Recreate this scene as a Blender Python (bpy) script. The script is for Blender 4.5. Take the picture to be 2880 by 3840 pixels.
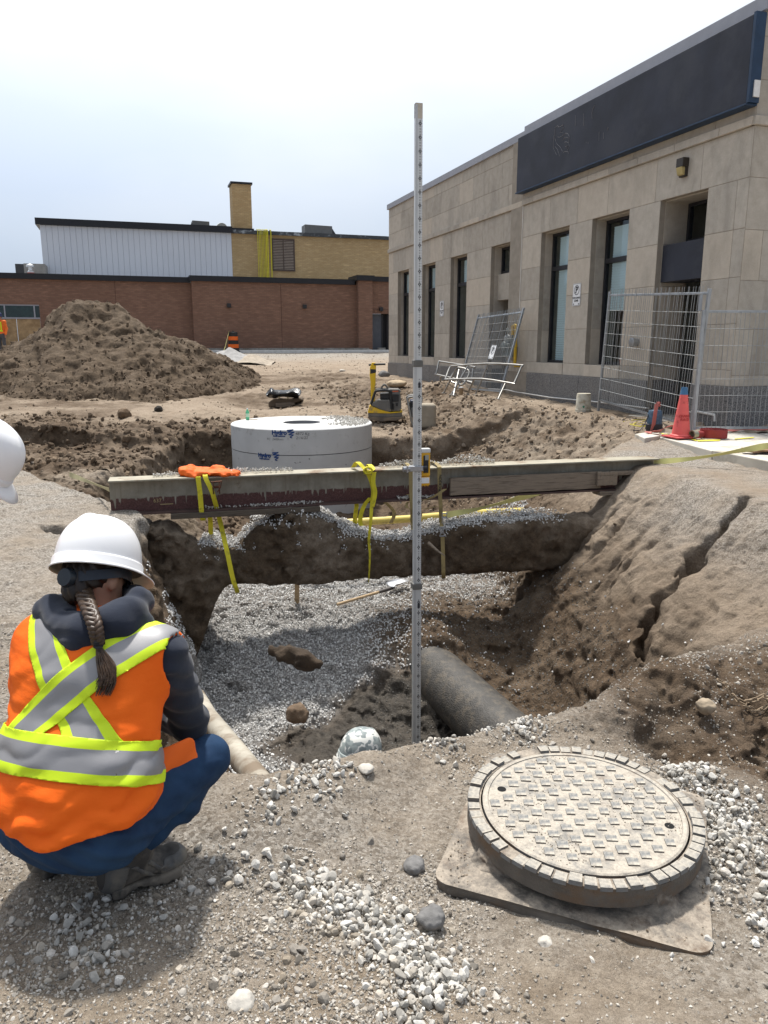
import bpy, bmesh, math, random, numpy as np
from mathutils import Vector, Matrix, Euler, Quaternion
random.seed(7); np.random.seed(7)
for o in list(bpy.data.objects): bpy.data.objects.remove(o)
SC = bpy.context.scene
COL = SC.collection
# ------------------------------------------------------------------ camera
PITCH = math.radians(12.31)
cd = bpy.data.cameras.new('camera'); cam = bpy.data.objects.new('camera', cd); COL.objects.link(cam)
cam.location = (0, 0, 1.65); cam.rotation_euler = (math.radians(90) - PITCH, 0, 0)
cd.sensor_fit = 'VERTICAL'; cd.sensor_height = 36; cd.sensor_width = 27; cd.lens = 27.07
cd.clip_start = 0.05; cd.clip_end = 2000
SC.camera = cam
# ------------------------------------------------------------------ sky, sun, exposure
SUN_AZ, SUN_EL = math.radians(-14), math.radians(67)      # azimuth from +Y towards +X
w = bpy.data.worlds.new('World'); SC.world = w; w.use_nodes = True
nt = w.node_tree; nt.nodes.clear()
sky = nt.nodes.new('ShaderNodeTexSky'); sky.sky_type = 'NISHITA'; sky.sun_disc = False
sky.sun_elevation = SUN_EL; sky.sun_rotation = SUN_AZ; sky.dust_density = 3.0; sky.air_density = 1.0; sky.ozone_density = 1.0
tc = nt.nodes.new('ShaderNodeTexCoord')
nz = nt.nodes.new('ShaderNodeTexNoise'); nz.inputs['Scale'].default_value = 1.6; nz.inputs['Detail'].default_value = 5; nz.inputs['Roughness'].default_value = .5
mp = nt.nodes.new('ShaderNodeMapping'); mp.inputs['Scale'].default_value = (1, 1, 2.2); mp.inputs['Location'].default_value = (3.1, .4, .7)
nt.links.new(tc.outputs['Generated'], mp.inputs[0]); nt.links.new(mp.outputs[0], nz.inputs['Vector'])
# thin cloud, brighter towards the veiled sun
sd = nt.nodes.new('ShaderNodeVectorMath'); sd.operation = 'DOT_PRODUCT'
sd.inputs[1].default_value = (math.sin(SUN_AZ)*math.cos(SUN_EL), math.cos(SUN_AZ)*math.cos(SUN_EL), math.sin(SUN_EL))
nt.links.new(tc.outputs['Generated'], sd.inputs[0])
au = nt.nodes.new('ShaderNodeMapRange'); au.inputs[1].default_value = .36; au.inputs[2].default_value = .80; au.inputs[3].default_value = 4.8; au.inputs[4].default_value = 13.0
nt.links.new(sd.outputs['Value'], au.inputs[0])
cl = nt.nodes.new('ShaderNodeMix'); cl.data_type = 'RGBA'
cl.inputs[6].default_value = (.57, .70, .92, 1); cl.inputs[7].default_value = (.94, .97, 1.0, 1)
cm = nt.nodes.new('ShaderNodeMapRange'); cm.inputs[1].default_value = .35; cm.inputs[2].default_value = .62
nt.links.new(nz.outputs['Fac'], cm.inputs[0])
cg = nt.nodes.new('ShaderNodeMapRange'); cg.inputs[1].default_value = .40; cg.inputs[2].default_value = .72; nt.links.new(sd.outputs['Value'], cg.inputs[0])
ca = nt.nodes.new('ShaderNodeMath'); ca.operation = 'MULTIPLY_ADD'; ca.inputs[1].default_value = .45; ca.use_clamp = True; nt.links.new(cm.outputs[0], ca.inputs[0])
ch_ = nt.nodes.new('ShaderNodeMath'); ch_.operation = 'MULTIPLY'; ch_.inputs[1].default_value = .75; nt.links.new(cg.outputs[0], ch_.inputs[0]); nt.links.new(ch_.outputs[0], ca.inputs[2]); nt.links.new(ca.outputs[0], cl.inputs[0])
cs = nt.nodes.new('ShaderNodeVectorMath'); cs.operation = 'SCALE'
nt.links.new(cl.outputs[2], cs.inputs[0]); nt.links.new(au.outputs[0], cs.inputs['Scale'])
mx = nt.nodes.new('ShaderNodeMix'); mx.data_type = 'RGBA'; mx.inputs[0].default_value = .8
nt.links.new(sky.outputs[0], mx.inputs[6]); nt.links.new(cs.outputs[0], mx.inputs[7])
bg = nt.nodes.new('ShaderNodeBackground'); bg.inputs[1].default_value = .10
wo = nt.nodes.new('ShaderNodeOutputWorld')
nt.links.new(mx.outputs[2], bg.inputs[0]); nt.links.new(bg.outputs[0], wo.inputs[0])
sl = bpy.data.lights.new('sun', 'SUN'); so = bpy.data.objects.new('sun', sl); COL.objects.link(so)
sl.energy = 4.2; sl.angle = math.radians(4); sl.color = (1, .96, .9)
so.rotation_euler = (math.radians(90) - SUN_EL, 0, math.pi - SUN_AZ)
SC.view_settings.view_transform = 'Standard'; SC.view_settings.look = 'None'
SC.view_settings.exposure = 0.42; SC.view_settings.gamma = 1.0; SC.view_settings.use_curve_mapping = False
SC.render.resolution_x = 768; SC.render.resolution_y = 1024

# ------------------------------------------------------------------ pixel (of the 2880 x 3840 photo) -> point
FPX = 2887.5
CAM = np.array([0, 0, 1.65])
def ray(px, py):
    u = (px-1440)/FPX; v = (1920-py)/FPX
    return np.array([u, math.cos(PITCH)+v*math.sin(PITCH), v*math.cos(PITCH)-math.sin(PITCH)])
def atY(px, py, Y): d = ray(px, py); return CAM + d*(Y/d[1])
def atZ(px, py, z): d = ray(px, py); return CAM + d*((z-1.65)/d[2])
def W(vx, vy, Y): return atY(vx*1.736, vy*1.736, Y)          # coordinates of the 1659 x 2212 view
AZ = math.radians(17.95)
FD = np.array([-math.sin(AZ), math.cos(AZ), 0]); FN = np.array([-math.cos(AZ), -math.sin(AZ), 0])
P0 = atZ(2733, 1595, .40)                                     # near corner of the stone building
BD = np.array([math.cos(AZ), math.sin(AZ), 0]); BN = np.array([math.sin(AZ), -math.cos(AZ), 0])
B0 = atY(1395, 1310, 43.0)                                    # reference point on the far brick wall
def facade(t, s, z): return P0 + FD*t + FN*s + np.array([0, 0, z])

# ------------------------------------------------------------------ numpy noise
_T = {}
def _tab(seed):
    if seed not in _T: _T[seed] = np.random.RandomState(seed).rand(32, 32, 32).astype(np.float32)
    return _T[seed]
def vnoise(x, y, z, seed=0):
    t = _tab(seed).ravel()
    xi = np.floor(x); yi = np.floor(y); zi = np.floor(z)
    fx = (x-xi).astype(np.float32); fy = (y-yi).astype(np.float32); fz = (z-zi).astype(np.float32)
    fx = fx*fx*(3-2*fx); fy = fy*fy*(3-2*fy); fz = fz*fz*(3-2*fz)
    xi = xi.astype(np.int32) & 31; yi = yi.astype(np.int32) & 31; zi = zi.astype(np.int32) & 31
    x1 = ((xi+1) & 31) << 10; y1 = ((yi+1) & 31) << 5; z1 = (zi+1) & 31; x0 = xi << 10; y0 = yi << 5
    def L(a, b, f): return a+(b-a)*f
    return L(L(L(t[x0+y0+zi], t[x1+y0+zi], fx), L(t[x0+y1+zi], t[x1+y1+zi], fx), fy),
             L(L(t[x0+y0+z1], t[x1+y0+z1], fx), L(t[x0+y1+z1], t[x1+y1+z1], fx), fy), fz)*2-1
def fbm(x, y, z, f, octv=3, seed=0, gain=.5):
    a = 1.; s = 0.; r = 0.
    for i in range(octv):
        r = r+a*vnoise(x*f+i*7.3, y*f+i*3.1, z*f+i*5.7, seed+i); s += a; a *= gain; f *= 2.07
    return r/s
def sst(a, b, x):
    t = np.clip((x-a)/(b-a), 0, 1); return t*t*(3-2*t)
def gauss(x, y, cx, cy, r): return np.exp(-((x-cx)**2+(y-cy)**2)/(r*r))
def smin(a, b, k): h = np.clip(.5+.5*(b-a)/k, 0, 1); return b*(1-h)+a*h-k*h*(1-h)
def smax(a, b, k): return -smin(-a, -b, k)

# ------------------------------------------------------------------ surface nets
def surface_nets(F, org, h):
    """F: field on a grid, solid where F < 0. Returns verts, quads (outward)."""
    S = F < 0
    c = np.zeros(tuple(n-1 for n in F.shape), np.int8)
    for i in (0, 1):
        for j in (0, 1):
            for k in (0, 1):
                c += S[i:F.shape[0]-1+i, j:F.shape[1]-1+j, k:F.shape[2]-1+k]
    act = (c > 0) & (c < 8)
    idx = np.argwhere(act)
    ids = np.full(act.shape, -1, np.int32); ids[act] = np.arange(len(idx))
    corner = {}
    for i in (0, 1):
        for j in (0, 1):
            for k in (0, 1):
                corner[i, j, k] = F[idx[:, 0]+i, idx[:, 1]+j, idx[:, 2]+k].astype(np.float32)
    acc = np.zeros((len(idx), 3), np.float32); cnt = np.zeros(len(idx), np.float32)
    for a in corner:
        for ax in range(3):
            if a[ax] == 1: continue
            b = list(a); b[ax] = 1; b = tuple(b)
            fa, fb = corner[a], corner[b]
            m = (fa < 0) != (fb < 0)
            t = np.where(m, fa/np.where(m, fa-fb, 1), 0)
            p = np.tile(np.array(a, np.float32), (len(idx), 1)); p[:, ax] = t
            acc[m] += p[m]; cnt[m] += 1
    v = (idx+acc/np.maximum(cnt, 1)[:, None])*h+np.array(org)
    quads = []
    for ax in range(3):
        a, b = [(1, 2), (2, 0), (0, 1)][ax]
        sl0 = [slice(None)]*3; sl1 = [slice(None)]*3; sl0[ax] = slice(0, -1); sl1[ax] = slice(1, None)
        s0 = S[tuple(sl0)]; s1 = S[tuple(sl1)]
        e = np.argwhere(s0 != s1)
        ok = (e[:, a] > 0) & (e[:, b] > 0) & (e[:, a] < F.shape[a]-1) & (e[:, b] < F.shape[b]-1)
        e = e[ok]
        if not len(e): continue
        fl = s0[e[:, 0], e[:, 1], e[:, 2]]
        def g(da, db):
            q = e.copy(); q[:, a] -= da; q[:, b] -= db
            return ids[q[:, 0], q[:, 1], q[:, 2]]
        q = np.stack([g(1, 1), g(0, 1), g(0, 0), g(1, 0)], 1)
        q[~fl] = q[~fl][:, ::-1]
        quads.append(q)
    return v, np.concatenate(quads)

# ------------------------------------------------------------------ mesh helpers
def mesh_np(name, v, f, smooth=True):
    """v (n,3), f (m,3|4) numpy -> mesh"""
    me = bpy.data.meshes.new(name); n = f.shape[1]
    me.vertices.add(len(v)); me.vertices.foreach_set('co', np.ascontiguousarray(v, np.float32).ravel())
    me.loops.add(f.size); me.loops.foreach_set('vertex_index', np.ascontiguousarray(f, np.int32).ravel())
    me.polygons.add(len(f)); me.polygons.foreach_set('loop_start', np.arange(0, f.size, n, dtype=np.int32))
    me.polygons.foreach_set('use_smooth', np.full(len(f), smooth, bool))
    me.update(calc_edges=True); return me
def link(name, me, mats=(), parent=None, kind=None, loc=None, rot=None, scale=None):
    o = bpy.data.objects.new(name, me); COL.objects.link(o)
    if me is not None and mats:
        for m in (mats if isinstance(mats, (list, tuple)) else [mats]):
            if len(me.materials) < (len(mats) if isinstance(mats, (list, tuple)) else 1): me.materials.append(m)
    if parent is not None: o.parent = parent
    if kind: o['kind'] = kind
    if loc is not None: o.location = loc
    if rot is not None: o.rotation_euler = rot
    if scale is not None: o.scale = scale
    return o
def tag(o, label, cat, group=None):
    o['label'] = label; o['category'] = cat
    if group: o['group'] = group
    return o
def empty(name, label, cat, loc=(0, 0, 0), rz=0, group=None):
    o = bpy.data.objects.new(name, None); COL.objects.link(o); o.empty_display_size = .1
    o.location = loc; o.rotation_euler = (0, 0, rz); return tag(o, label, cat, group)
def copy_tree(o, parent=None):
    c = o.copy(); COL.objects.link(c); c.parent = parent
    for ch in list(o.children): copy_tree(ch, c)
    return c
class MB:
    def __init__(s): s.v = []; s.f = []; s.m = []
    def add(s, vs, fs, m=0):
        b = len(s.v); s.v += [tuple(map(float, p)) for p in vs]
        s.f += [tuple(i+b for i in f) for f in fs]; s.m += [m]*len(fs); return s
    def box(s, c, d, rot=None, m=0):
        x, y, z = d[0]/2, d[1]/2, d[2]/2
        vs = [Vector((i*x, j*y, k*z)) for i in (-1, 1) for j in (-1, 1) for k in (-1, 1)]
        if rot is not None: vs = [rot @ v for v in vs]
        c = Vector(c)
        return s.add([v+c for v in vs], [(0, 1, 3, 2), (4, 6, 7, 5), (0, 4, 5, 1), (2, 3, 7, 6), (0, 2, 6, 4), (1, 5, 7, 3)], m)
    def bx(s, x0, x1, y0, y1, z0, z1, m=0):
        return s.box(((x0+x1)/2, (y0+y1)/2, (z0+z1)/2), (abs(x1-x0), abs(y1-y0), abs(z1-z0)), None, m)
    def tube(s, pts, r, seg=8, closed=False, m=0, caps=True):
        pts = [Vector(p) for p in pts]; n = len(pts)
        rs = r if isinstance(r, (list, tuple)) else [r]*n
        up = None; rings = []
        for i in range(n):
            a = pts[i-1] if (i > 0 or closed) else pts[i]
            b = pts[(i+1) % n] if (i < n-1 or closed) else pts[i]
            d = (b-a).normalized()
            if up is None: up = Vector((0, 0, 1)) if abs(d.z) < .9 else Vector((1, 0, 0))
            u = d.cross(up)
            if u.length < 1e-4: u = d.cross(Vector((0, 1, 0)))
            u.normalize(); up = u.cross(d).normalized()
            rings.append([pts[i]+(u*math.cos(t)+up*math.sin(t))*rs[i] for t in [2*math.pi*k/seg for k in range(seg)]])
        vs = [p for R in rings for p in R]; fs = []
        for i in range(n if closed else n-1):
            j = (i+1) % n
            for k in range(seg):
                fs.append((i*seg+k, i*seg+(k+1) % seg, j*seg+(k+1) % seg, j*seg+k))
        if caps and not closed:
            fs.append(tuple(range(seg))[::-1]); fs.append(tuple((n-1)*seg+k for k in range(seg)))
        return s.add(vs, fs, m)
    def lathe(s, prof, c=(0, 0, 0), seg=24, m=0, rot=None, closed=False):
        """prof: list of (r, z), revolved about z"""
        vs = []; c = Vector(c)
        for r, z in prof:
            for k in range(seg):
                p = Vector((r*math.cos(2*math.pi*k/seg), r*math.sin(2*math.pi*k/seg), z))
                if rot is not None: p = rot @ p
                vs.append(p+c)
        fs = []; n = len(prof)
        for i in range(n if closed else n-1):
            j = (i+1) % n
            for k in range(seg):
                fs.append((i*seg+k, i*seg+(k+1) % seg, j*seg+(k+1) % seg, j*seg+k))
        if not closed:
            if prof[0][0] > 1e-4: fs.append(tuple(range(seg))[::-1])
            if prof[-1][0] > 1e-4: fs.append(tuple((n-1)*seg+k for k in range(seg)))
        return s.add(vs, fs, m)
    def prism(s, poly, ax, lo, hi, m=0, f=None):
        """poly of 2D points extruded along axis ax (0,1,2) from lo to hi"""
        n = len(poly); vs = []
        for h in (lo, hi):
            for p in poly:
                q = list(p); q.insert(ax, h); vs.append(f(q) if f else q)
        fs = [tuple(range(n))[::-1], tuple(range(n, 2*n))]
        for k in range(n): fs.append((k, (k+1) % n, n+(k+1) % n, n+k))
        return s.add(vs, fs, m)
    def ribbon(s, pts, wv, th, m=0):
        """strap: pts, width vector(s) (full width), thickness"""
        pts = [Vector(p) for p in pts]; n = len(pts)
        ws = [Vector(q) for q in wv] if hasattr(wv[0], '__len__') else [Vector(wv)]*n
        vs = []
        for i in range(n):
            d = (pts[min(i+1, n-1)]-pts[max(i-1, 0)]).normalized()
            nn = d.cross(ws[i]); nn = nn.normalized()*th/2 if nn.length > 1e-6 else Vector((0, th/2, 0))
            for a, b in ((-1, -1), (1, -1), (1, 1), (-1, 1)): vs.append(pts[i]+ws[i]*.5*a+nn*b)
        fs = [(0, 1, 2, 3), tuple((n-1)*4+k for k in (3, 2, 1, 0))]
        for i in range(n-1):
            for k in range(4): fs.append((i*4+k, (i+1)*4+k, (i+1)*4+(k+1) % 4, i*4+(k+1) % 4))
        return s.add(vs, fs, m)
    def mesh(s, name, smooth=None):
        me = bpy.data.meshes.new(name); me.from_pydata(s.v, [], s.f); me.update()
        bm = bmesh.new(); bm.from_mesh(me); bmesh.ops.recalc_face_normals(bm, faces=bm.faces); bm.to_mesh(me); bm.free()
        me.polygons.foreach_set('material_index', s.m)
        if smooth:
            me.polygons.foreach_set('use_smooth', [True]*len(me.polygons)); me.set_sharp_from_angle(angle=math.radians(smooth))
        return me
    def build(s, name, mats, parent=None, smooth=None, kind=None, bevel=None, **kw):
        o = link(name, s.mesh(name, smooth), mats, parent, kind, **kw)
        if bevel:
            b = o.modifiers.new('bevel', 'BEVEL'); b.width = bevel; b.segments = 2; b.limit_method = 'ANGLE'
        return o
def text_mesh(txt, size, depth=.001, bold=0.0, align='CENTER', shear=0):
    cu = bpy.data.curves.new('t', 'FONT'); cu.body = txt; cu.size = size; cu.extrude = depth; cu.offset = bold
    cu.align_x = align; cu.align_y = 'CENTER'; cu.shear = shear; cu.resolution_u = 3; cu.space_line = .95
    o = bpy.data.objects.new('t', cu); COL.objects.link(o)
    dg = bpy.context.evaluated_depsgraph_get(); me = bpy.data.meshes.new_from_object(o.evaluated_get(dg))
    bpy.data.objects.remove(o); bpy.data.curves.remove(cu); return me

# ------------------------------------------------------------------ materials
def newmat(name):
    m = bpy.data.materials.new(name); m.use_nodes = True; n = m.node_tree.nodes
    return m, m.node_tree, n['Principled BSDF']
def rgb(c): return (c[0], c[1], c[2], 1)
class NT:
    """small node-building helper"""
    def __init__(s, t): s.t = t
    def n(s, typ, **kw):
        x = s.t.nodes.new(typ)
        for k, v in kw.items():
            if k.startswith('_'): setattr(x, k[1:], v)
            else:
                key = k if k in x.inputs else (int(k[1:]) if k[0] == 'i' and k[1:].isdigit() else k.replace('_', ' '))
                if hasattr(v, 'is_linked') or isinstance(v, bpy.types.NodeSocket): s.t.links.new(v, x.inputs[key])
                else: x.inputs[key].default_value = v
        return x
    def math(s, op, a, b=0., clamp=False):
        x = s.t.nodes.new('ShaderNodeMath'); x.operation = op; x.use_clamp = clamp
        for i, v in enumerate((a, b)):
            if isinstance(v, bpy.types.NodeSocket): s.t.links.new(v, x.inputs[i])
            else: x.inputs[i].default_value = v
        return x.outputs[0]
    def mix(s, f, a, b, mode='MIX'):
        x = s.t.nodes.new('ShaderNodeMix'); x.data_type = 'RGBA'; x.blend_type = mode
        for i, v in ((0, f), (6, a), (7, b)):
            if isinstance(v, bpy.types.NodeSocket): s.t.links.new(v, x.inputs[i])
            else: x.inputs[i].default_value = v if i == 0 else rgb(v)
        return x.outputs[2]
    def ramp(s, f, lo, hi, a=0., b=1.):
        x = s.t.nodes.new('ShaderNodeMapRange'); s.t.links.new(f, x.inputs[0])
        for i, v in enumerate((lo, hi, a, b)): x.inputs[i+1].default_value = v
        return x.outputs[0]
    def noise(s, vec, scale, det=4, rough=.55, dist=0):
        x = s.t.nodes.new('ShaderNodeTexNoise'); x.inputs['Scale'].default_value = scale; x.inputs['Detail'].default_value = det
        x.inputs['Roughness'].default_value = rough; x.inputs['Distortion'].default_value = dist
        if vec is not None: s.t.links.new(vec, x.inputs['Vector'])
        return x.outputs['Fac']
    def voro(s, vec, scale, feat='F1', out='Distance'):
        x = s.t.nodes.new('ShaderNodeTexVoronoi'); x.feature = feat; x.inputs['Scale'].default_value = scale
        if vec is not None: s.t.links.new(vec, x.inputs['Vector'])
        return x.outputs[out]
    def bump(s, h, strength, dist, nrm=None):
        x = s.t.nodes.new('ShaderNodeBump'); x.inputs['Strength'].default_value = strength; x.inputs['Distance'].default_value = dist
        s.t.links.new(h, x.inputs['Height'])
        if nrm is not None: s.t.links.new(nrm, x.inputs['Normal'])
        return x.outputs[0]
    def obj(s): return s.t.nodes.new('ShaderNodeTexCoord').outputs['Object']
    def attr(s, name):
        x = s.t.nodes.new('ShaderNodeAttribute'); x.attribute_name = name; return x.outputs['Fac']
def M(name, col, rough=.7, metal=0., var=.12, scale=6., bump=.15, bscale=80., bdist=.003, dirt=None, dirtamt=0., dscale=3., rnd=0., spec=.4, stretch=None):
    m, t, p = newmat(name); N = NT(t); v = N.obj()
    if stretch:
        mpn = N.n('ShaderNodeMapping', _vector_type='POINT', Vector=v); mpn.inputs['Scale'].default_value = stretch; v = mpn.outputs[0]
    f = N.noise(v, scale)
    c = N.mix(N.ramp(f, .3, .7), tuple(x*(1-var) for x in col), tuple(min(1, x*(1+var)) for x in col))
    if dirt is not None:
        g = N.ramp(N.noise(v, dscale, 6, .65), .62-dirtamt*.35, .72-dirtamt*.2)
        c = N.mix(g, c, dirt)
    if rnd:
        oi = t.nodes.new('ShaderNodeObjectInfo'); c = N.mix(1., c, (1, 1, 1), 'MULTIPLY')
        hs = N.n('ShaderNodeHueSaturation', Color=c); t.links.new(N.ramp(oi.outputs['Random'], 0, 1, 1-rnd, 1+rnd), hs.inputs['Value']); c = hs.outputs[0]
    t.links.new(c, p.inputs['Base Color'])
    p.inputs['Roughness'].default_value = rough; p.inputs['Metallic'].default_value = metal; p.inputs['Specular IOR Level'].default_value = spec
    if bump: t.links.new(N.bump(N.noise(v, bscale, 3), bump, bdist), p.inputs['Normal'])
    return m
# ================================================================== GROUND
RIMX = np.array([-9, -2.0, -1.3, -.8, -.45, .18, .9, 1.35, 2.2, 3.5, 9]); RIMY = np.array([5, 3.5, 3.1, 2.75, 2.72, 3.0, 3.3, 3.75, 4.2, 5.0, 8])
def coords(x, y):
    s = (x-P0[0])*FN[0]+(y-P0[1])*FN[1]; t = (x-P0[0])*FD[0]+(y-P0[1])*FD[1]
    q = (x-B0[0])*BN[0]+(y-B0[1])*BN[1]
    return s, t, q
def base_h(x, y):
    s, t, q = coords(x, y)
    site = -.12*sst(10.5, 13.5, y)-.18*sst(17.8, 15.2, y)*sst(10.5, 13.5, y)*sst(-5, -3.5, x)
    b = smax(1.32-.0565*np.maximum(q, 0), site, .25)
    b = b+.24*sst(1.9, 3.3, x)*sst(3.6, 5.5, y)*sst(13.5, 11.5, y)
    ap = .36+.012*np.clip(t, 0, 17)
    wa = sst(3.1, 1.25, s)*sst(-2.5, 0., t)*sst(20.5, 17, t)
    b = b*(1-wa)+ap*wa
    # berms, ruts and dips near the camera
    rim = np.interp(x, RIMX, RIMY)
    b = b+.06*np.exp(-((y-rim+.18)/.22)**2)*sst(-1, -.3, x)*sst(3.2, 2.2, x)
    b = b-.20*gauss(x, y, 1.75, 3.15, .42)-.17*gauss(x, y, 1.22, 3.08, .16)-.12*gauss(x, y, 2.3, 2.7, .5)+.07*gauss(x, y, 1.45, 3.55, .16)
    b = b-.10*gauss(x, y, .7, 2.35, .62)+.06*gauss(x, y, 1.35, 2.75, .18)+.03*gauss(x, y, 1.7, 2.0, .4)
    dm_ = np.hypot(x-.69, y-2.40); wm = sst(.95, .58, dm_); b = b*(1-wm)-.066*wm
    # pits and heaps further off
    b = b-.35*gauss(x, y, .2, 22.5, 1.5)+.28*gauss(x, y, -1.6, 22.6, .8)-.25*gauss(x, y, -3.2, 20.6, 1.0)+.25*gauss(x, y, 1.6, 20.6, .9)
    b = b+.22*gauss(x, y, -6.5, 14.6, .9)+.16*gauss(x, y, -4.6, 15.4, .7)-.2*gauss(x, y, -5.4, 16.6, .9)
    return b
def cavity_h(x, y):
    s, t, q = coords(x, y)
    fl = -1.97+.50*sst(6.8, 9.6, y)+.30*gauss(x, y, .35, 8.15, .75)+.50*gauss(x, y, .42, 7.55, .48)+.16*gauss(x, y, -1.0, 5.6, .7)+.1*gauss(x, y, -1.3, 8.2, .8)-.3*gauss(x, y, .05, 4.6, .7)
    rim = np.interp(x, RIMX, RIMY)
    near = .02-2.7*(y-rim)*.86
    d1 = (x+2.3)*.728+(y-7.4)*.685; d2 = (x+2.42)*.978+(y-7.4)*.211
    k2 = 1.5+2.2*sst(5.0, 7.0, y)
    left = np.minimum(-1.0*d1, -k2*d2)
    lip = (-.45+.30*(d1-.5))                                 # rough dirt shelf left of the chamber
    left = np.where(d2 < d1, np.maximum(left, np.minimum(lip*sst(-3.3, -4.3, x)-3*(1-sst(-3.3, -4.3, x)), -.25)), left)
    zs = -1.9+.97*((x-1.25)*.985+(y-6.7)*.17)
    dz_ = (x-1.25)*.985+(y-6.7)*.17; zs = smin(zs, -1.95+1.65*(dz_-.35), .12)
    zs = zs+.10*np.sin((x*.35-y)*3.1+1)*.35
    bank = .36+.012*np.clip(t, 0, 17)-.60*(s-1.2)
    wr = sst(9.6, 12.2, y); right = zs*(1-wr)+bank*wr
    ye = 14.35+1.05*sst(-4.5, -3.5, x)
    kf = .45+2.3*sst(-4.3, -3.4, x)
    far = -.2+kf*(y-ye)
    far = np.where(y > ye, .2+4*(y-ye), far)
    c = smax(fl, near, .12); c = smax(c, left, .10); c = smax(c, right, .18); c = smax(c, far, .12)
    return c
CRACK = [(1620, 1068), (1585, 1105), (1540, 1150), (1500, 1190), (1480, 1235), (1425, 1290), (1395, 1345), (1385, 1420)]
def slope_pt(vx, vy):
    d = ray(vx*1.736, vy*1.736)
    lo, hi = 3., 12.
    for _ in range(40):
        mid = (lo+hi)/2; p = CAM+d*(mid/d[1])
        h = min(float(base_h(np.array(p[0]), np.array(p[1]))), float(cavity_h(np.array(p[0]), np.array(p[1]))))
        if p[2] > h: lo = mid
        else: hi = mid
    return p
CRK = [slope_pt(*c)[:2] for c in CRACK]
MARKS = [((1310, 1120), (1180, 1245)), ((1440, 1135), (1290, 1290)), ((1270, 1110), (1070, 1330)), ((1395, 1150), (1255, 1330)), ((1330, 1062), (1095, 1300)), ((1288, 1080), (1130, 1255)), ((1380, 1090), (1200, 1290)), ((1415, 1120), (1250, 1300)), ((1360, 1072), (1160, 1275))]
MRK = [(slope_pt(*a)[:2], slope_pt(*b)[:2]) for a, b in MARKS]
def segd(x, y, a, b):
    dx, dy = b[0]-a[0], b[1]-a[1]; L = dx*dx+dy*dy
    u = np.clip(((x-a[0])*dx+(y-a[1])*dy)/L, 0, 1)
    return np.hypot(x-a[0]-u*dx, y-a[1]-u*dy), u
def H2(x, y):
    b = base_h(x, y); c = cavity_h(x, y)
    h = smin(b, c, .05)
    near = (x > .5) & (x < 5) & (y > 3.5) & (y < 11)
    if near.any():
        xs, ys = x[near], y[near]; dd = np.full(xs.shape, 9.); ww = np.full(xs.shape, .1)
        for i in range(len(CRK)-1):
            d, u = segd(xs, ys, CRK[i], CRK[i+1]); d = d+.03*np.sin(xs*17+ys*23)+.05*fbm(xs, ys, xs*0, 5.5, 3, 251)
            wdt = [.035, .07, .085, .065, .045, .05, .045][i]
            m = d < dd; dd = np.where(m, d, dd); ww = np.where(m, wdt, ww)
        cut = .55*np.exp(-(dd/ww)**4)
        ac = -xs*.17+ys*.985; al = xs*.985+ys*.17; cut = cut+.030*(fbm(ac*9, al*.9, ac*0, 1., 3, 231)+.3)*sst(1.4, 2.2, xs)*sst(10.5, 9.5, ys)
        for a, b2 in MRK:
            d, u = segd(xs, ys, a, b2); d = d+.012*np.sin(u*19+a[0]*7); cut = cut+.11*np.exp(-(d/.032)**2)*sst(0, .1, u)*sst(1, .85, u)
        h[near] -= cut
    # collapse hole in the left bank, and the soil lip round it
    d, u = segd(x, y, (-3.05, 6.95), (-2.25, 6.35))
    h = h-.75*np.exp(-(d/(.05+.14*u))**4)*(y < 8)
    return h
def amp(x, y):
    """roughness of the soil: compact surface -> torn dirt"""
    b = base_h(x, y); c = cavity_h(x, y)
    a = .014+.06*sst(.02, .35, b-c)
    a = a+.045*gauss(x, y, 1.75, 3.2, .5)+.03*gauss(x, y, 1.3, 3.45, .35)+.02*sst(1.3, 2, x)*sst(2.6, 3.1, y)*sst(5, 4, y)
    s, t, q = coords(x, y)
    a = a+.05*sst(13.2, 15, y)*sst(-2.5, -4, x)*sst(19, 16, y)+(.02+.05*np.clip(fbm(x, y, x*0, .5, 3, 241)+.1, 0, 1))*sst(10, 12, y)*sst(30, 25, y)+.055*sst(1.0, 1.8, s)*sst(12, 13, y)*sst(4.2, 3, s)
    a = a+.05*sst(11.4, 12.2, y)*sst(16.5, 15, y)*sst(-2.4, -3.4, x)+.05*gauss(x, y, -.15, 6.6, 1.0)*(c < -1.2)
    rs_ = sst(1.3, 2.1, x)*sst(11.5, 10, y)*sst(3.9, 4.6, y)*sst(-1.25, -.7, c)
    a = a+.018*sst(-1.4, -2.2, x)*sst(3, 4, y)*sst(11.3, 10.5, y)
    return np.minimum(a, .10)*(1-.35*rs_)
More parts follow.
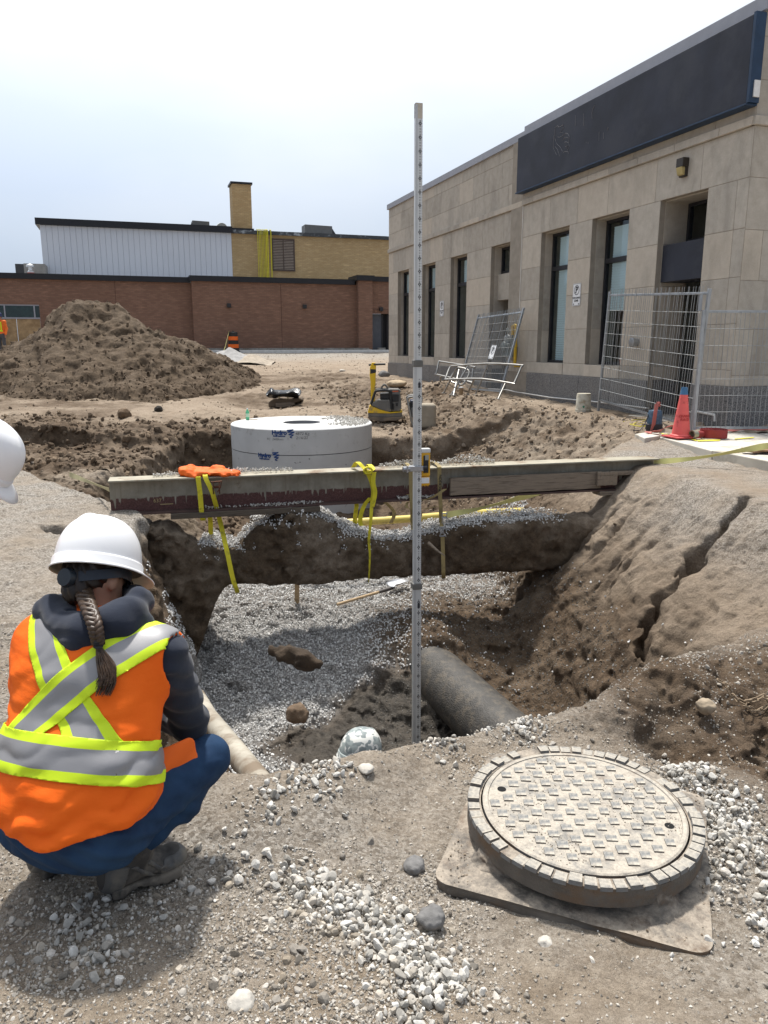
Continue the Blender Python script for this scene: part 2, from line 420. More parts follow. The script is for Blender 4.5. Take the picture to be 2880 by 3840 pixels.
def lod(x0, x1, y0, y1, z0, z1, h):
    nx, ny, nz_ = int((x1-x0)/h)+1, int((y1-y0)/h)+1, int((z1-z0)/h)+1
    pad = 8
    gx = x0+(np.arange(-pad, nx+pad))*h; gy = y0+(np.arange(-pad, ny+pad))*h
    X, Y = np.meshgrid(gx, gy, indexing='ij'); HH = H2(X.ravel(), Y.ravel()).reshape(X.shape).astype(np.float32)
    A = amp(X.ravel(), Y.ravel()).reshape(X.shape).astype(np.float32)
    # neighbourhood range -> active band
    r = int(min(pad-1, max(2, .09/h)))
    mx_, mn_ = HH.copy(), HH.copy()
    for ax in (0, 1):
        a, b = mx_.copy(), mn_.copy()
        for k in range(-r, r+1):
            a = np.maximum(a, np.roll(mx_, k, ax)); b = np.minimum(b, np.roll(mn_, k, ax))
        mx_, mn_ = a, b
    c = slice(pad, -pad); Hc, Ac, mx_, mn_ = HH[c, c], A[c, c], mx_[c, c], mn_[c, c]
    zz = (z0+np.arange(nz_)*h).astype(np.float32)
    F = (zz[None, None, :]-Hc[:, :, None]).astype(np.float32)
    band = (zz[None, None, :] > mn_[:, :, None]-.10) & (zz[None, None, :] < mx_[:, :, None]+.10)
    I, J, K = np.nonzero(band)
    px, py, pz = gx[I+pad].astype(np.float32), gy[J+pad].astype(np.float32), zz[K]
    a = Ac[I, J]
    n1 = fbm(px, py, pz, 1.9, 2, 11); n2 = fbm(px, py, pz, 1.9, 2, 21)
    m1 = vnoise(px*9, py*9, pz*9, 31); m2 = vnoise(px*9, py*9, pz*9, 32)
    wx = a*(1.7*n1+.6*m1)/h; wy = a*(1.7*n2+.6*m2)/h
    fi = np.clip(I+pad+wx, 1, HH.shape[0]-3); fj = np.clip(J+pad+wy, 1, HH.shape[1]-3)
    i0 = fi.astype(np.int32); j0 = fj.astype(np.int32); u = fi-i0; v = fj-j0
    hs = (HH[i0, j0]*(1-u)+HH[i0+1, j0]*u)*(1-v)+(HH[i0, j0+1]*(1-u)+HH[i0+1, j0+1]*u)*v
    cl = np.abs(fbm(px, py, pz, 5.2, 3, 41, .62))             # clods
    nzv = a*(.9*fbm(px, py, pz, 2.6, 2, 51)+1.5*(.28-cl))
    if h < .04:
        c2 = np.abs(vnoise(px*13, py*13, pz*13, 44)); c3 = np.abs(vnoise(px*23+3, py*23, pz*23, 46))
        nzv = nzv+a*(.55*(.3-c2)+.45*(.3-c3))+(.0035+.08*a)*vnoise(px*36, py*36, pz*36, 61)
    else: nzv = nzv+a*(.9*(.3-np.abs(vnoise(px*7.3, py*7.3, pz*7.3, 44)))+.5*vnoise(px*10.5, py*10.5, pz*10.5, 61))
    F[I, J, K] = pz-hs-nzv
    return surface_nets(F, (x0, y0, z0), h)
LODS = [(-2.6, 3.4, .7, 4.4, -1.0, .42, .014), (-6.4, 5.6, 4.36, 11.6, -2.4, .72, .023), (-13., 7.5, 11.5, 30., -2.0, 1.5, .05)]
gv, gf = [], []; off = 0
for L in LODS:
    v, f = lod(*L); gv.append(v); gf.append(f+off); off += len(v)
# coarse sheet round the detailed patches, out to the horizon
xs = np.concatenate([[-1500, -400, -120], np.arange(-60, 60.1, .6), [120, 400, 1500]])
ys = np.concatenate([[-1500, -300, -60], np.arange(-12, 66.1, .6), [120, 400, 1500]])
X, Y = np.meshgrid(xs, ys, indexing='ij')
Z = H2(X.ravel(), Y.ravel()).reshape(X.shape)-.05+.03*fbm(X.ravel(), Y.ravel(), X.ravel()*0, .4, 3, 71).reshape(X.shape)
cv = np.stack([X.ravel(), Y.ravel(), Z.ravel()], 1); ny = len(ys)
ii, jj = np.meshgrid(np.arange(len(xs)-1), np.arange(ny-1), indexing='ij'); ii, jj = ii.ravel(), jj.ravel()
keep = np.ones(len(ii), bool)
for L in LODS:
    keep &= ~((xs[ii] > L[0]+.1) & (xs[ii+1] < L[1]-.1) & (ys[jj] > L[2]+.02) & (ys[jj+1] < L[3]+.3))
ii, jj = ii[keep], jj[keep]
cf = np.stack([ii*ny+jj, (ii+1)*ny+jj, (ii+1)*ny+jj+1, ii*ny+jj+1], 1)
gv.append(cv); gf.append(cf+off)
GV, GF = np.concatenate(gv), np.concatenate(gf)
gme = mesh_np('ground', GV, GF)
# soil zones: what the soil is, per vertex
x, y, z = GV[:, 0], GV[:, 1], GV[:, 2]
bh = base_h(x, y); dep = bh-z
s_, t_, q_ = coords(x, y)
n_ = fbm(x, y, z, 1.3, 3, 81); n5 = fbm(x, y, z, 4.5, 3, 91)
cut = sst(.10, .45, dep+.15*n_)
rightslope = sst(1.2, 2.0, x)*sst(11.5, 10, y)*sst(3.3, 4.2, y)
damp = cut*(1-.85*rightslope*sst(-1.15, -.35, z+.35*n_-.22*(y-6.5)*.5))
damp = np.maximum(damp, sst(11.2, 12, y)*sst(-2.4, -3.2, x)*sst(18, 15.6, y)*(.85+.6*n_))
damp = np.maximum(damp, np.clip(.95*gauss(x, y, 1.8, 3.15, .6)+.7*gauss(x, y, 2.6, 3.6, .8)+.85*gauss(x, y, 1.3, 3.42, .34)+.6*gauss(x, y, 2.0, 3.5, .5), 0, 1))
damp = np.maximum(damp, .8*gauss(x, y, .2, 22.3, 1.7))
damp = np.maximum(damp, .75*sst(.9, 1.7, s_)*sst(3.6, 2.6, s_)*sst(12.5, 13.5, y)*sst(24, 21, y)*(.35+1.3*n5))
damp = np.maximum(damp, sst(11, 13, y)*sst(34, 28, y)*np.clip(1.9*fbm(x, y*1.6, z, .55, 4, 95)+.16, 0, .85))
strk = fbm(t_*1.1+s_*1.5, s_*3.5-z*2, z*5, .9, 4, 97)
damp = np.maximum(damp, sst(.9, 1.6, s_)*sst(4.2, 3.2, s_)*sst(12.3, 13.3, y)*sst(25, 21, y)*np.clip(.25+1.9*strk, 0, .95))
damp = np.clip(damp+.30*n5*(damp > .03)+.12*n_, 0, 1)
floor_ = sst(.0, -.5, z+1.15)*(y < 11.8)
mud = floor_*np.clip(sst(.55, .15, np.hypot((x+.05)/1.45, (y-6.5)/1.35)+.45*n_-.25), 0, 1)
mud = np.maximum(mud, floor_*.9*sst(5.4, 4.6, y+.3*n_))
gravel = sst(.35, .05, cut)*np.clip(.45+.9*n_+.3*sst(-1.6, -2.4, x)*sst(4, 5, y)*sst(12, 11, y), 0, 1)*sst(13, 10, y)
gravel = np.maximum(gravel, np.clip(sst(9., 1.5, q_)*1.2, 0, 1))
bed = floor_*(1-np.clip(mud, 0, 1))*np.maximum(sst(.75, -.35, x-.12*(y-7)+.35*n_), .75*sst(8.8, 9.6, y))*(1-.9*gauss(x, y, .45, 8., .55))
gravel = np.maximum(gravel, bed*1.2); gravel = np.maximum(gravel, sst(2.2, 3.2, x)*sst(4.2, 5.2, y)*sst(12, 10.5, y)*sst(-.5, -.1, z)*np.clip(.55+.9*n_, 0, 1)); damp = damp*(1-.9*np.clip(bed, 0, 1))
gravel = np.clip(gravel+.35*n5*(gravel > .02), 0, 1)
sand = np.clip(sst(.3, .0, cut)*sst(9, 13, y)+.85*rightslope*sst(-1.3, -.5, z), 0, 1)
for nm, arr in (('bed', np.clip(bed*1.3, 0, 1)), ('damp', damp), ('mud', mud), ('gravel', gravel), ('sand', sand)):
    at = gme.attributes.new(nm, 'FLOAT', 'POINT'); at.data.foreach_set('value', np.ascontiguousarray(arr, np.float32))
def soil_material(name, attrs=True, damp0=.6):
    m, t, p = newmat(name); N = NT(t); v = N.obj()
    big = N.noise(v, 1.7, 5, .6); mid = N.noise(v, 11., 5, .65); fine = N.noise(v, 70., 4, .7)
    dry = N.mix(N.ramp(mid, .32, .7), (.285, .228, .168), (.46, .388, .305))
    if attrs:
        da, mu, gr, sa = N.attr('damp'), N.attr('mud'), N.attr('gravel'), N.attr('sand')
        dry = N.mix(N.math('MULTIPLY', sa, .8), dry, N.mix(N.ramp(big, .3, .7), (.30, .228, .162), (.40, .322, .242)))
        vo = N.voro(v, 85., 'F1', 'Color'); sep = N.n('ShaderNodeSeparateColor', Color=vo)
        grv = N.mix(N.ramp(sep.outputs[0], .1, .95), (.17, .155, .135), (.60, .57, .52))
        c = N.mix(N.math('MULTIPLY', gr, .75), dry, grv)
        c = N.mix(N.attr('bed'), c, N.mix(N.ramp(sep.outputs[1], .1, .9), (.28, .275, .265), (.62, .61, .59)))
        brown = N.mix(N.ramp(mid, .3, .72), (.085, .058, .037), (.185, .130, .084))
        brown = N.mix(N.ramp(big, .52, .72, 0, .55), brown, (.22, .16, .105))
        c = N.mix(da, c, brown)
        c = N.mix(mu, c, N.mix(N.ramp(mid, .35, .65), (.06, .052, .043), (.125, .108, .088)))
        rr = N.math('SUBTRACT', .95, N.math('MULTIPLY', mu, N.ramp(N.noise(v, 5., 3), .4, .62, .15, .6)))
        t.links.new(rr, p.inputs['Roughness'])
    else:
        brown = N.mix(N.ramp(mid, .3, .72), (.085, .060, .039), (.185, .134, .088))
        c = N.mix(N.ramp(big, .45, .75, 0, 1-damp0), brown, dry); p.inputs['Roughness'].default_value = .95
    c = N.mix(.7, c, N.mix(N.ramp(fine, .25, .75), (.42, .40, .38), (1, 1, 1)), 'MULTIPLY')
    t.links.new(c, p.inputs['Base Color']); p.inputs['Specular IOR Level'].default_value = .25
    b0 = N.bump(N.noise(v, 9., 6, .7), .8, .05); b1 = N.bump(N.noise(v, 34., 6, .75), 1., .022, b0); b2 = N.bump(N.noise(v, 150., 3, .7), .7, .005, b1)
    t.links.new(b2, p.inputs['Normal'])
    return m
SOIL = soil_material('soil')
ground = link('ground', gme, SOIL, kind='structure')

# ------------------------------------------------------------------ earth-caked duct bank hanging across the pit
def duct_field(px, py, pz):
    a, b = np.array([-2.75, 8.03]), np.array([3.1, 9.02]); L = np.linalg.norm(b-a); e = (b-a)/L; n = np.array([-e[1], e[0]])
    u = (px-a[0])*e[0]+(py-a[1])*e[1]; v = (px-a[0])*n[0]+(py-a[1])*n[1]
    k = fbm(px, py, pz, 1.6, 3, 101); k2 = np.abs(fbm(px, py, pz, 6., 3, 111, .6))
    top = -.40+.09*sst(2.6, 4.4, u)+.30*np.exp(-((u-1.75)/.55)**2)-.03*np.exp(-((u-1.12)/.22)**2)*5+.22*sst(.85, .4, u)-.10*np.exp(-((u-2.85)/.5)**2)+.06*k
    bot = -.90-.03*sst(0, 3, u)+.012*k-.55*sst(1.05, .55, u)*1.6
    hw = .27+.05*k+.25*sst(1.15, .5, u)+.10*np.exp(-((u-1.8)/.5)**2)
    d = np.maximum(np.maximum(pz-top, bot-pz), np.abs(v)-hw)
    r = np.minimum(np.maximum(pz-top, bot-pz), 0)
    q1 = np.maximum(np.abs(v)-hw+.08, 0); q2 = np.maximum(np.maximum(pz-top, bot-pz)+.08, 0)
    d = np.where((q1 > 0) & (q2 > 0), np.hypot(q1, q2)-.08, d)
    rough = 1.0+1.1*np.exp(-((u-1.7)/.7)**2)+1.2*sst(1.2, .6, u)
    flatb = sst(bot+.02, bot+.12, pz)*.8+.2
    return d+.075*flatb*rough*(k2-.25)+.030*np.abs(vnoise(px*10, py*10, pz*10, 122))+.012*vnoise(px*22, py*22, pz*22, 121)
def vol(fn, lo, hi, h):
    n = [int((hi[i]-lo[i])/h)+1 for i in range(3)]
    g = np.meshgrid(*[lo[i]+np.arange(n[i])*h for i in range(3)], indexing='ij')
    F = fn(*[a.ravel().astype(np.float32) for a in g]).reshape(g[0].shape)
    return surface_nets(F, lo, h)
dv, df = vol(duct_field, (-2.9, 7.3, -2.0), (3.2, 9.7, .15), .026)
DUCT = soil_material('duct_soil', False, .15)
duct = link('duct_bank', mesh_np('duct_bank', dv, df), DUCT)
tag(duct, 'brown soil-caked buried duct bank spanning the pit under the steel beam, hung in straps', 'duct bank')

# ------------------------------------------------------------------ spoil heap
def mound_h(x, y):
    d, u = segd(x, y, (-9.7, 25.6), (-8.8, 25.3))
    k = fbm(x, y, x*0, .35, 4, 131); k2 = np.abs(fbm(x, y, x*0+2, 1.3, 4, 141, .6))
    h = 2.45-.50*np.maximum(d*(1+.16*sst(-9.5, -11, x))-.5+1.2*k, 0)+.30*sst(2.2, 0, d)
    h = h+.75*(.3-k2)+.4*gauss(x, y, -11.8, 23.0, .5)+.35*gauss(x, y, -9.6, 24.4, .6)-.25*gauss(x, y, -8.7, 24.4, .5)-.25*gauss(x, y, -10.1, 24.2, .4)
    return h
def mound_field(px, py, pz):
    wx = .16*fbm(px, py, pz, 1.7, 3, 151); wy = .16*fbm(px, py, pz, 1.7, 3, 161)
    return pz-mound_h(px+wx, py+wy)-.30*(.28-np.abs(fbm(px, py, pz, 2.8, 4, 171, .68)))
mv, mf = vol(mound_field, (-19, 17.0, -.6), (-2.6, 31, 3.5), .075)
MOUND = soil_material('mound_soil', False, .85)
mound = link('dirt_mound', mesh_np('dirt_mound', mv, mf), MOUND, kind='structure')
# ================================================================== STONES, GRAVEL, CLODS
def ico(sub):
    bm = bmesh.new(); bmesh.ops.create_icosphere(bm, subdivisions=sub, radius=1); bm.verts.ensure_lookup_table()
    v = np.array([p.co[:] for p in bm.verts]); f = np.array([[q.index for q in p.verts] for p in bm.faces]); bm.free(); return v, f
def protos(sub, n, seed, flat=.7):
    r = np.random.RandomState(seed); v0, f = ico(sub); out = []
    for k in range(n):
        v = v0.copy()
        for j in range(9):                                    # broken faces
            d = r.randn(3); d /= np.linalg.norm(d); c = r.uniform(.45, .8); e = v@d-c
            v -= np.where(e > 0, e, 0)[:, None]*d
        v *= np.array([r.uniform(.8, 1.15), r.uniform(.62, .95), r.uniform(flat*.7, flat*1.1)]); out.append(v)
    return np.array(out), f
P12, F12 = protos(1, 24, 1); P42, F42 = protos(2, 40, 2)
_o = np.array([[1,0,0],[-1,0,0],[0,1,0],[0,-1,0],[0,0,1],[0,0,-1.]]); F6 = np.array([[0,2,4],[2,1,4],[1,3,4],[3,0,4],[2,0,5],[1,2,5],[3,1,5],[0,3,5]]); _r = np.random.RandomState(77)
P6 = np.array([_o*_r.uniform(.5, 1.15, (6, 1)) for _ in range(30)])
_PC = {}
def proto_collection(key):
    if key not in _PC:
        P_, F_ = {'big': (P42, F42), 'mid': (P12, F12), 'small': (P6, F6)}[key]
        c = bpy.data.collections.new('stone_shapes_'+key)              # only referenced by the scatter, not in the scene
        for v in P_: c.objects.link(bpy.data.objects.new('stone_shape', mesh_np('stone_shape', v, F_, False)))
        _PC[key] = c
    return _PC[key]
def scatter_group(name, col, mat):
    g = bpy.data.node_groups.new(name, 'GeometryNodeTree')
    g.interface.new_socket('Geometry', in_out='INPUT', socket_type='NodeSocketGeometry'); g.interface.new_socket('Geometry', in_out='OUTPUT', socket_type='NodeSocketGeometry')
    n, l = g.nodes, g.links; gi, go = n.new('NodeGroupInput'), n.new('NodeGroupOutput')
    ci = n.new('GeometryNodeCollectionInfo'); ci.inputs['Collection'].default_value = col; ci.inputs['Separate Children'].default_value = True; ci.inputs['Reset Children'].default_value = True
    ip = n.new('GeometryNodeInstanceOnPoints'); ip.inputs['Pick Instance'].default_value = True
    def at(nm, t): x = n.new('GeometryNodeInputNamedAttribute'); x.data_type = t; x.inputs['Name'].default_value = nm; return x.outputs['Attribute']
    sm = n.new('GeometryNodeSetMaterial'); sm.inputs['Material'].default_value = mat
    er = n.new('FunctionNodeEulerToRotation'); l.new(at('spin', 'FLOAT_VECTOR'), er.inputs[0])
    l.new(gi.outputs[0], ip.inputs['Points']); l.new(ci.outputs[0], ip.inputs['Instance']); l.new(at('shape', 'INT'), ip.inputs['Instance Index']); l.new(er.outputs[0], ip.inputs['Rotation']); l.new(at('size', 'FLOAT'), ip.inputs['Scale'])
    l.new(ip.outputs[0], sm.inputs['Geometry']); l.new(sm.outputs[0], go.inputs[0]); return g
def stones(name, pos, size, mat, big=False, seed=0, smooth=False, kind='stuff'):
    r = np.random.RandomState(seed); n = len(pos); key = 'big' if big is True else ('small' if big == 6 else 'mid'); col = proto_collection(key)
    me = bpy.data.meshes.new(name); me.vertices.add(n); me.vertices.foreach_set('co', np.ascontiguousarray(pos, np.float32).ravel())
    me.attributes.new('size', 'FLOAT', 'POINT').data.foreach_set('value', np.ascontiguousarray(size, np.float32))
    me.attributes.new('shape', 'INT', 'POINT').data.foreach_set('value', r.randint(0, 999, n).astype(np.int32))
    me.attributes.new('spin', 'FLOAT_VECTOR', 'POINT').data.foreach_set('vector', (r.rand(n, 3)*2*np.pi).astype(np.float32).ravel())
    o = link(name, me, mat, kind=kind); md = o.modifiers.new('scatter', 'NODES'); md.node_group = scatter_group(name, col, mat); return o
def stone_mat(name, lo, hi, tint=(.36, .29, .2), dust=.35, rough=.85):
    m, t, p = newmat(name); N = NT(t); geo = t.nodes.new('ShaderNodeNewGeometry'); rp = t.nodes.new('ShaderNodeObjectInfo').outputs['Random']; v = geo.outputs['Position']
    c = N.mix(rp, lo, hi)
    c = N.mix(N.math('MULTIPLY', N.ramp(N.math('FRACT', N.math('MULTIPLY', rp, 7.31)), .55, 1, 0, 1), dust), c, tint)
    c = N.mix(.5, c, N.mix(N.ramp(N.noise(v, 90., 4, .65), .3, .7), (.62, .6, .57), (1, 1, 1)), 'MULTIPLY')
    t.links.new(c, p.inputs['Base Color']); p.inputs['Roughness'].default_value = rough; p.inputs['Specular IOR Level'].default_value = .3
    t.links.new(N.bump(N.noise(v, 160., 3), .4, .002), p.inputs['Normal']); return m
WHITE = stone_mat('crushed_limestone', (.30, .285, .255), (.70, .68, .635), tint=(.42, .35, .265), dust=.45)
CHIP = stone_mat('road_gravel', (.17, .15, .125), (.60, .56, .50), dust=.5)
CLOD = stone_mat('soil_clods', (.075, .053, .035), (.185, .135, .09), tint=(.27, .20, .135), dust=.4, rough=.97)
TANC = stone_mat('dry_clods', (.20, .15, .105), (.40, .33, .25), tint=(.45, .42, .38), dust=.5, rough=.97)
# ground faces to sample from
fc = GV[GF].mean(1); e1 = GV[GF[:, 2]]-GV[GF[:, 0]]; e2 = GV[GF[:, 3]]-GV[GF[:, 1]]; nn = np.cross(e1, e2); ar = np.linalg.norm(nn, axis=1)/2; nn = nn/np.maximum(ar*2, 1e-9)[:, None]
fdamp = damp[GF[:, 0]]; fmud = mud[GF[:, 0]]; fgr = gravel[GF[:, 0]]
fx, fy, fz = fc.T
def sample(wgt, n, seed, V=None, Fq=None, area=None):
    V = GV if V is None else V; Fq = GF if Fq is None else Fq; area = ar if area is None else area
    r = np.random.RandomState(seed); p = area*wgt; c = np.cumsum(p); i = np.minimum(np.searchsorted(c, r.rand(n)*c[-1]), len(p)-1)
    a, b = r.rand(2, n)[:, :, None]; q = V[Fq[i]]
    return (q[:, 0]*(1-a)+q[:, 1]*a)*(1-b)+(q[:, 3]*(1-a)+q[:, 2]*a)*b, i
def lns(n, lo, hi, seed, p=2.): r = np.random.RandomState(seed); return lo+(hi-lo)*r.rand(n)**p
near_ = (fy < 4.6) & (fy > .9) & (np.abs(fx) < 3.0) & (nn[:, 2] > .35)
clump = fbm(fx, fy, fz, 1.6, 3, 201); clump2 = fbm(fx, fy, fz, 5., 2, 211)
fall = 1/np.maximum(fy, 1.3)**1.2
# worn dusty patches stay nearly bare
w1 = near_*np.clip(.38+1.5*clump+.6*clump2, .06, 1.6)*fall*(1-.55*np.clip(fdamp, 0, 1))
q, i = sample(w1, 150000, 1); sz = lns(len(q), .002, .0085, 2, 2.2); q[:, 2] += sz*.15
stones('ground_pebbles', q, sz, CHIP, 6, seed=3)
q, i = sample(w1*(.4+np.clip(clump+.5*clump2, 0, 1)), 8000, 4); sz = lns(len(q), .0065, .020, 5, 2.6); q[:, 2] += sz*.12
stones('ground_gravel', q, sz, CHIP, True, seed=6)
# heaps of clean white crushed stone in the foreground
def clus(pts, rad, wv=1.):
    o = np.zeros(len(fx))
    for (vx, vy) in pts:
        c = atZ(vx*1.736, vy*1.736, -.02); o = np.maximum(o, np.exp(-((fx-c[0])**2+(fy-c[1])**2)/rad**2*1.0))
    return o*wv
foot = clus([(560, 1885), (620, 1900), (680, 1930), (740, 1965), (800, 1995), (850, 2035), (880, 2075), (910, 2120), (930, 2160), (940, 2205), (960, 2250)], .085)
foot = np.maximum(foot, clus([(200, 2010), (260, 2030), (320, 2050), (230, 2080), (350, 2010), (300, 2110)], .085, .8))
foot = np.maximum(foot, clus([(1500, 1660), (1530, 1700), (1570, 1740), (1600, 1790), (1580, 1860), (1640, 1850), (1650, 1930), (1590, 1960)], .11, .9))
foot = np.maximum(foot, clus([(960, 1580), (1030, 1560), (1100, 1545), (1010, 1600), (1130, 1570)], .09, .6))
foot = np.maximum(foot, clus([(520, 1790), (600, 1760), (660, 1730), (700, 1690), (500, 1830)], .08, .35))
wf_ = near_*np.clip(foot**.9*(.55+1.1*clump2), 0, 1.2)
q, i = sample(wf_, 2100, 7); sz = lns(len(q), .006, .021, 8, 1.5); q[:, 2] += sz*.45+np.random.RandomState(9).rand(len(q))*.02*foot[i]
stones('crushed_stone', q, sz, WHITE, True, seed=10)
q, i = sample(wf_*.6+.08*w1, 9000, 11); sz = lns(len(q), .003, .009, 12, 1.5); q[:, 2] += sz*.3
stones('crushed_stone_fines', q, sz, WHITE, seed=13)
# clods and dirt crumbs on torn ground close by
wd = (fy < 5.2)*(fy > 2.2)*(nn[:, 2] > .2)*np.clip(fdamp*1.3, 0, 1)*(fz > -.7)
q, i = sample(wd, 5000, 14); sz = lns(len(q), .004, .022, 15, 3.); q[:, 2] += sz*.2
stones('dirt_crumbs', q, sz, CLOD, seed=16)
# left bank road gravel
wl = (fx < -1.2)*(fy > 2.6)*(fy < 11.3)*(nn[:, 2] > .5)*(fz > -.3)*np.clip(.6+clump, .1, 1.4)*(1-np.clip(fdamp, 0, 1))
q, i = sample(wl/np.maximum(fy, 3), 45000, 17); sz = lns(len(q), .005, .024, 18, 1.8); q[:, 2] += sz*.15
stones('bank_gravel', q, sz, CHIP, 6, seed=19)
wr_ = (fx > 1.6)*(fy > 3.2)*(fy < 12)*(nn[:, 2] > .4)*np.clip(.35+1.3*clump, .03, 1.3)*(.25+.75*(fz > -.25))
q, i = sample(wr_*(1+2*(fz > .05)), 22000, 20); sz = lns(len(q), .004, .016, 21, 2.); q[:, 2] += sz*.15
stones('slope_gravel', q, sz, CHIP, 6, seed=22)
# white bedding stone on the pit floor
ingr = (fz < -.75)*(fy > 3.2)*(fy < 12.2)*(nn[:, 2] > .35)*np.clip(1.05-1.6*fmud, 0, 1)
lft = np.clip(sst(.75, -.35, fx-.12*(fy-7)+.35*clump), .0, 1); lft = np.maximum(lft, sst(8.8, 9.6, fy)*.75)
lft = lft*(1-.9*gauss(fx, fy, .45, 8.0, .55))
q, i = sample(ingr*np.clip(lft, .015, 1), 60000, 23); sz = lns(len(q), .009, .018, 24, 1.); q[:, 2] += sz*.4+np.random.RandomState(25).rand(len(q))*.02
BEDM = stone_mat('bedding_limestone', (.40, .395, .38), (.84, .835, .82), tint=(.5, .46, .4), dust=.2)
stones('bedding_stone', q, sz, BEDM, seed=26)
wsp = (fz < -.3)*(fz > -1.6)*(fx < -.9)*(fy < 7.6)*(fy > 3.6)*np.clip(.25+1.4*clump, 0, 1)
q, i = sample(wsp, 1800, 27); sz = lns(len(q), .008, .017, 28, 1.); q[:, 2] += sz*.2
stones('spilled_stone', q, sz, BEDM, seed=29)
GREYS = stone_mat('wet_grey_stone', (.07, .066, .06), (.22, .21, .19), dust=.3)
wg = (fz < -.8)*(fy > 5.2)*(fy < 9.4)*(fx > -.1)*(fx < 2.2)*(nn[:, 2] > .3)
q, i = sample(wg, 7000, 30); sz = lns(len(q), .006, .014, 31, 1.); q[:, 2] += sz*.2
stones('muddy_stone', q, sz, GREYS, seed=32)
# loose dirt: pit walls, shelf, site
wc = (fy > 4.5)*(fy < 30)*np.clip(fdamp, 0, 1)*(fmud < .3)*(fx < 6)*(fz > -1.4)
q, i = sample(wc, 14000, 33); sz = lns(len(q), .008, .06, 34, 4.)*np.clip(q[:, 1]/11, .6, 1.6); q[:, 2] += sz*.2
stones('dirt_clods', q, sz, CLOD, seed=35)
ws = (fy > 11.5)*(fy < 40)*(fx > -13)*(fx < 6)*(1-np.clip(fdamp, 0, 1))*np.clip(.2+clump, .02, 1)
q, i = sample(ws, 5000, 36); sz = lns(len(q), .008, .045, 37, 3.); q[:, 2] += sz*.2
stones('site_rubble', q, sz, TANC, seed=38)
ws2 = (fy > 11.6)*(fy < 17.5)*(fx < -2.5)*(fx > -11)*np.clip(fdamp, .1, 1)
q, i = sample(ws2, 3500, 46); sz = lns(len(q), .02, .11, 47, 3.); q[:, 2] += sz*.15
stones('shelf_clods', q, sz, CLOD, seed=48)
fs_ = s_[GF[:, 0]]
wb = (fs_ > .9)*(fs_ < 4.0)*(fy > 11.8)*(fy < 24)*(fx < 5.2)
q, i = sample(wb, 4000, 49); sz = lns(len(q), .012, .075, 50, 3.5); q[:, 2] += sz*.15
stones('bank_clods', q, sz, stone_mat('bank_clod', (.13, .095, .065), (.34, .265, .19), tint=(.36, .33, .29), dust=.4, rough=.97), seed=51)
# on the spoil heap
mfc = mv[mf]; mar = np.linalg.norm(np.cross(mfc[:, 2]-mfc[:, 0], mfc[:, 3]-mfc[:, 1]), axis=1)/2; mcy = mfc[:, :, 1].mean(1); mcz = mfc[:, :, 2].mean(1)
q, i = sample((mcy < 26.5)*(.35+1.2*sst(1.4, 0, mcz)), 9000, 39, mv, mf, mar); sz = lns(len(q), .012, .075, 40, 4.); q[:, 2] += sz*.2
stones('heap_clods', q, sz, stone_mat('heap_clod', (.085, .06, .04), (.165, .12, .08), tint=(.20, .15, .10), dust=.4, rough=.97), seed=41)
# stone lying on the duct bank
dfc = dv[df]; dn = np.cross(dfc[:, 2]-dfc[:, 0], dfc[:, 3]-dfc[:, 1]); da_ = np.linalg.norm(dn, axis=1)/2; dn = dn/np.maximum(2*da_, 1e-9)[:, None]; dc = dfc.mean(1)
wdk = (dn[:, 2] > .62)*(dc[:, 2] > -.60)*np.clip(.9+.8*fbm(dc[:, 0], dc[:, 1], dc[:, 2], 1.5, 2, 221), .1, 1)*(dc[:, 0] > -1.95)*sst(2.2, 1.6, dc[:, 0])
q, i = sample(wdk, 9500, 42, dv, df, da_); r_ = np.random.RandomState(43); sz = lns(len(q), .008, .0165, 44, 1.); q[:, 2] += r_.rand(len(q))*.05
stones('duct_top_stone', q, sz, BEDM, seed=45)
# ================================================================== STONE BUILDING (right)
def limestone_mat():
    m, t, p = newmat('limestone'); N = NT(t); v = N.n('ShaderNodeTexCoord').outputs['Object']
    geo = t.nodes.new('ShaderNodeNewGeometry')
    mpn = N.n('ShaderNodeMapping', Vector=geo.outputs['Position']); mpn.inputs['Scale'].default_value = (1, 1, .35)
    st = N.noise(mpn.outputs[0], 2.2, 6, .62, .6); cl = N.noise(geo.outputs['Position'], 7., 5, .6); fn = N.noise(geo.outputs['Position'], 60., 3, .6)
    c = N.mix(N.ramp(cl, .3, .7), (.43, .385, .325), (.52, .475, .41))
    c = N.mix(N.ramp(st, .50, .70, 0, .60), c, (.29, .265, .23))
    oi = t.nodes.new('ShaderNodeObjectInfo')
    c = N.mix(N.ramp(oi.outputs['Random'], .72, 1., 0, .35), c, (.50, .42, .325))
    hs = N.n('ShaderNodeHueSaturation', Color=c); t.links.new(N.ramp(oi.outputs['Random'], 0, 1, .88, 1.10), hs.inputs['Value'])
    c = N.mix(.35, hs.outputs[0], N.mix(N.ramp(fn, .3, .7), (.7, .7, .7), (1, 1, 1)), 'MULTIPLY')
    t.links.new(c, p.inputs['Base Color']); p.inputs['Roughness'].default_value = .85; p.inputs['Specular IOR Level'].default_value = .25
    t.links.new(N.bump(fn, .35, .004), p.inputs['Normal']); return m
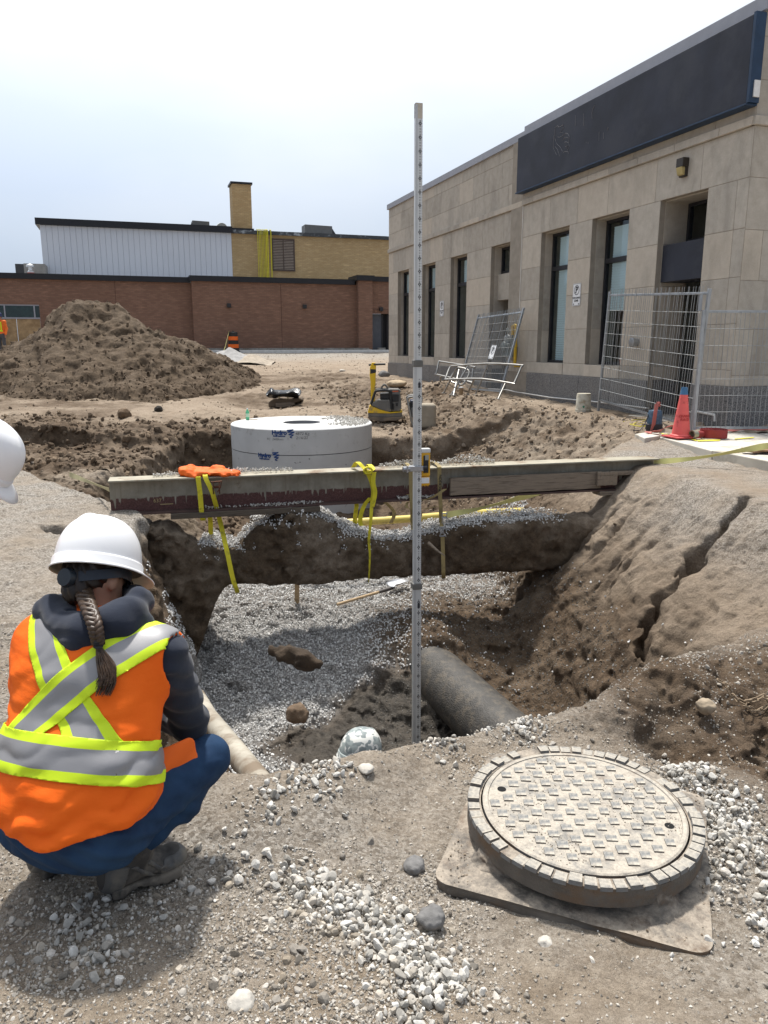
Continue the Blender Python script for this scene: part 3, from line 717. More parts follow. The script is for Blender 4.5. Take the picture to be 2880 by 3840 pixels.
def granite_mat():
    m, t, p = newmat('granite'); N = NT(t); geo = t.nodes.new('ShaderNodeNewGeometry'); v = geo.outputs['Position']
    a = N.noise(v, 55., 3, .7); b = N.noise(v, 2., 4, .6)
    c = N.mix(N.ramp(a, .38, .62), (.055, .055, .058), (.25, .245, .24)); c = N.mix(N.ramp(b, .5, .8, 0, .45), c, (.20, .185, .16))
    oi = t.nodes.new('ShaderNodeObjectInfo'); hs = N.n('ShaderNodeHueSaturation', Color=c); t.links.new(N.ramp(oi.outputs['Random'], 0, 1, .85, 1.12), hs.inputs['Value'])
    t.links.new(hs.outputs[0], p.inputs['Base Color']); p.inputs['Roughness'].default_value = .55; return m
LIME, GRAN = limestone_mat(), granite_mat()
MORTAR = M('mortar', (.30, .265, .22), .95, bump=.3)
CONC = M('concrete_old', (.34, .32, .285), .9, var=.25, scale=4, bump=.5, bscale=45, dirt=(.20, .175, .14), dirtamt=.4)
FRAME = M('dark_frame', (.022, .022, .026), .45, var=.2)
CAPM = M('cap_metal', (.30, .31, .35), .5, var=.06)
NAVY = M('navy_board', (.020, .023, .036), .62, var=.35, scale=1.6, bump=.25, bscale=25, dirt=(.034, .037, .050), dirtamt=.35, dscale=1.2)
NAVYE = M('navy_edge', (.016, .040, .085), .5, var=.2)
DARKIN = M('dark_interior', (.02, .02, .022), .9, bump=0)
BLIND = M('window_blind', (.78, .86, .90), .7, var=.03, scale=2, bump=0)
def glass_mat(name, tint):
    m, t, p = newmat(name); N = NT(t); out = t.nodes['Material Output']
    tr = N.n('ShaderNodeBsdfTransparent', Color=rgb(tint)); gl = N.n('ShaderNodeBsdfGlossy', Roughness=.02, Color=(.9, .95, 1, 1))
    lw = N.n('ShaderNodeLayerWeight'); lw.inputs['Blend'].default_value = .5
    nrm = N.bump(N.noise(N.obj(), 1.3, 2), .12, .05); t.links.new(nrm, gl.inputs['Normal']); fr = N.math('ADD', .03, N.math('MULTIPLY', .7, N.math('POWER', lw.outputs['Facing'], 5.)))
    mxs = t.nodes.new('ShaderNodeMixShader'); t.links.new(fr, mxs.inputs[0]); t.links.new(tr.outputs[0], mxs.inputs[1]); t.links.new(gl.outputs[0], mxs.inputs[2])
    t.links.new(mxs.outputs[0], out.inputs['Surface']); return m
GLASS = glass_mat('window_glass', (.90, .95, .96))
SROT = math.atan2(FD[1], FD[0])
stone = empty('stone_building', 'single-storey pale limestone bank building with granite base and tall windows on the right', 'building', tuple(P0), SROT)
LEN = 17.05; PROJ = 7.03
OPEN = [(16.06, 14.95, .85, 3.65, .24), (13.70, 12.60, .85, 3.65, .24), (11.42, 10.28, .85, 3.65, .24), (8.78, 7.65, .0, 3.65, .34),
        (6.14, 4.98, .84, 3.65, .26), (4.13, 2.92, .84, 3.65, .30), (2.04, .87, -.05, 3.65, .50)]
def yo(t): return .05 if t < PROJ else 0.
def blk(x0, x1, z0, z1, yf=None, depth=.10, mat=LIME, name='stone_block', gap=.004, bev=.006):
    yf = yo((x0+x1)/2) if yf is None else yf
    b = MB(); b.bx(x0+gap, x1-gap, yf-depth, yf, z0+gap, z1-gap)
    return b.build(name, mat, stone, bevel=bev)
# backing wall (mortar) with openings
bk = MB(); xs_ = sorted([0.]+[o[0] for o in OPEN]+[o[1] for o in OPEN]+[LEN])
for a, b in zip(xs_[:-1], xs_[1:]):
    op = [o for o in OPEN if abs(o[1]-a) < 1e-3]
    y1 = yo((a+b)/2)-.006
    if op:
        o = op[0]; bk.bx(a, b, -.6, y1, o[3], 5.84)
        if o[2] > .3: bk.bx(a, b, -.6, y1, -.6, o[2])
        else: bk.bx(a, b, -.6, y1, -.6, -.02)
    else: bk.bx(a, b, -.6, y1, -.6, 5.84)
bk.bx(.02, LEN-.02, -9, -.61, 5.55, 5.7)          # roof slab
bk.bx(.02, LEN-.02, -9, -8.9, -.6, 5.6); bk.bx(LEN-.35, LEN-.02, -8.9, -.61, -.6, 5.6); bk.bx(.02, .35, -8.9, -.61, -.6, 5.6)
bk.bx(.36, LEN-.36, -2.6, -2.5, -.6, 5.6)
bk.build('wall_core', MORTAR, stone)
rs = random.Random(3)
ZC = [.85, 1.55, 2.24, 2.94, 3.65]
edges = [LEN]+[e for o in OPEN for e in o[:2]]+[0.]
for i in range(0, len(edges), 2):                 # piers
    a, b = edges[i+1], edges[i]
    cuts = [a, b]
    if a < PROJ < b: cuts = [a, PROJ, b]
    elif b-a > 1.05 and i not in (0,): cuts = [a, a+(b-a)*.13, b] if i > 10 else [a, b]
    if i == len(edges)-2: cuts = [.0, .24, b]
    for c0, c1 in zip(cuts[:-1], cuts[1:]):
        for z0, z1 in zip(ZC[:-1], ZC[1:]): blk(c0, c1, z0, z1)
    blk(a, b, .60, .85)
for o in OPEN:                                     # sill course
    if o[2] > .3: blk(o[1], o[0], .60, o[2], yf=yo(o[0])+.012)
def row(x0, x1, z0, z1, wid, seed, **kw):
    r = random.Random(seed); x = x0
    while x < x1-.05:
        w_ = min(wid*r.uniform(.6, 1.3), x1-x)
        if x1-(x+w_) < .35: w_ = x1-x
        blk(x, x+w_, z0, z1, **kw); x += w_
for (x0, x1, sd_) in ((0, PROJ, 1), (PROJ, LEN, 2)):
    row(x0, x1, 3.65, 4.35, 1.15, 10+sd_)
    row(x0, x1, 4.35, 4.48, .95, 20+sd_, yf=yo((x0+x1)/2)+.05, depth=.16, name='string_course')
    row(x0, x1, 4.48, 4.96, 1.35, 30+sd_); row(x0, x1, 4.96, 5.52, 1.2, 40+sd_); row(x0, x1, 5.52, 5.84, 1.9, 50+sd_)
# granite plinth
def grow(x0, x1):
    n = max(1, round((x1-x0)/1.1))
    for k in range(n):
        a = x0+(x1-x0)*k/n; b = x0+(x1-x0)*(k+1)/n
        blk(a, b, -.12, .60, yf=yo((a+b)/2)+.035, depth=.16, mat=GRAN, name='granite_panel', bev=.008)
grow(OPEN[3][0], LEN); grow(OPEN[6][0], OPEN[3][1]); grow(0, OPEN[6][1])
fb = MB(); fb.bx(.05, LEN, -.3, yo(1)-.02, -.7, -.125); fb.build('footing', CONC, stone)
# return wall round the near corner: stone blocks on the end face
def eblk(y0, y1, z0, z1, xf=0., mat=LIME, name='stone_block'):
    b = MB(); b.bx(xf, xf+.10, y0+.004, y1-.004, z0+.004, z1-.004); return b.build(name, mat, stone, bevel=.006)
re = random.Random(8)
for zi, (z0, z1) in enumerate(zip([.60, .77]+[1.47, 2.19, 2.92, 3.65], [.77, 1.47]+[2.19, 2.92, 3.65, 4.35])):
    y = .045
    for wd in ([.34, .95, 1.1, 1.1, 1.1] if zi % 2 else [.75, 1.1, 1.05, 1.2, .9]):
        eblk(y-wd, y, z0, z1, -.005); y -= wd
y = .085
for k in range(4): eblk(y-1.2, y, 4.35, 4.48, -.05, name='string_course'); y -= 1.2
for z0, z1 in ((4.48, 4.96), (4.96, 5.52), (5.52, 5.84)):
    y = .045
    for wd in (.36, 1.2, 1.1, 1.3): eblk(y-wd, y, z0, z1, -.005); y -= wd
y = .085
for k in range(4): eblk(y-1.15, y, -.12, .60, -.04, GRAN, 'granite_panel'); y -= 1.15
# jambs of the openings, heads
for o in OPEN:
    y1 = yo(o[0])-.11
    for xx in (o[0], o[1]):
        pass
    jb = MB()
    zb = .62 if o[2] < .3 else o[2]
    for z0, z1 in zip([zb]+[q for q in ZC if q > zb+.1][:-1], [q for q in ZC if q > zb+.1]):
        jb2 = MB(); jb2.bx(o[0]-.012, o[0]+.0, -o[4]-.05, y1, z0+.003, z1-.003); jb2.build('jamb_block', LIME, stone)
        jb2 = MB(); jb2.bx(o[1], o[1]+.012, -o[4]-.05, y1, z0+.003, z1-.003); jb2.build('jamb_block', LIME, stone)
    if o[2] < .3:
        for xx in (o[0]-.012, o[1]): jb2 = MB(); jb2.bx(xx, xx+.012, -o[4]-.05, y1, -.02, .615); jb2.build('jamb_panel', GRAN, stone)
    hd = MB(); hd.bx(o[1]+.013, o[0]-.013, -o[4]-.05, y1, o[3]-.02, o[3]+.0); hd.build('window_head', LIME, stone)
# windows
def window(x0, x1, z0, z1, yd, mull=None, blind=None, name='window'):
    fr = MB(); w_ = .055
    fr.bx(x0, x0+w_, yd-.05, yd+.03, z0, z1); fr.bx(x1-w_, x1, yd-.05, yd+.03, z0, z1)
    fr.bx(x0+w_, x1-w_, yd-.05, yd+.03, z0, z0+w_); fr.bx(x0+w_, x1-w_, yd-.05, yd+.03, z1-w_, z1)
    if mull: fr.bx(x0+w_, x1-w_, yd-.05, yd+.035, mull-.045, mull+.045)
    f = fr.build(name, FRAME, stone)
    zz = [(z0+w_, mull-.045), (mull+.045, z1-w_)] if mull else [(z0+w_, z1-w_)]
    for a, b in zz:
        g = MB(); g.bx(x0+w_, x1-w_, yd-.012, yd-.006, a, b); g.build('pane', GLASS, f)
    if blind:
        bx0, bx1, bz0, bz1 = blind; n = int((bz1-bz0)/.05); bl = MB()
        for k in range(n):
            z = bz0+k*.05; bl.add([(bx0, yd-.065, z), (bx1, yd-.065, z), (bx1, yd-.045, z+.046), (bx0, yd-.045, z+.046)], [(0, 1, 2, 3)])
        bl.build('blind', BLIND, f)
    return f
for i, o in enumerate(OPEN):
    x0, x1, z0, z1, dp = o[1]+.013, o[0]-.013, o[2], o[3]-.02, o[4]
    if i in (0, 1, 2): window(x0, x1, z0, z1, -dp, 2.9, (x0, x1-(.30 if i == 2 else .12), 2.95, 3.6))
    elif i == 4: window(x0, x1, z0, z1, -dp, 2.88, (x0, x1-.20, z0+.05, z1-.08))
    elif i == 5: window(x0, x1, z0, z1, -dp, 2.86, (x0, x1-.16, 1.9, z1-.08))
# side-door bay (small window over a stone panel over a door)
o = OPEN[3]; x0, x1 = o[1]+.013, o[0]-.013
window(x0+.02, x1, 3.0, 3.63, -.32, None)
b = MB(); b.bx(x0, x1, -.42, -.20, 2.34, 2.98); b.build('spandrel_panel', LIME, stone, bevel=.006)
b = MB(); b.bx(x0+.04, x1-.04, -.60, -.55, .02, 2.3); d = b.build('door', FRAME, stone); h_ = MB(); h_.tube([(x0+.14, -.53, 1.0), (x0+.14, -.5, 1.02), (x0+.14, -.5, 1.25), (x0+.14, -.53, 1.27)], .012); h_.build('handle', CAPM, d)
b = MB(); b.bx(x0, x1, -.6, .25, -.10, .0); b.build('door_step', CONC, stone, bevel=.01)
# main entrance
o = OPEN[6]; x0, x1 = o[1]+.013, o[0]-.013
window(x0, x1, 2.98, 3.63, -.55, None, name='transom_window')
b = MB(); b.bx(x0+.005, x1-.005, -.52, -.05, 2.30, 2.92); b.build('entrance_fascia', NAVY, stone, bevel=.008)
b = MB(); b.bx(x0+.02, x0+.62, -.70, -.65, .02, 2.28); d = b.build('door', FRAME, stone)
h_ = MB(); h_.tube([(x0+.55, -.64, .9), (x0+.55, -.6, .92), (x0+.55, -.6, 1.3), (x0+.55, -.64, 1.32)], .012); h_.build('handle', CAPM, d)
b = MB(); b.bx(x0, x1, -.95, .42, -.16, .0); b.build('door_step', CONC, stone, bevel=.012)
b = MB(); b.bx(x0, x1, -1.3, -1.25, 0, 3.6); b.build('lobby_wall', DARKIN, stone)
# roof cap flashing
for x0_, x1_, zz in ((PROJ-.02, LEN+.08, (5.80, 5.97)), (-.08, PROJ, (5.83, 6.03))):
    b = MB(); yy = yo((x0_+x1_)/2); b.bx(x0_, x1_, -.35, yy+.05, zz[0]+.001, zz[1]); b.build('cap_flashing', CAPM, stone, bevel=.008)
b = MB(); b.bx(-.1, .3, -9.0, -.34, 5.83, 6.03); b.build('cap_flashing', CAPM, stone, bevel=.008)
# downpipe seam, vent, lamp
b = MB(); b.bx(PROJ-.012, PROJ+.01, -.02, .065, .6, 4.35); b.build('expansion_strip', M('pale_strip', (.55, .53, .49), .7), stone)
b = MB(); ro = Euler((math.radians(-90), 0, 0)).to_matrix()
b.lathe([(.07, 0), (.07, .09), (.085, .095), (.085, .13), (.07, .135)], (2.42, .05, 1.28), 20, rot=ro); b.build('vent_cap', M('galvanised', (.42, .43, .44), .4, .8, var=.2), stone, smooth=35)
l_ = MB(); l_.bx(1.385, 1.535, .05, .11, 3.92, 4.20); l_.bx(1.375, 1.545, .05, .17, 4.07, 4.205); lo_ = l_.build('wall_lamp', M('lamp_bronze', (.05, .042, .035), .5, .3), stone, bevel=.006)
l_ = MB(); l_.prism([(.09, 4.065), (.18, 4.065), (.15, 3.95), (.09, 3.935)], 0, 1.392, 1.528); l_.build('lamp_lens', M('lamp_amber', (.42, .34, .15), .35, var=.2), lo_, bevel=.006)

# ------------------------------------------------------------------ painted-over fascia sign
sg = empty('fascia_sign', 'long blank sign board painted dark navy along the roofline of the stone building', 'sign', tuple(facade(3.55, .14, 5.2)), SROT)
b = MB(); b.bx(-3.55, 3.50, -.08, .10, -.57, .58); b.build('board', NAVY, sg, bevel=.01)
b = MB(); b.bx(-3.57, 3.52, -.08, .115, -.60, -.573); b.build('bottom_trim', NAVYE, sg, bevel=.004)
b = MB(); b.bx(-3.60, -3.551, -.08, .10, -.57, .60); b.build('end_cap', NAVYE, sg)
b = MB(); b.bx(-3.625, -3.601, -.06, .04, -.50, -.28); b.build('junction_box', M('white_plastic', (.75, .75, .74), .5), sg, bevel=.004)
SCR = M('scratch_line', (.20, .20, .21), .8, bump=0)
lion = [[(500, 575), (505, 490), (530, 475), (545, 490), (590, 465), (590, 500), (570, 520), (555, 545), (580, 545), (585, 575), (545, 595), (530, 590)],
        [(590, 575), (610, 552), (635, 555), (652, 585), (645, 640), (650, 690), (630, 730)], [(580, 630), (600, 600), (625, 595), (640, 600)],
        [(495, 570), (488, 640), (485, 700), (510, 760), (520, 775)], [(500, 600), (520, 660), (560, 700), (580, 740)], [(505, 690), (530, 725), (550, 790)],
        [(600, 645), (620, 640), (640, 650)], [(610, 690), (635, 680), (620, 710)], [(590, 750), (610, 740), (640, 745), (640, 765)],
        [(715, 365), (715, 475)], [(802, 345), (800, 475)], [(915, 262), (895, 300), (885, 345), (888, 400)], [(960, 535), (958, 630)], [(1005, 545), (1004, 612)], [(1055, 488), (1042, 525)], [(845, 640), (846, 662)], [(825, 640), (826, 655)]]
def on_facade(px, py, off):
    d = ray(px, py); q = P0+FN*off; k = np.dot(q-CAM, FN)/np.dot(d, FN); p = CAM+d*k-P0
    return float(p@FD), float(p[2])
for ln in lion:
    pts = []
    for (cx_, cy_) in ln:
        t, z = on_facade(1900+cx_*.3617, 300+cy_*.3617, .24); pts.append((t-3.55, .1025, z-5.2))
    b = MB(); b.tube(pts, .0045, 4); b.build('scratched_outline', SCR, sg)

# ------------------------------------------------------------------ parking signs
SIGNW = M('sign_white', (.78, .79, .80), .45, var=.03, bump=0); SIGNK = M('sign_black', (.02, .02, .022), .5, bump=0); SIGNR = M('sign_ring', (.10, .10, .11), .5, bump=0)
def rrect(w_, h_, r, n=5):
    pts = []
    for cx_, cy_, a0 in ((w_/2-r, h_/2-r, 0), (-w_/2+r, h_/2-r, 90), (-w_/2+r, -h_/2+r, 180), (w_/2-r, -h_/2+r, 270)):
        for k in range(n+1):
            a = math.radians(a0+90*k/n); pts.append((cx_+r*math.cos(a), cy_+r*math.sin(a)))
    return pts
def parking_sign(label, mat4, tow=True):
    """local x right, z up, faces -y"""
    e = bpy.data.objects.new('parking_sign', None); COL.objects.link(e); tag(e, label, 'sign', 'no parking signs'); e.matrix_world = mat4
    hh = .45 if tow else .34
    b = MB(); b.prism(rrect(.30, hh, .025), 1, -.002, .002); b.build('plate', SIGNW, e)
    b = MB(); o_ = rrect(.285, hh-.015, .02); i_ = rrect(.272, hh-.028, .016); n = len(o_)
    b.add([(p[0], -.0035, p[1]) for p in o_]+[(p[0], -.0035, p[1]) for p in i_], [(k, (k+1) % n, n+(k+1) % n, n+k) for k in range(n)]); b.build('border', SIGNK, e)
    cz = .09 if tow else .04
    me = text_mesh('P', .17, .0005, .006); o = link('letter', me, SIGNK, e); o.rotation_euler = (math.radians(90), 0, 0); o.location = (0, -.0045, cz)
    b = MB(); n = 28; R0, R1 = .098, .082
    b.add([(R*math.cos(2*math.pi*k/n), -.0035, cz+R*math.sin(2*math.pi*k/n)) for R in (R0, R1) for k in range(n)], [(k, (k+1) % n, n+(k+1) % n, n+k) for k in range(n)])
    b.build('ring', SIGNR, e)
    b = MB(); b.box((0, -.004, cz), (.017, .001, .185), Matrix.Rotation(math.radians(45), 3, 'Y')); b.build('ring_slash', SIGNR, e)
    if tow:
        for tx, zz, sz in (('TOW AWAY', -.065, .05), ('ZONE', -.12, .055)):
            o = link('lettering', text_mesh(tx, sz, .0005, .002), SIGNK, e); o.rotation_euler = (math.radians(90), 0, 0); o.location = (0, -.0045, zz)
    zz = -.185 if tow else -.13
    for sx in (-1, 1):
        b = MB(); b.add([(sx*.12, -.004, zz), (sx*.08, -.004, zz+.02), (sx*.08, -.004, zz-.02)], [(0, 1, 2)]); b.build('arrow', SIGNK, e)
    return e
def facade_mat(t, s, z):
    # x axis runs to the viewer's right (towards the near corner), y axis into the wall
    X_ = -FD; Y_ = -FN; m = Matrix(((X_[0], Y_[0], 0, 0), (X_[1], Y_[1], 0, 0), (0, 0, 1, 0), (0, 0, 0, 1))); m.translation = Vector(facade(t, s, z)); return m
parking_sign('white no-parking tow-away sign on the stone pier beside the fence panel with the wide mesh', facade_mat(4.55, .06, 2.24))
parking_sign('white no-parking tow-away sign on a far stone pier between two narrow windows', facade_mat(12.01, .012, 2.27))
# ================================================================== BRICK BUILDING (back)
def brick_mat(name, c1, c2, mortar, sx=.215, sz=.075, dark=None):
    m, t, p = newmat(name); N = NT(t); v = N.obj()
    sep = N.n('ShaderNodeSeparateXYZ', Vector=v); u = N.math('ADD', sep.outputs[0], sep.outputs[1])
    cmb = N.n('ShaderNodeCombineXYZ'); t.links.new(u, cmb.inputs[0]); t.links.new(sep.outputs[2], cmb.inputs[1])
    br = N.n('ShaderNodeTexBrick', Vector=cmb.outputs[0]); br.inputs['Scale'].default_value = 1; br.inputs['Mortar Size'].default_value = .009
    br.inputs['Brick Width'].default_value = sx; br.inputs['Row Height'].default_value = sz; br.inputs['Bias'].default_value = -.15
    br.inputs['Color1'].default_value = rgb(c1); br.inputs['Color2'].default_value = rgb(c2); br.inputs['Mortar'].default_value = rgb(mortar)
    c = N.mix(N.ramp(N.noise(v, .55, 4), .35, .7, 0, .4), br.outputs[0], tuple(x*.78 for x in c1))
    mpn = N.n('ShaderNodeMapping', Vector=cmb.outputs[0]); mpn.inputs['Scale'].default_value = (1.4, 9, 1)
    c = N.mix(N.ramp(N.noise(mpn.outputs[0], 1.2, 2), .55, .75, 0, .5), c, tuple(min(1, x*1.4) for x in c2))
    t.links.new(c, p.inputs['Base Color']); p.inputs['Roughness'].default_value = .9; p.inputs['Specular IOR Level'].default_value = .2
    t.links.new(N.bump(br.outputs['Fac'], .4, -.006), p.inputs['Normal']); return m
RED = brick_mat('red_brick', (.20, .112, .079), (.27, .155, .108), (.165, .112, .088))
YEL = brick_mat('yellow_brick', (.46, .32, .16), (.54, .40, .22), (.36, .26, .15))
BLK = M('black_flashing', (.012, .013, .017), .45, var=.15)
PANELW = M('white_panel', (.60, .63, .68), .5, var=.03, scale=.6, bump=0)
YPIPE = M('yellow_pipe', (.62, .56, .02), .45, var=.08)
brick = empty('brick_building', 'low red brick building with black parapet, yellow brick and white panel upper storey behind', 'building', tuple(B0), AZ)
# local: x along the wall, y away from the viewer
def part(name, mat, boxes, bevel=None, parent=None):
    b = MB()
    for q in boxes: b.bx(*q)
    return b.build(name, mat, parent or brick, bevel=bevel)
part('red_wall', RED, [(-46, -16.6, .35, 1.0, 2.13, 3.3), (-46, -21.9, .35, 1.0, -.8, 2.13), (-16.6, -9.44, .35, 1.0, -.8, 3.3), (-21.9, -16.6, .6, 1.0, -.8, .35)])
part('red_bay', RED, [(-9.44, -.86, 0, .6, -.8, 3.36)])
part('red_pier', RED, [(-.86, -.09, -.40, .5, -.8, 3.56)])
part('red_wall_over_door', RED, [(-.09, 6, .0, .5, 2.12, 3.56), (1.35, 6, .01, .5, -.8, 2.12)])
b = MB()
for k in range(18): b.bx(-.085+k*.08, -.085+k*.08+.07, -.02, .3, 1.89, 2.11)
b.build('soldier_course', RED, brick)
part('parapet_cap', BLK, [(-46, -9.5, .22, 1.2, 3.3, 3.56)]); part('parapet_cap', BLK, [(-9.54, -.97, -.12, 1.2, 3.361, 3.63)]); part('parapet_cap', BLK, [(-.98, -.0, -.52, 1.2, 3.561, 3.83)]); part('parapet_cap', BLK, [(.001, 6, -.12, 1.2, 3.561, 3.82)])
part('low_roof', M('roof_gravel', (.25, .25, .25), .9), [(-46, 6, 1.0, 6.2, 3.0, 3.2)])
part('base_kerb', CONC, [(-9.5, -.3, -.45, -.01, -.55, .08)]); part('base_kerb', CONC, [(-13.5, -9.51, .05, .34, -.45, .05)])
for x_ in (-13.1, -4.95): part('control_joint', M('joint', (.07, .04, .03), .9, bump=0), [(x_, x_+.02, (.342 if x_ < -10 else -.008), (.349 if x_ < -10 else -.001), 0, 3.3)])
for x_, z_, yy in ((-7.64, 2.2, 0), (-3.71, 2.2, 0), (.5, 2.12, 0), (-13.53, 2.16, .35)):
    part('wall_light', FRAME, [(x_-.1, x_+.1, yy-.16, yy-.0005, z_-.10, z_+.10)], .015)
# side door recess
dr = part('door', M('grey_door', (.085, .095, .115), .5, var=.1), [(.0, .62, .22, .27, -.1, 1.88)])
part('handle', CAPM, [(.03, .09, .16, .219, .75, .95)], parent=dr)
part('door_recess', DARKIN, [(.62, 1.36, .30, .36, -.2, 1.89)]); part('door_frame', FRAME, [(.62, .67, .16, .29, -.1, 1.88), (.90, .95, .16, .29, -.1, 1.88)])
# windows over plywood
wf = MB()
for x0_, x1_ in ((-18.35, -18.15), (-18.1, -16.86), (-16.8, -16.62), (-19.7, -18.41), (-21.2, -19.76)): wf.bx(x0_-.03, x1_+.03, .40, .44, 1.53, 2.09)
gl_ = wf.build('window_glazing', M('far_glass', (.015, .035, .035), .12, var=.3, spec=.6), brick)
part('window_frame', CAPM, [(-21.9, -16.6, .37, .45, 2.07, 2.13), (-21.9, -16.6, .37, .45, 1.46, 1.53)]+[(x_-.03, x_+.03, .37, .45, 1.53, 2.07) for x_ in (-21.3, -19.73, -18.13, -16.83, -18.38)])
OSB = M('plywood', (.40, .27, .14), .8, var=.2, scale=5, bump=.2, dirt=(.28, .18, .09), dirtamt=.5)
for k in range(5):
    a = -21.9+k*1.06; part('plywood_sheet', OSB, [(a+.01, a+1.05, .40, .43, -.6, 1.459)])
# white panel volume
for k in range(34):
    a = -16.75+k*.2985; part('wall_panel', PANELW, [(a+.004, a+.2945, 6.0, 6.1, 3.0, 6.52)], .012)
part('upper_core', PANELW, [(-16.75, -6.6, 6.06, 16, 3.0, 6.5)]); part('upper_cap', BLK, [(-16.95, -6.55, 5.82, 16.2, 6.521, 6.86)])
part('yellow_wall', YEL, [(-6.6, 12, 6.02, 16, 3.0, 6.5)]); part('upper_cap', M('worn_flashing', (.05, .055, .06), .5, var=.3, dirt=(.35, .38, .4), dirtamt=.25, dscale=2.5), [(-6.549, 12, 5.85, 16.2, 6.501, 6.70)])
ch = part('chimney', YEL, [(-6.42, -5.33, 6.3, 7.5, 6.5, 9.25)]); part('chimney_cap', BLK, [(-6.5, -5.25, 6.22, 7.58, 9.251, 9.36)], parent=ch); part('chimney_flashing', BLK, [(-6.5, -5.25, 6.2, 7.6, 6.71, 6.84)], parent=ch)
for k, x_ in enumerate([-5.12, -5.03, -4.95, -4.87, -4.79, -4.71, -4.63, -4.54, -4.35]):
    b = MB(); r = .017 if k < 6 else .028
    b.tube([(x_, 6.4, 6.76), (x_, 6.0, 6.79), (x_, 5.80, 6.74), (x_, 5.78, 6.6), (x_, 5.78, 3.2)], r, 7); b.build('gas_riser', YPIPE, brick, smooth=40)
lv = part('louvre', M('louvre_frame', (.10, .07, .055), .6), [(-4.28, -4.22, 5.93, 6.02, 4.5, 6.32), (-2.99, -2.93, 5.93, 6.02, 4.5, 6.32), (-4.22, -2.99, 5.93, 6.02, 6.26, 6.32), (-4.22, -2.99, 5.93, 6.02, 4.5, 4.55), (-3.63, -3.58, 5.93, 6.02, 4.55, 6.26), (-4.22, -2.99, 6.005, 6.015, 4.55, 6.26)])
SLAT = M('louvre_slat', (.40, .33, .27), .6, var=.1)
for k in range(19):
    z_ = 4.60+k*.088; b = MB(); b.add([(-4.21, 5.94, z_), (-3.0, 5.94, z_), (-3.0, 5.998, z_+.05), (-4.21, 5.998, z_+.05), (-4.21, 5.945, z_-.006), (-3.0, 5.945, z_-.006), (-3.0, 6.003, z_+.044), (-4.21, 6.003, z_+.044)], [(0, 1, 2, 3), (7, 6, 5, 4), (0, 4, 5, 1)]); b.build('slat', SLAT, lv)
def world_brick(x_, y_, z_): return tuple(B0+BD*x_-BN*y_+np.array([0, 0, z_]))
# rooftop plant
GREY = M('unit_grey', (.16, .16, .155), .6, var=.1); GREYD = M('unit_dark', (.05, .05, .052), .6)
def hvac(label, x_, y_, z_, L_, Hh, tip):
    e = empty('rooftop_unit', label, 'rooftop unit', world_brick(x_, y_, z_), AZ, 'rooftop air units')
    b = MB(); b.prism([(-L_/2, 0), (L_/2, 0), (L_/2, Hh), (-L_/2, Hh*1.03)], 1, -.5, .5); b.build('casing', GREY, e, bevel=.015)
    b = MB(); s_ = 1 if tip > 0 else -1
    b.prism([(s_*L_/2, Hh*.9), (s_*(L_/2+.35), Hh*.45), (s_*L_/2, .02)], 1, -.45, .45); b.build('hood', GREYD, e, bevel=.01)
    b = MB(); b.bx(-L_*.1, L_*.12, -.515, -.501, .08, Hh*.6); b.build('access_panel', GREYD, e)
    b = MB(); b.bx(L_*.22, L_*.27, -.515, -.501, .14, Hh*.4); b.build('label_plate', SIGNW, e); return e
hvac('dark grey rooftop air unit with left-hand hood on the white-panelled roof', -8.05, 9, 6.5, 1.0, .95, -1)
hvac('long dark grey rooftop air unit with pointed hood on the yellow brick roof', -.85, 9, 6.4, 1.75, 1.12, 1)
e = empty('roof_fan', 'round pale fan housing on yellow pipework between the rooftop unit and the chimney', 'roof fan', world_brick(-7.0, 8.0, 6.5), AZ)
b = MB(); ro = Euler((math.radians(90), 0, 0)).to_matrix(); b.lathe([(.0, -.2), (.33, -.2), (.36, 0), (.33, .2), (0, .2)], (.1, 0, .48), 20, rot=ro); b.build('fan_housing', M('pale_metal', (.45, .47, .44), .5, .3), e, smooth=40)
b = MB(); b.bx(-.25, .3, -.25, .25, 0, .2); b.bx(.38, .6, -.12, .12, 0, .42); b.build('fan_base', GREYD, e)
b = MB(); b.tube([(-.75, -.1, .36), (-.4, -.1, .36), (-.3, -.1, .42), (-.1, -.1, .36), (.2, -.1, .36)], .05, 8); b.build('fan_pipe', M('mustard_pipe', (.42, .34, .06), .5), e, smooth=40)
e = empty('vent_stack', 'silver double-capped vent stack on the low roof at far left', 'vent', world_brick(-17.2, 4.0, 3.2), AZ)
b = MB(); b.lathe([(.16, 0), (.16, .75), (.10, .8), (.10, .95), (.2, .96), (.2, 1.05), (.02, 1.14)], (0, 0, 0), 16); b.build('stack', M('bright_metal', (.7, .7, .7), .3, .8), e, smooth=40)
b = MB(); b.lathe([(.11, .55), (.175, .56), (.175, .64), (.11, .65)], (.0, 0, .05), 16); b.build('band', M('red_band', (.35, .1, .08), .5), e, smooth=40)
e = empty('rooftop_block', 'flat grey plant screen on the low roof at the far left edge', 'plant screen', world_brick(-17.3, 4.6, 3.2), AZ)
b = MB(); b.bx(-.68, -.27, 0, 2.0, -.2, 1.16); b.build('end_wall', GREYD, e); b = MB(); b.bx(-.269, .76, -.02, 2.0, -.2, 1.19); b.build('screen_wall', M('screen_taupe', (.27, .26, .24), .7), e)
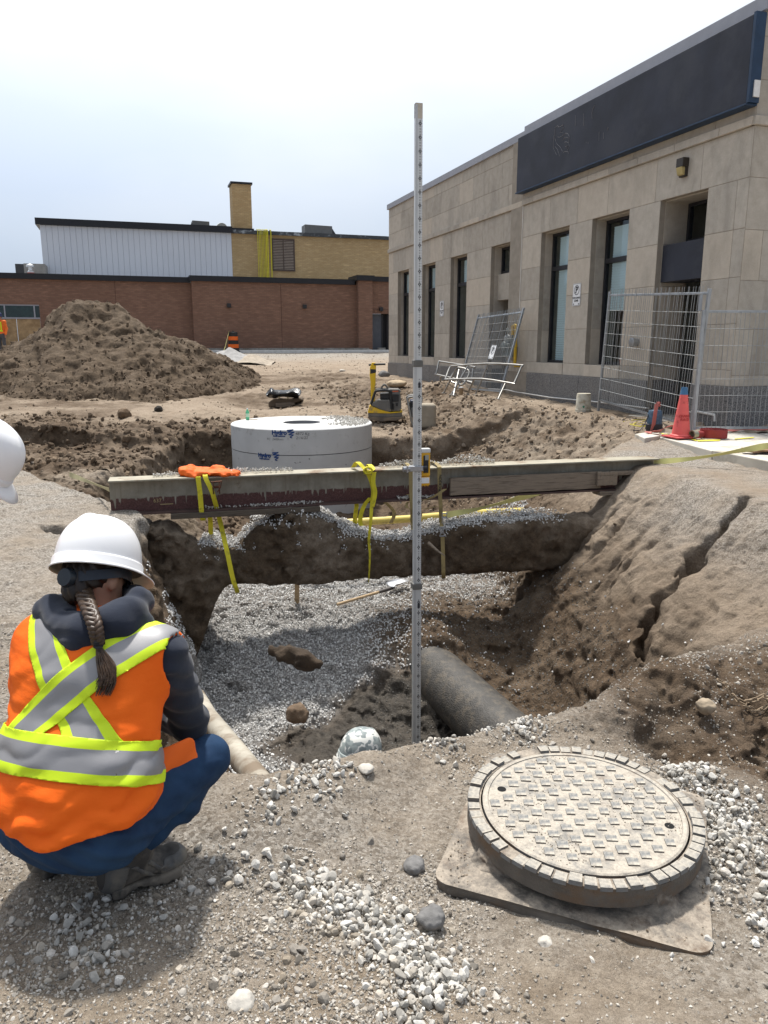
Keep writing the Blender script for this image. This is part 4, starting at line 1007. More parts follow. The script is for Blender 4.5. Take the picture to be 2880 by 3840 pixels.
# pale kerb strip and paving in front of the wall, concrete block by the door
pv = MB(); pv.add([world_brick(-26, -.5, -.38), world_brick(6, -.5, -.02), world_brick(6, -3.4, -.20), world_brick(-26, -3.4, -.52)], [(0, 1, 2, 3)])
b = MB(); b.bx(-13, 5, -1.15, -.9, -.28, -.02); o = b.build('kerb', M('kerb_pale', (.62, .62, .60), .8), None, kind='structure', bevel=.02); o.location = B0; o.rotation_euler = (0, 0, AZ)
b = MB(); b.bx(-9.4, 5, -.89, -.46, -.3, -.10); o = b.build('pavement', M('asphalt_dark', (.10, .10, .115), .9), None, kind='structure'); o.location = B0; o.rotation_euler = (0, 0, AZ)
e = empty('concrete_block', 'small hollow concrete block lying by the grey side door of the brick building', 'block', world_brick(.45, -.3, -.10), AZ)
b = MB(); b.bx(-.2, .2, -.09, -.07, 0, .19); b.bx(-.2, .2, .07, .09, 0, .19)
for xx in (-.19, 0, .19): b.bx(xx-.015, xx+.015, -.07, .07, 0, .19)
b.build('block_body', CONC, e)
e = empty('stone_lump', 'pale lump of concrete at the foot of the brick pier by the side door', 'rubble', world_brick(-.35, -.62, -.1), AZ)
b = MB(); b.lathe([(0, .12), (.14, .11), (.2, .04), (.19, 0)], (0, 0, 0), 7); b.build('lump', CONC, e)
# ================================================================== PIT: beam, straps, pipes, rod, chamber, manhole
VX = Vector
def vv(a): return Vector((float(a[0]), float(a[1]), float(a[2])))
STEEL_GALV = M('galvanised_steel', (.40, .41, .43), .42, .85, var=.15, scale=12)
WOOD = M('weathered_wood', (.27, .215, .16), .9, var=.25, scale=3, stretch=(1, 14, 14), bump=.5, bscale=18, dirt=(.13, .10, .075), dirtamt=.4)
WOODN = M('new_wood', (.42, .31, .19), .85, var=.2, scale=3, stretch=(1, 12, 12), bump=.3, bscale=20)
def beam_mat():
    m, t, p = newmat('beam_paint'); N = NT(t); v = N.obj(); sep = N.n('ShaderNodeSeparateXYZ', Vector=v)
    mpn = N.n('ShaderNodeMapping', Vector=v); mpn.inputs['Scale'].default_value = (22, 22, 1.0)
    drip = N.ramp(N.noise(mpn.outputs[0], 1.6, 2, .5), .56, .72, 0, .10); wob = N.ramp(N.noise(v, 9., 4, .6), .3, .7, -.012, .012)
    edge = N.math('SUBTRACT', N.math('ADD', .155, wob), drip)
    lower = N.ramp(N.math('SUBTRACT', edge, sep.outputs[2]), -.004, .006)
    grey = N.mix(N.ramp(N.noise(v, 5., 6, .65), .35, .65), (.215, .195, .150), (.33, .305, .245))
    mp2 = N.n('ShaderNodeMapping', Vector=v); mp2.inputs['Scale'].default_value = (30, 30, 2.2)
    grey = N.mix(N.ramp(N.noise(mp2.outputs[0], 1., 3), .52, .75, 0, .5), grey, (.17, .135, .09))
    rust = N.ramp(N.noise(v, 6.5, 6, .7), .60, .70); grey = N.mix(N.math('MULTIPLY', rust, .85), grey, (.13, .075, .035))
    red = N.mix(N.ramp(N.noise(v, 60., 4, .75), .4, .65), (.075, .030, .026), (.135, .060, .050))
    red = N.mix(N.ramp(N.noise(v, 90., 2, .8), .66, .72), red, (.24, .20, .17))
    c = N.mix(lower, grey, red); t.links.new(c, p.inputs['Base Color']); p.inputs['Roughness'].default_value = .75
    t.links.new(N.bump(N.noise(v, 40., 4), .3, .003), p.inputs['Normal']); return m
BEAM = beam_mat()
bL, bR = W(235, 1035, 7.7), W(1412, 988, 9.25); BH = .36
bdir = vv(bR-bL); BLEN = bdir.length; bz = bL[2]-BH
beam = empty('steel_beam', 'long weathered steel I-beam, grey above and red-brown below, laid across the excavation', 'beam', (bL[0], bL[1], bz), math.atan2(bdir.y, bdir.x))
b = MB(); b.bx(0, BLEN, -.125, .125, BH-.016, BH); b.build('top_flange', M('flange_top', (.33, .30, .23), .7, var=.2, dirt=(.15, .09, .05), dirtamt=.3), beam, bevel=.002)
b = MB(); b.bx(0, BLEN, -.006, .006, .0145, BH-.0165); b.build('web', BEAM, beam)
b = MB(); b.bx(0, BLEN, -.125, .125, -.002, .014); b.build('bottom_flange', M('flange_bottom', (.085, .05, .042), .8, var=.2), beam, bevel=.002)
for x_ in (1.9, 3.05): b = MB(); b.tube([(x_, -.09, -.002), (x_, -.09, -.03)], .009, 8); b.build('bolt', STEEL_GALV, beam)
CHALK = M('chalk', (.42, .33, .16), .9, bump=0)
o = link('chalk_number', text_mesh('637', .055, .0004), CHALK, beam); o.location = (.46, -.0075, .115); o.rotation_euler = (math.radians(90), 0, 0)
b = MB(); b.box((.55, -.0072, .075), (.13, .001, .008)); b.build('chalk_underline', CHALK, beam)
bmW = beam.matrix_basis.copy()
def on_beam(x_, y_, z_): return bmW @ Vector((x_, y_, z_))
brot = beam.rotation_euler.z
def timber(label, x0, x1, y0, y1, z0, z1, mat, grp=None, tilt=0.):
    e = MB(); L_ = x1-x0; n = 14; pr = random.Random(int(x0*100)); vs = []
    for k in range(n+1):
        xx = -L_/2+L_*k/n; w_ = pr.uniform(-.004, .004)
        for yy, zz in ((y0, z0), (y1, z0), (y1, z1), (y0, z1)): vs.append((xx, yy+w_, zz-(z0+z1)/2+pr.uniform(-.003, .003)))
    fs = [(0, 1, 2, 3), tuple(n*4+q for q in (3, 2, 1, 0))]+[(k*4+q, (k+1)*4+q, (k+1)*4+(q+1) % 4, k*4+(q+1) % 4) for k in range(n) for q in range(4)]
    e.add(vs, fs); o = e.build('timber', mat, None, bevel=.004); o.location = on_beam((x0+x1)/2, 0, (z0+z1)/2); o.rotation_euler = (0, tilt, brot); tag(o, label, 'timber', grp); return o
def bxof(vx):                                        # beam-local x for a view column, and its depth
    Y = 8.4
    for _ in range(20):
        p = W(vx, 1050, Y); l_ = (p[0]-bL[0])*math.cos(brot)+(p[1]-bL[1])*math.sin(brot); Y = bL[1]+l_*math.sin(brot)-.12
    return l_, Y
X = lambda vx: bxof(vx)[0]
timber('long grey board standing against the beam web at its right half', X(975), X(1300), -.10, -.055, .03, .23, WOOD)
timber('short grey block standing at the right end of the long board', X(1288), X(1330), -.15, -.11, .07, .23, WOOD)
timber('upper grey board wedged at the right end of the beam', X(1325), X(1405), -.13, -.02, .18, .225, WOOD)
timber('lower grey board packed under the right end of the beam', X(1296), X(1385), -.14, .05, -.055, -.004, WOOD)
timber('dark splintered plank under the left half of the beam', X(365), X(690), -.16, .02, -.058, -.004, M('dark_plank', (.10, .08, .06), .9, var=.3, stretch=(1, 14, 14), bump=.5, bscale=15))
# stones along the beam
r_ = np.random.RandomState(60)
def beam_stones(name, x0, x1, y0, y1, z, n, seed, hump=0.):
    r = np.random.RandomState(seed); xs_ = x0+(x1-x0)*r.rand(n); ys_ = y0+(y1-y0)*r.rand(n); u = (xs_-x0)/(x1-x0)
    zz = z+r.rand(n)*.02+hump*r.rand(n)*np.sin(np.pi*u)
    P_ = np.array([on_beam(a, b_, c)[:] for a, b_, c in zip(xs_, ys_, zz)]); stones(name, P_, .008+.008*r.rand(n), WHITE, seed=seed)
beam_stones('stones_on_beam', X(330), X(640), -.03, .12, BH+.01, 500, 61, .03)
beam_stones('stones_on_beam', X(830), X(960), -.02, .12, BH+.01, 300, 62, .06)
beam_stones('stones_on_beam', X(960), X(1080), -.02, .12, BH+.01, 330, 63, .09)
beam_stones('stones_on_flange', X(540), X(700), -.115, -.02, .022, 170, 64); beam_stones('stones_on_flange', X(860), X(950), -.115, -.02, .022, 150, 65)
beam_stones('stones_on_flange', X(440), X(540), -.115, -.02, .022, 40, 66)

# ------------------------------------------------------------------ straps
def strap_mat(name, col, dark):
    m = M(name, col, .75, var=.12, scale=10, bump=.5, bscale=300, bdist=.002, dirt=dark, dirtamt=.28, dscale=9); return m
YS = strap_mat('yellow_webbing', (.66, .58, .03), (.30, .25, .03)); TS = strap_mat('tan_webbing', (.30, .23, .10), (.17, .13, .06))
RUSTY = M('rusty_steel', (.14, .06, .035), .7, .5, var=.4)
def SP(vx, vy, Y): return vv(W(vx, vy, Y))
def smooth_pts(pts, n=4):
    out = []; P_ = [pts[0]]+pts+[pts[-1]]
    for i in range(1, len(P_)-2):
        for k in range(n):
            t = k/n; a, b_, c, d = P_[i-1], P_[i], P_[i+1], P_[i+2]
            out.append(.5*((2*b_)+(-a+c)*t+(2*a-5*b_+4*c-d)*t*t+(-a+3*b_-3*c+d)*t**3))
    return out+[pts[-1]]
bw = Vector((math.cos(brot), math.sin(brot), 0))
def Yb(vx): return bxof(vx)[1]-.015
def band(name, mat, par, pts, wid=.05, th=.004, n=4, tw=None):
    P_ = smooth_pts(pts, n); m = len(P_)
    ws = [(bw*math.cos(tw*i/(m-1))+Vector((-bw.y, bw.x, 0))*math.sin(tw*i/(m-1)))*wid for i in range(m)] if tw else [bw*wid]*m
    b = MB(); b.ribbon(P_, ws, th); return b.build(name, mat, par, smooth=50)
def beam_wrap(x_, down):
    """points round the beam: from behind, over the top flange and down the front"""
    return [on_beam(x_, .14, .02), on_beam(x_, .14, BH+.008), on_beam(x_, .128, BH+.012), on_beam(x_, -.128, BH+.012), on_beam(x_, -.14, BH-.01)]+down
# left yellow strap with rusty ratchet
e = empty('lifting_strap', 'yellow webbing strap with rusty ratchet slung round the left part of the beam', 'strap', tuple(on_beam(X(440), 0, BH)), 0, 'straps slung from the beam')
inv = Matrix.Translation(-Vector(e.location))
def sband(par, name, mat, pts, **kw):
    o = band(name, mat, par, [p-Vector(par.location) for p in pts], **kw); return o
xa = X(429)
sband(e, 'beam_loop', YS, [on_beam(xa, .14, -.01), on_beam(xa, .14, BH), on_beam(xa, .10, BH+.014), on_beam(xa, -.10, BH+.014), on_beam(xa, -.135, BH-.02), SP(432, 1065, Yb(432)), SP(436, 1112, Yb(436)), on_beam(xa+.03, -.10, -.10), on_beam(xa+.03, .10, -.10), on_beam(xa+.02, .14, -.02)])
sband(e, 'hanging_leg', YS, [on_beam(X(444), .10, BH+.02), on_beam(X(444), -.10, BH+.03), on_beam(X(446), -.15, BH-.02), SP(455, 1055, Yb(455)-.03), SP(462, 1075, Yb(460)-.02), SP(475, 1125, 7.95), SP(490, 1190, 7.80), SP(503, 1250, 7.76), SP(512, 1276, 7.80), SP(512, 1281, 8.1)], tw=.35)
sband(e, 'rear_leg', YS, [on_beam(X(446), .15, .05), on_beam(X(452), .2, -.12), on_beam(X(452), .22, -.35)])
b = MB(); c_ = SP(468, 1052, Yb(468)-.03)-Vector(e.location)
for s_ in (-1, 1): b.tube([c_+bw*(.028*s_)+Vector((0, 0, .05)), c_+bw*(.032*s_)+Vector((0, -.03, 0)), c_+bw*(.03*s_)+Vector((0, -.01, -.07))], .007, 6)
b.tube([c_+bw*-.05+Vector((0, -.02, .055)), c_+bw*.06+Vector((0, -.02, .06))], .008, 8); b.tube([c_+bw*-.03, c_+bw*.03], .014, 8); b.tube([c_+bw*.055+Vector((0, -.02, .058)), c_+bw*.045+Vector((0, -.03, .0)), c_+bw*.01+Vector((0, -.03, -.05))], .006, 6)
b.build('ratchet', RUSTY, e, smooth=40)
# middle yellow strap with knot
e = empty('lifting_strap', 'yellow webbing strap knotted over the middle of the beam with a loop end', 'strap', tuple(on_beam(X(795), 0, BH)), 0, 'straps slung from the beam')
Yk = Yb(795)
sband(e, 'hanging_leg', YS, [SP(792, 1018, Yk-.03), SP(800, 1035, Yk-.02), SP(806, 1060, Yk), SP(803, 1090, Yk-.02), SP(801, 1125, 8.15), SP(797, 1165, 8.13), SP(799, 1200, 8.12), SP(797, 1252, 8.10), SP(797, 1258, 8.4)], tw=1.3)
sband(e, 'second_ply', YS, [SP(808, 1020, Yk-.04), SP(806, 1042, Yk-.045), SP(810, 1065, Yk-.03), SP(804, 1095, Yk-.035)])
sband(e, 'loop_end', YS, [on_beam(X(770), .06, BH+.01), SP(765, 1007, Yk+.1), SP(772, 998, Yk+.02), SP(785, 1010, Yk-.03), SP(795, 1020, Yk-.06)])
sband(e, 'over_beam', YS, [on_beam(X(808), .14, .1), on_beam(X(806), .13, BH+.015), on_beam(X(806), -.12, BH+.02), SP(800, 1018, Yk-.05), SP(790, 1024, Yk-.06)])
sband(e, 'loose_tail', YS, [SP(800, 1075, Yk-.01), SP(788, 1090, Yk+.0), SP(780, 1110, Yk), SP(778, 1130, Yk), SP(783, 1136, Yk)])
sband(e, 'rear_leg', YS, [on_beam(X(770), .14, .0), SP(770, 1088, Yk+.35), SP(768, 1110, Yk+.3), SP(765, 1145, 8.75)])
kn = MB(); c_ = SP(795, 1016, Yk-.05)-Vector(e.location)
for k in range(5): a = k*1.3; kn.tube([c_+Vector((.045*math.cos(a+q*.7), -.012+.02*math.sin(q*1.1), .035*math.sin(a+q*.7))) for q in range(6)], .011, 6)
kn.build('knot', YS, e, smooth=60)
# two tan straps
def tan(label, vx, vb, ratchet_y, words):
    e = empty('tie_down_strap', label, 'strap', tuple(on_beam(X(vx), 0, BH)), 0, 'straps slung from the beam'); Y0 = Yb(vx)
    sband(e, 'upper_leg', TS, [on_beam(X(vx), .14, .05), on_beam(X(vx), .13, BH+.012), on_beam(X(vx), -.12, BH+.014), SP(vx+1, 1020, Y0), SP(vx+2, 1060, Y0), SP(vx+4, 1095, Y0), SP(vx+5, 1130, 8.45), SP(vx+7, ratchet_y-10, 8.32)], wid=.045)
    sband(e, 'lower_leg', TS, [SP(vx+8, ratchet_y+12, 8.30), SP(vx+9, 1200, 8.28), SP(vx+10, 1244, 8.26), SP(vx+10, 1250, 8.5)], wid=.045)
    sband(e, 'rear_leg', TS, [on_beam(X(vx)-.28, .15, .0), SP(vx-35 if vx < 900 else vx-40, 1105, Y0+.35), SP(vx-42 if vx < 900 else vx-48, 1130, 8.8)], wid=.045)
    b = MB(); c_ = SP(vx+7, ratchet_y, 8.29)-Vector(e.location)
    for s_ in (-1, 1): b.tube([c_+bw*(.025*s_)+Vector((0, 0, .055)), c_+bw*(.012*s_)+Vector((0, -.01, .01)), c_+bw*(.028*s_)+Vector((0, -.01, -.05))], .005, 6)
    b.tube([c_+bw*-.03+Vector((0, -.01, -.05)), c_+bw*.03+Vector((0, -.01, -.05))], .005, 6); b.tube([c_+bw*-.025+Vector((0, 0, .05)), c_+bw*.025+Vector((0, 0, .05))], .005, 6)
    b.build('hook', STEEL_GALV, e, smooth=40)
    if words:
        b = MB(); c_ = SP(vx+12, 1118, 8.40)-Vector(e.location)
        for s_ in (-1, 1): b.box(c_+bw*(.026*s_), (.006, .03, .13))
        b.tube([c_+bw*-.03+Vector((0, -.02, .05)), c_+bw*.03+Vector((0, -.02, .05))], .007); b.tube([c_+bw*-.03, c_+bw*.03], .011); b.build('ratchet', STEEL_GALV, e)
        o = link('webbing_print', text_mesh('ERICKSON', .043, .0004, .001), SIGNK, e); p = SP(vx+3, 1045, Y0-.006)-Vector(e.location)
        o.rotation_euler = Euler((math.radians(90), math.radians(-92), 0)).to_matrix().to_euler(); o.matrix_local = Matrix.Translation(p) @ Matrix.Rotation(brot, 4, 'Z') @ Matrix.Rotation(math.radians(90), 4, 'X') @ Matrix.Rotation(math.radians(88), 4, 'Z')
    return e
e1 = tan('tan tie-down strap without lettering hanging from the beam behind the survey rod', 886, 0, 1155, False)
e2 = tan('tan tie-down strap lettered in black, hanging from the beam right of the survey rod', 948, 0, 1148, True)
Y0 = Yb(920)
sband(e2, 'cross_tie', TS, [SP(885, 1072, Y0-.03), SP(905, 1080, Y0-.06), SP(925, 1078, Y0-.06), SP(945, 1068, Y0-.05), SP(962, 1056, Y0-.02)], wid=.045)
sband(e2, 'cross_tie', TS, [SP(888, 1098, Y0-.02), SP(910, 1100, Y0-.03), SP(935, 1096, Y0-.03), SP(955, 1092, Y0-.0)], wid=.04)
sband(e1, 'wrap', TS, [SP(880, 1068, Y0-.03), SP(893, 1073, Y0-.05), SP(896, 1083, Y0-.03), SP(881, 1085, Y0-.03), SP(879, 1096, Y0-.04), SP(894, 1100, Y0-.03)], wid=.03)
# barrier tapes
TAPE = M('yellow_tape', (.62, .58, .22), .55, var=.08, bump=0); TAPEO = M('dull_tape', (.40, .36, .20), .6, bump=0)
def tape(label, pts, mat, wv=(0, .012, .07)):
    P_ = smooth_pts([vv(p) for p in pts], 6); b = MB(); n = len(P_)
    b.ribbon(P_, [Vector((0, .03*math.sin(i*.5), wv[2]*(.75+.25*math.cos(i*.4)))) for i in range(n)], .002)
    o = b.build('barrier_tape', mat, None, smooth=60); return tag(o, label, 'tape', 'loose barrier tapes')
tape('yellow tape stretched from the right end of the beam to the sidewalk slab', [W(1412, 998, 9.2), W(1500, 990, 9.0), W(1600, 973, 8.8), W(1665, 962, 8.6), W(1720, 955, 8.5)], TAPE)
tape('dull yellow tape from the lettered tan strap up to the right-hand bank', [W(965, 1112, 8.4), W(1030, 1100, 8.7), W(1100, 1082, 9.0), W(1170, 1062, 9.4)], TAPE)
tape('dull tape running from the left bank to the left end of the beam', [W(150, 1025, 9.3), W(190, 1040, 8.6), W(236, 1058, 7.75)], TAPEO, (0, .01, .06))
# orange vest left on the beam
def cloth_lump(pts_r, noise=.012, seed=0):
    def fn(px, py, pz):
        d = np.full(px.shape, 9., np.float32)
        for (c, r) in pts_r:
            q = np.sqrt(((px-c[0])/r[0])**2+((py-c[1])/r[1])**2+((pz-c[2])/r[2])**2); d = smin(d, (q-1)*min(r), .02)
        return d+noise*fbm(px, py, pz, 14., 2, seed)-noise*.8*np.abs(vnoise(px*9, py*22, pz*9, seed+5))
    return fn
ORNG = M('hi_vis_orange', (.80, .135, .010), .7, var=.10, scale=5, bump=.35, bscale=240, bdist=.0015)
c_ = on_beam(X(447), .0, BH+.03); prs = [((c_.x+dx*bw.x, c_.y+dx*bw.y+dy, c_.z+dz), (r1, .09, r3)) for dx, dy, dz, r1, r3 in ((-.18, .02, .012, .08, .055), (-.10, .0, .0, .07, .03), (-.03, .04, .005, .08, .045), (.06, .0, .0, .08, .03), (.12, .03, .016, .07, .05), (.19, .0, -.004, .08, .026), (.26, -.02, -.012, .06, .018))]
v, f = vol(cloth_lump(prs, .026, 301), (c_.x-.36, c_.y-.2, c_.z-.1), (c_.x+.4, c_.y+.28, c_.z+.14), .008)
o = link('folded_vest', mesh_np('folded_vest', v, f), ORNG); tag(o, 'crumpled bright orange vest lying on top of the beam', 'vest')
# ------------------------------------------------------------------ yellow gas pipe, culvert, small pipe
def pipe_obj(name, label, cat, pts, r, mat, seg=20):
    b = MB(); b.tube(pts, r, seg); o = b.build(name, mat, None, smooth=40); return tag(o, label, cat)
GASY = M('gas_pipe_yellow', (.66, .52, .13), .5, var=.10, dirt=(.30, .23, .12), dirtamt=.22, dscale=4, stretch=(1, 4, 4))
ge = empty('gas_pipe', 'yellow plastic gas pipe crossing the excavation behind the duct bank', 'pipe', tuple(W(880, 1122, 10.3)))
Lc = Vector(ge.location); b = MB(); b.tube([vv(W(640, 1143, 9.85))-Lc, vv(W(690, 1133, 9.95))-Lc, vv(W(880, 1121, 10.3))-Lc, vv(W(1000, 1110, 10.5))-Lc, vv(W(1130, 1104, 10.9))-Lc], .052, 18); b.build('pipe_body', GASY, ge, smooth=40)
b = MB(); b.tube([vv(W(655, 1139.5, 9.88))-Lc, vv(W(676, 1135.5, 9.93))-Lc], .055, 18); b.build('taped_joint', M('dark_tape', (.12, .115, .13), .6), ge, smooth=40)
CULV = M('wet_concrete_pipe', (.052, .048, .043), .6, var=.3, scale=7, bump=.9, bscale=70, bdist=.008, dirt=(.10, .085, .066), dirtamt=.4, dscale=11)
pA, pB = Vector((.42, 7.55, -1.62)), Vector((1.42, 5.35, -1.78)); dr_ = (pB-pA).normalized()
ce = empty('concrete_pipe', 'large dark concrete drain pipe half buried at the bottom of the pit', 'pipe', tuple(pA)); q_r = dr_.to_track_quat('Z', 'Y').to_matrix(); L_ = (pB-pA).length
b = MB(); b.lathe([(.22, 0), (.275, .0), (.275, L_-.25), (.22, L_-.25)], (0, 0, 0), 48, rot=q_r, closed=True); b.build('barrel', CULV, ce, smooth=40)
b = MB(); b.lathe([(.22, L_-.249), (.30, L_-.23), (.32, L_-.18), (.32, L_), (.285, L_), (.285, L_-.12), (.22, L_-.13)], (0, 0, 0), 48, rot=q_r, closed=True); b.build('bell', CULV, ce, smooth=40)
r_p = np.random.RandomState(88); n_p = 900; u_p = 1-.42*r_p.rand(n_p)**1.6; a_p = r_p.uniform(-.2, 2.3, n_p); sx_ = dr_.cross(Vector((0, 0, 1))).normalized(); ux_ = sx_.cross(dr_)
Pp = np.array([(pA+dr_*(L_*u_p[i])+(sx_*math.cos(a_p[i])+ux_*math.sin(a_p[i]))*(.283+.01*r_p.rand()))[:] for i in range(n_p) if a_p[i] < .35+2.6*(u_p[i]-.55)])
stones('stone_on_pipe', Pp, .006+.008*r_p.rand(len(Pp)), GREYS, seed=89)
SMP = M('muddy_white_pipe', (.36, .33, .27), .8, var=.2, scale=3, bump=.3, dirt=(.17, .13, .09), dirtamt=.62, dscale=5)
pipe_obj('drain_pipe', 'slim mud-stained pale pipe slanting into the pit beside the crouching person', 'pipe', [vv(W(425, 1505, 4.6)), vv(W(450, 1550, 4.1)), vv(W(510, 1625, 3.45)), vv(W(566, 1697, 2.98)), vv(W(585, 1722, 2.8))], .055, SMP)
# ------------------------------------------------------------------ floor height lookup
cell = {}
for k in np.nonzero((fy > 1) & (fy < 30))[0][::1]:
    c = (int(fx[k]*12.5), int(fy[k]*12.5))
    if fz[k] > cell.get(c, -9): cell[c] = fz[k]
def gz(x_, y_):
    best = -9
    for i in (-1, 0, 1):
        for j in (-1, 0, 1): best = max(best, cell.get((int(x_*12.5)+i, int(y_*12.5)+j), -9))
    c = cell.get((int(x_*12.5), int(y_*12.5)), best)
    return c if c > -5 else float(base_h(np.array([x_]), np.array([y_]))[0])
def onground(vx, vy):
    d = ray(vx*1.736, vy*1.736); Y = 1.2
    while Y < 45:
        p = CAM+d*(Y/d[1])
        if p[2] <= gz(p[0], p[1])+.003: return p
        Y += .02
    return p
# shovel
pb, ph = onground(858, 1275), onground(728, 1316); pb[2] += .05; ph[2] += .06
se = empty('shovel', 'long-handled shovel with pale steel blade lying on the gravel beneath the duct bank', 'shovel', tuple(ph)); d = vv(pb-ph); dl = d.length; d.normalize(); sdv = d.cross(Vector((0, 0, 1))).normalized()
b = MB(); b.tube([Vector((0, 0, 0)), d*(dl*.5), d*(dl-.16)], .018, 10); b.build('handle', WOODN, se, smooth=40)
b = MB(); b.tube([d*(dl-.30), d*(dl-.12), d*(dl-.05)], [.022, .024, .014], 10); b.build('socket', M('socket_steel', (.10, .09, .085), .5, .6), se, smooth=40)
b = MB(); outl = [(-.10, -.09), (-.085, .10), (-.05, .18), (0, .215), (.05, .18), (.085, .10), (.10, -.09)]; n = len(outl); rows = []
vs = []; 
for k in range(7):
    for (a, c) in outl:
        t = k/6; vs.append(d*(dl-.02+(-.09+(c+.09)*t))+sdv*a*(1 if k else 1)+Vector((0, 0, .02+.035*(a/.1)**2+.02*t)))
fs = [(k*n+q, k*n+q+1, (k+1)*n+q+1, (k+1)*n+q) for k in range(6) for q in range(n-1)]
b.add(vs, fs); o = b.build('blade', M('blade_steel', (.55, .55, .56), .35, .7, var=.15), se, smooth=60); so_ = o.modifiers.new('s', 'SOLIDIFY'); so_.thickness = .004
# stake, buried log, clods in the gravel
p = onground(643, 1300); b = MB(); b.box((0, 0, .3), (.055, .03, .75), Matrix.Rotation(.03, 3, 'Y')); o = b.build('wooden_stake', WOODN, None, bevel=.003); o.location = tuple(p); tag(o, 'short upright wooden stake in the gravel under the duct bank', 'stake')
p = onground(640, 1432); dlog = Vector((.94, -.30, .05))
def logf(px, py, pz):
    u = np.clip(((px-p[0])*dlog.x+(py-p[1])*dlog.y), -.12, .13); r = .055-.12*np.maximum(u, 0)-.02*(u < -.10)
    return np.sqrt((px-p[0]-u*dlog.x)**2+(py-p[1]-u*dlog.y)**2+(pz-p[2]-.03+u*.15)**2)-r+.055*fbm(px, py, pz, 9., 4, 311, .6)
v, f = vol(logf, (p[0]-.4, p[1]-.35, p[2]-.2), (p[0]+.4, p[1]+.35, p[2]+.25), .014)
o = link('rotten_log', mesh_np('rotten_log', v, f), M('rotten_wood', (.045, .030, .018), .95, var=.4, scale=9, bump=.8, bscale=40, bdist=.01)); tag(o, 'dark lump of rotten wood half buried in the white gravel', 'log')
p = onground(552, 1500)
def clod_obj(name, label, p, r, mat, seed, cat, sq=.75):
    def fn(px, py, pz): return np.sqrt((px-p[0])**2+(py-p[1])**2+((pz-p[2]-r*.3)/sq)**2)-r+r*.42*fbm(px, py, pz, 1.1/r, 4, seed)
    v, f = vol(fn, (p[0]-r*2.2, p[1]-r*2.2, p[2]-r*2.2), (p[0]+r*2.2, p[1]+r*2.2, p[2]+r*2.4), r/10.)
    v = v-np.array(p); o = link(name, mesh_np(name, v, f), mat); o.location = tuple(p); return tag(o, label, cat)
DARKST = M('dark_stone', (.16, .155, .15), .85, var=.25, scale=30, bump=.6, bscale=120); BRN = M('brown_clod', (.13, .088, .055), .97, var=.3, scale=20, bump=.7, bscale=60, bdist=.006); PALEST = M('pale_stone', (.46, .43, .38), .85, var=.2, scale=30, bump=.5, bscale=90)
clod_obj('soil_clod', 'dark brown clod on the white gravel left of the mud', onground(643, 1548), .06, BRN, 321, 'clod')
clod_obj('rock', 'largest dark grey rock on the ground left of the manhole frame', onground(930, 1995), .043, DARKST, 331, 'rock')
clod_obj('rock', 'dark grey stone against the left corner of the manhole base plate', onground(895, 1880), .036, DARKST, 341, 'rock')
clod_obj('rock', 'pale flat stone on the berm between the knee and the manhole', onground(790, 1665), .030, PALEST, 351, 'rock', .5)
clod_obj('rock', 'pale angular stone near the bottom edge of the picture left of centre', onground(523, 2175), .034, PALEST, 361, 'rock')
clod_obj('rock', 'pale stone standing alone in the dust below the manhole base plate', onground(1178, 2042), .022, PALEST, 371, 'rock')
clod_obj('rock', 'brown-grey cobble on the loose dirt near the right edge', onground(1525, 1530), .045, M('tan_stone', (.30, .24, .17), .9, var=.2, scale=20, bump=.5), 381, 'rock')
# ------------------------------------------------------------------ survey rod with laser receiver
ALU = M('rod_aluminium', (.62, .63, .62), .42, .25, var=.08, scale=3, bump=.1, stretch=(1, 1, .15), dirt=(.45, .40, .32), dirtamt=.22, dscale=2)
ALUD = M('rod_shade_tone', (.50, .51, .51), .4, .3, var=.1); COLR = M('rod_collar', (.16, .155, .14), .6, var=.3)  # first one: darker aluminium tone, for painting in the channel's shade
top, bot = W(904, 224, 6.5), W(899, 1590, 6.5); bot[2] = gz(bot[0], bot[1])-.02
ex, ey = (top[0]-bot[0])/(top[2]-bot[2]), 0.
rod = empty('survey_rod', 'tall telescopic white survey staff standing in the pit at the middle of the picture', 'survey rod', tuple(bot))
def rodx(z): return ex*z
def zat(vy): return W(902, vy, 6.5)[2]-bot[2]
zc1, zc2, zt = zat(1265), zat(785), zat(224)
yw = math.radians(14); RM = Matrix.Rotation(yw, 3, 'Z')
def rodpart(name, mat, x0, x1, y0, y1, z0, z1, bevel=.003, par=None):
    b = MB(); vs = []
    for z in (z0, z1):
        for a, c in ((x0, y0), (x1, y0), (x1, y1), (x0, y1)): q = RM @ Vector((a, c, 0)); vs.append((q.x+rodx(z), q.y, z))
    b.add(vs, [(0, 1, 2, 3), (4, 7, 6, 5), (0, 4, 5, 1), (1, 5, 6, 2), (2, 6, 7, 3), (3, 7, 4, 0)]); return b.build(name, mat, par or rod, bevel=bevel)
secs = [(0, zc1, .0355, .028), (zc1, zc2, .0325, .024), (zc2, zt, .029, .020)]
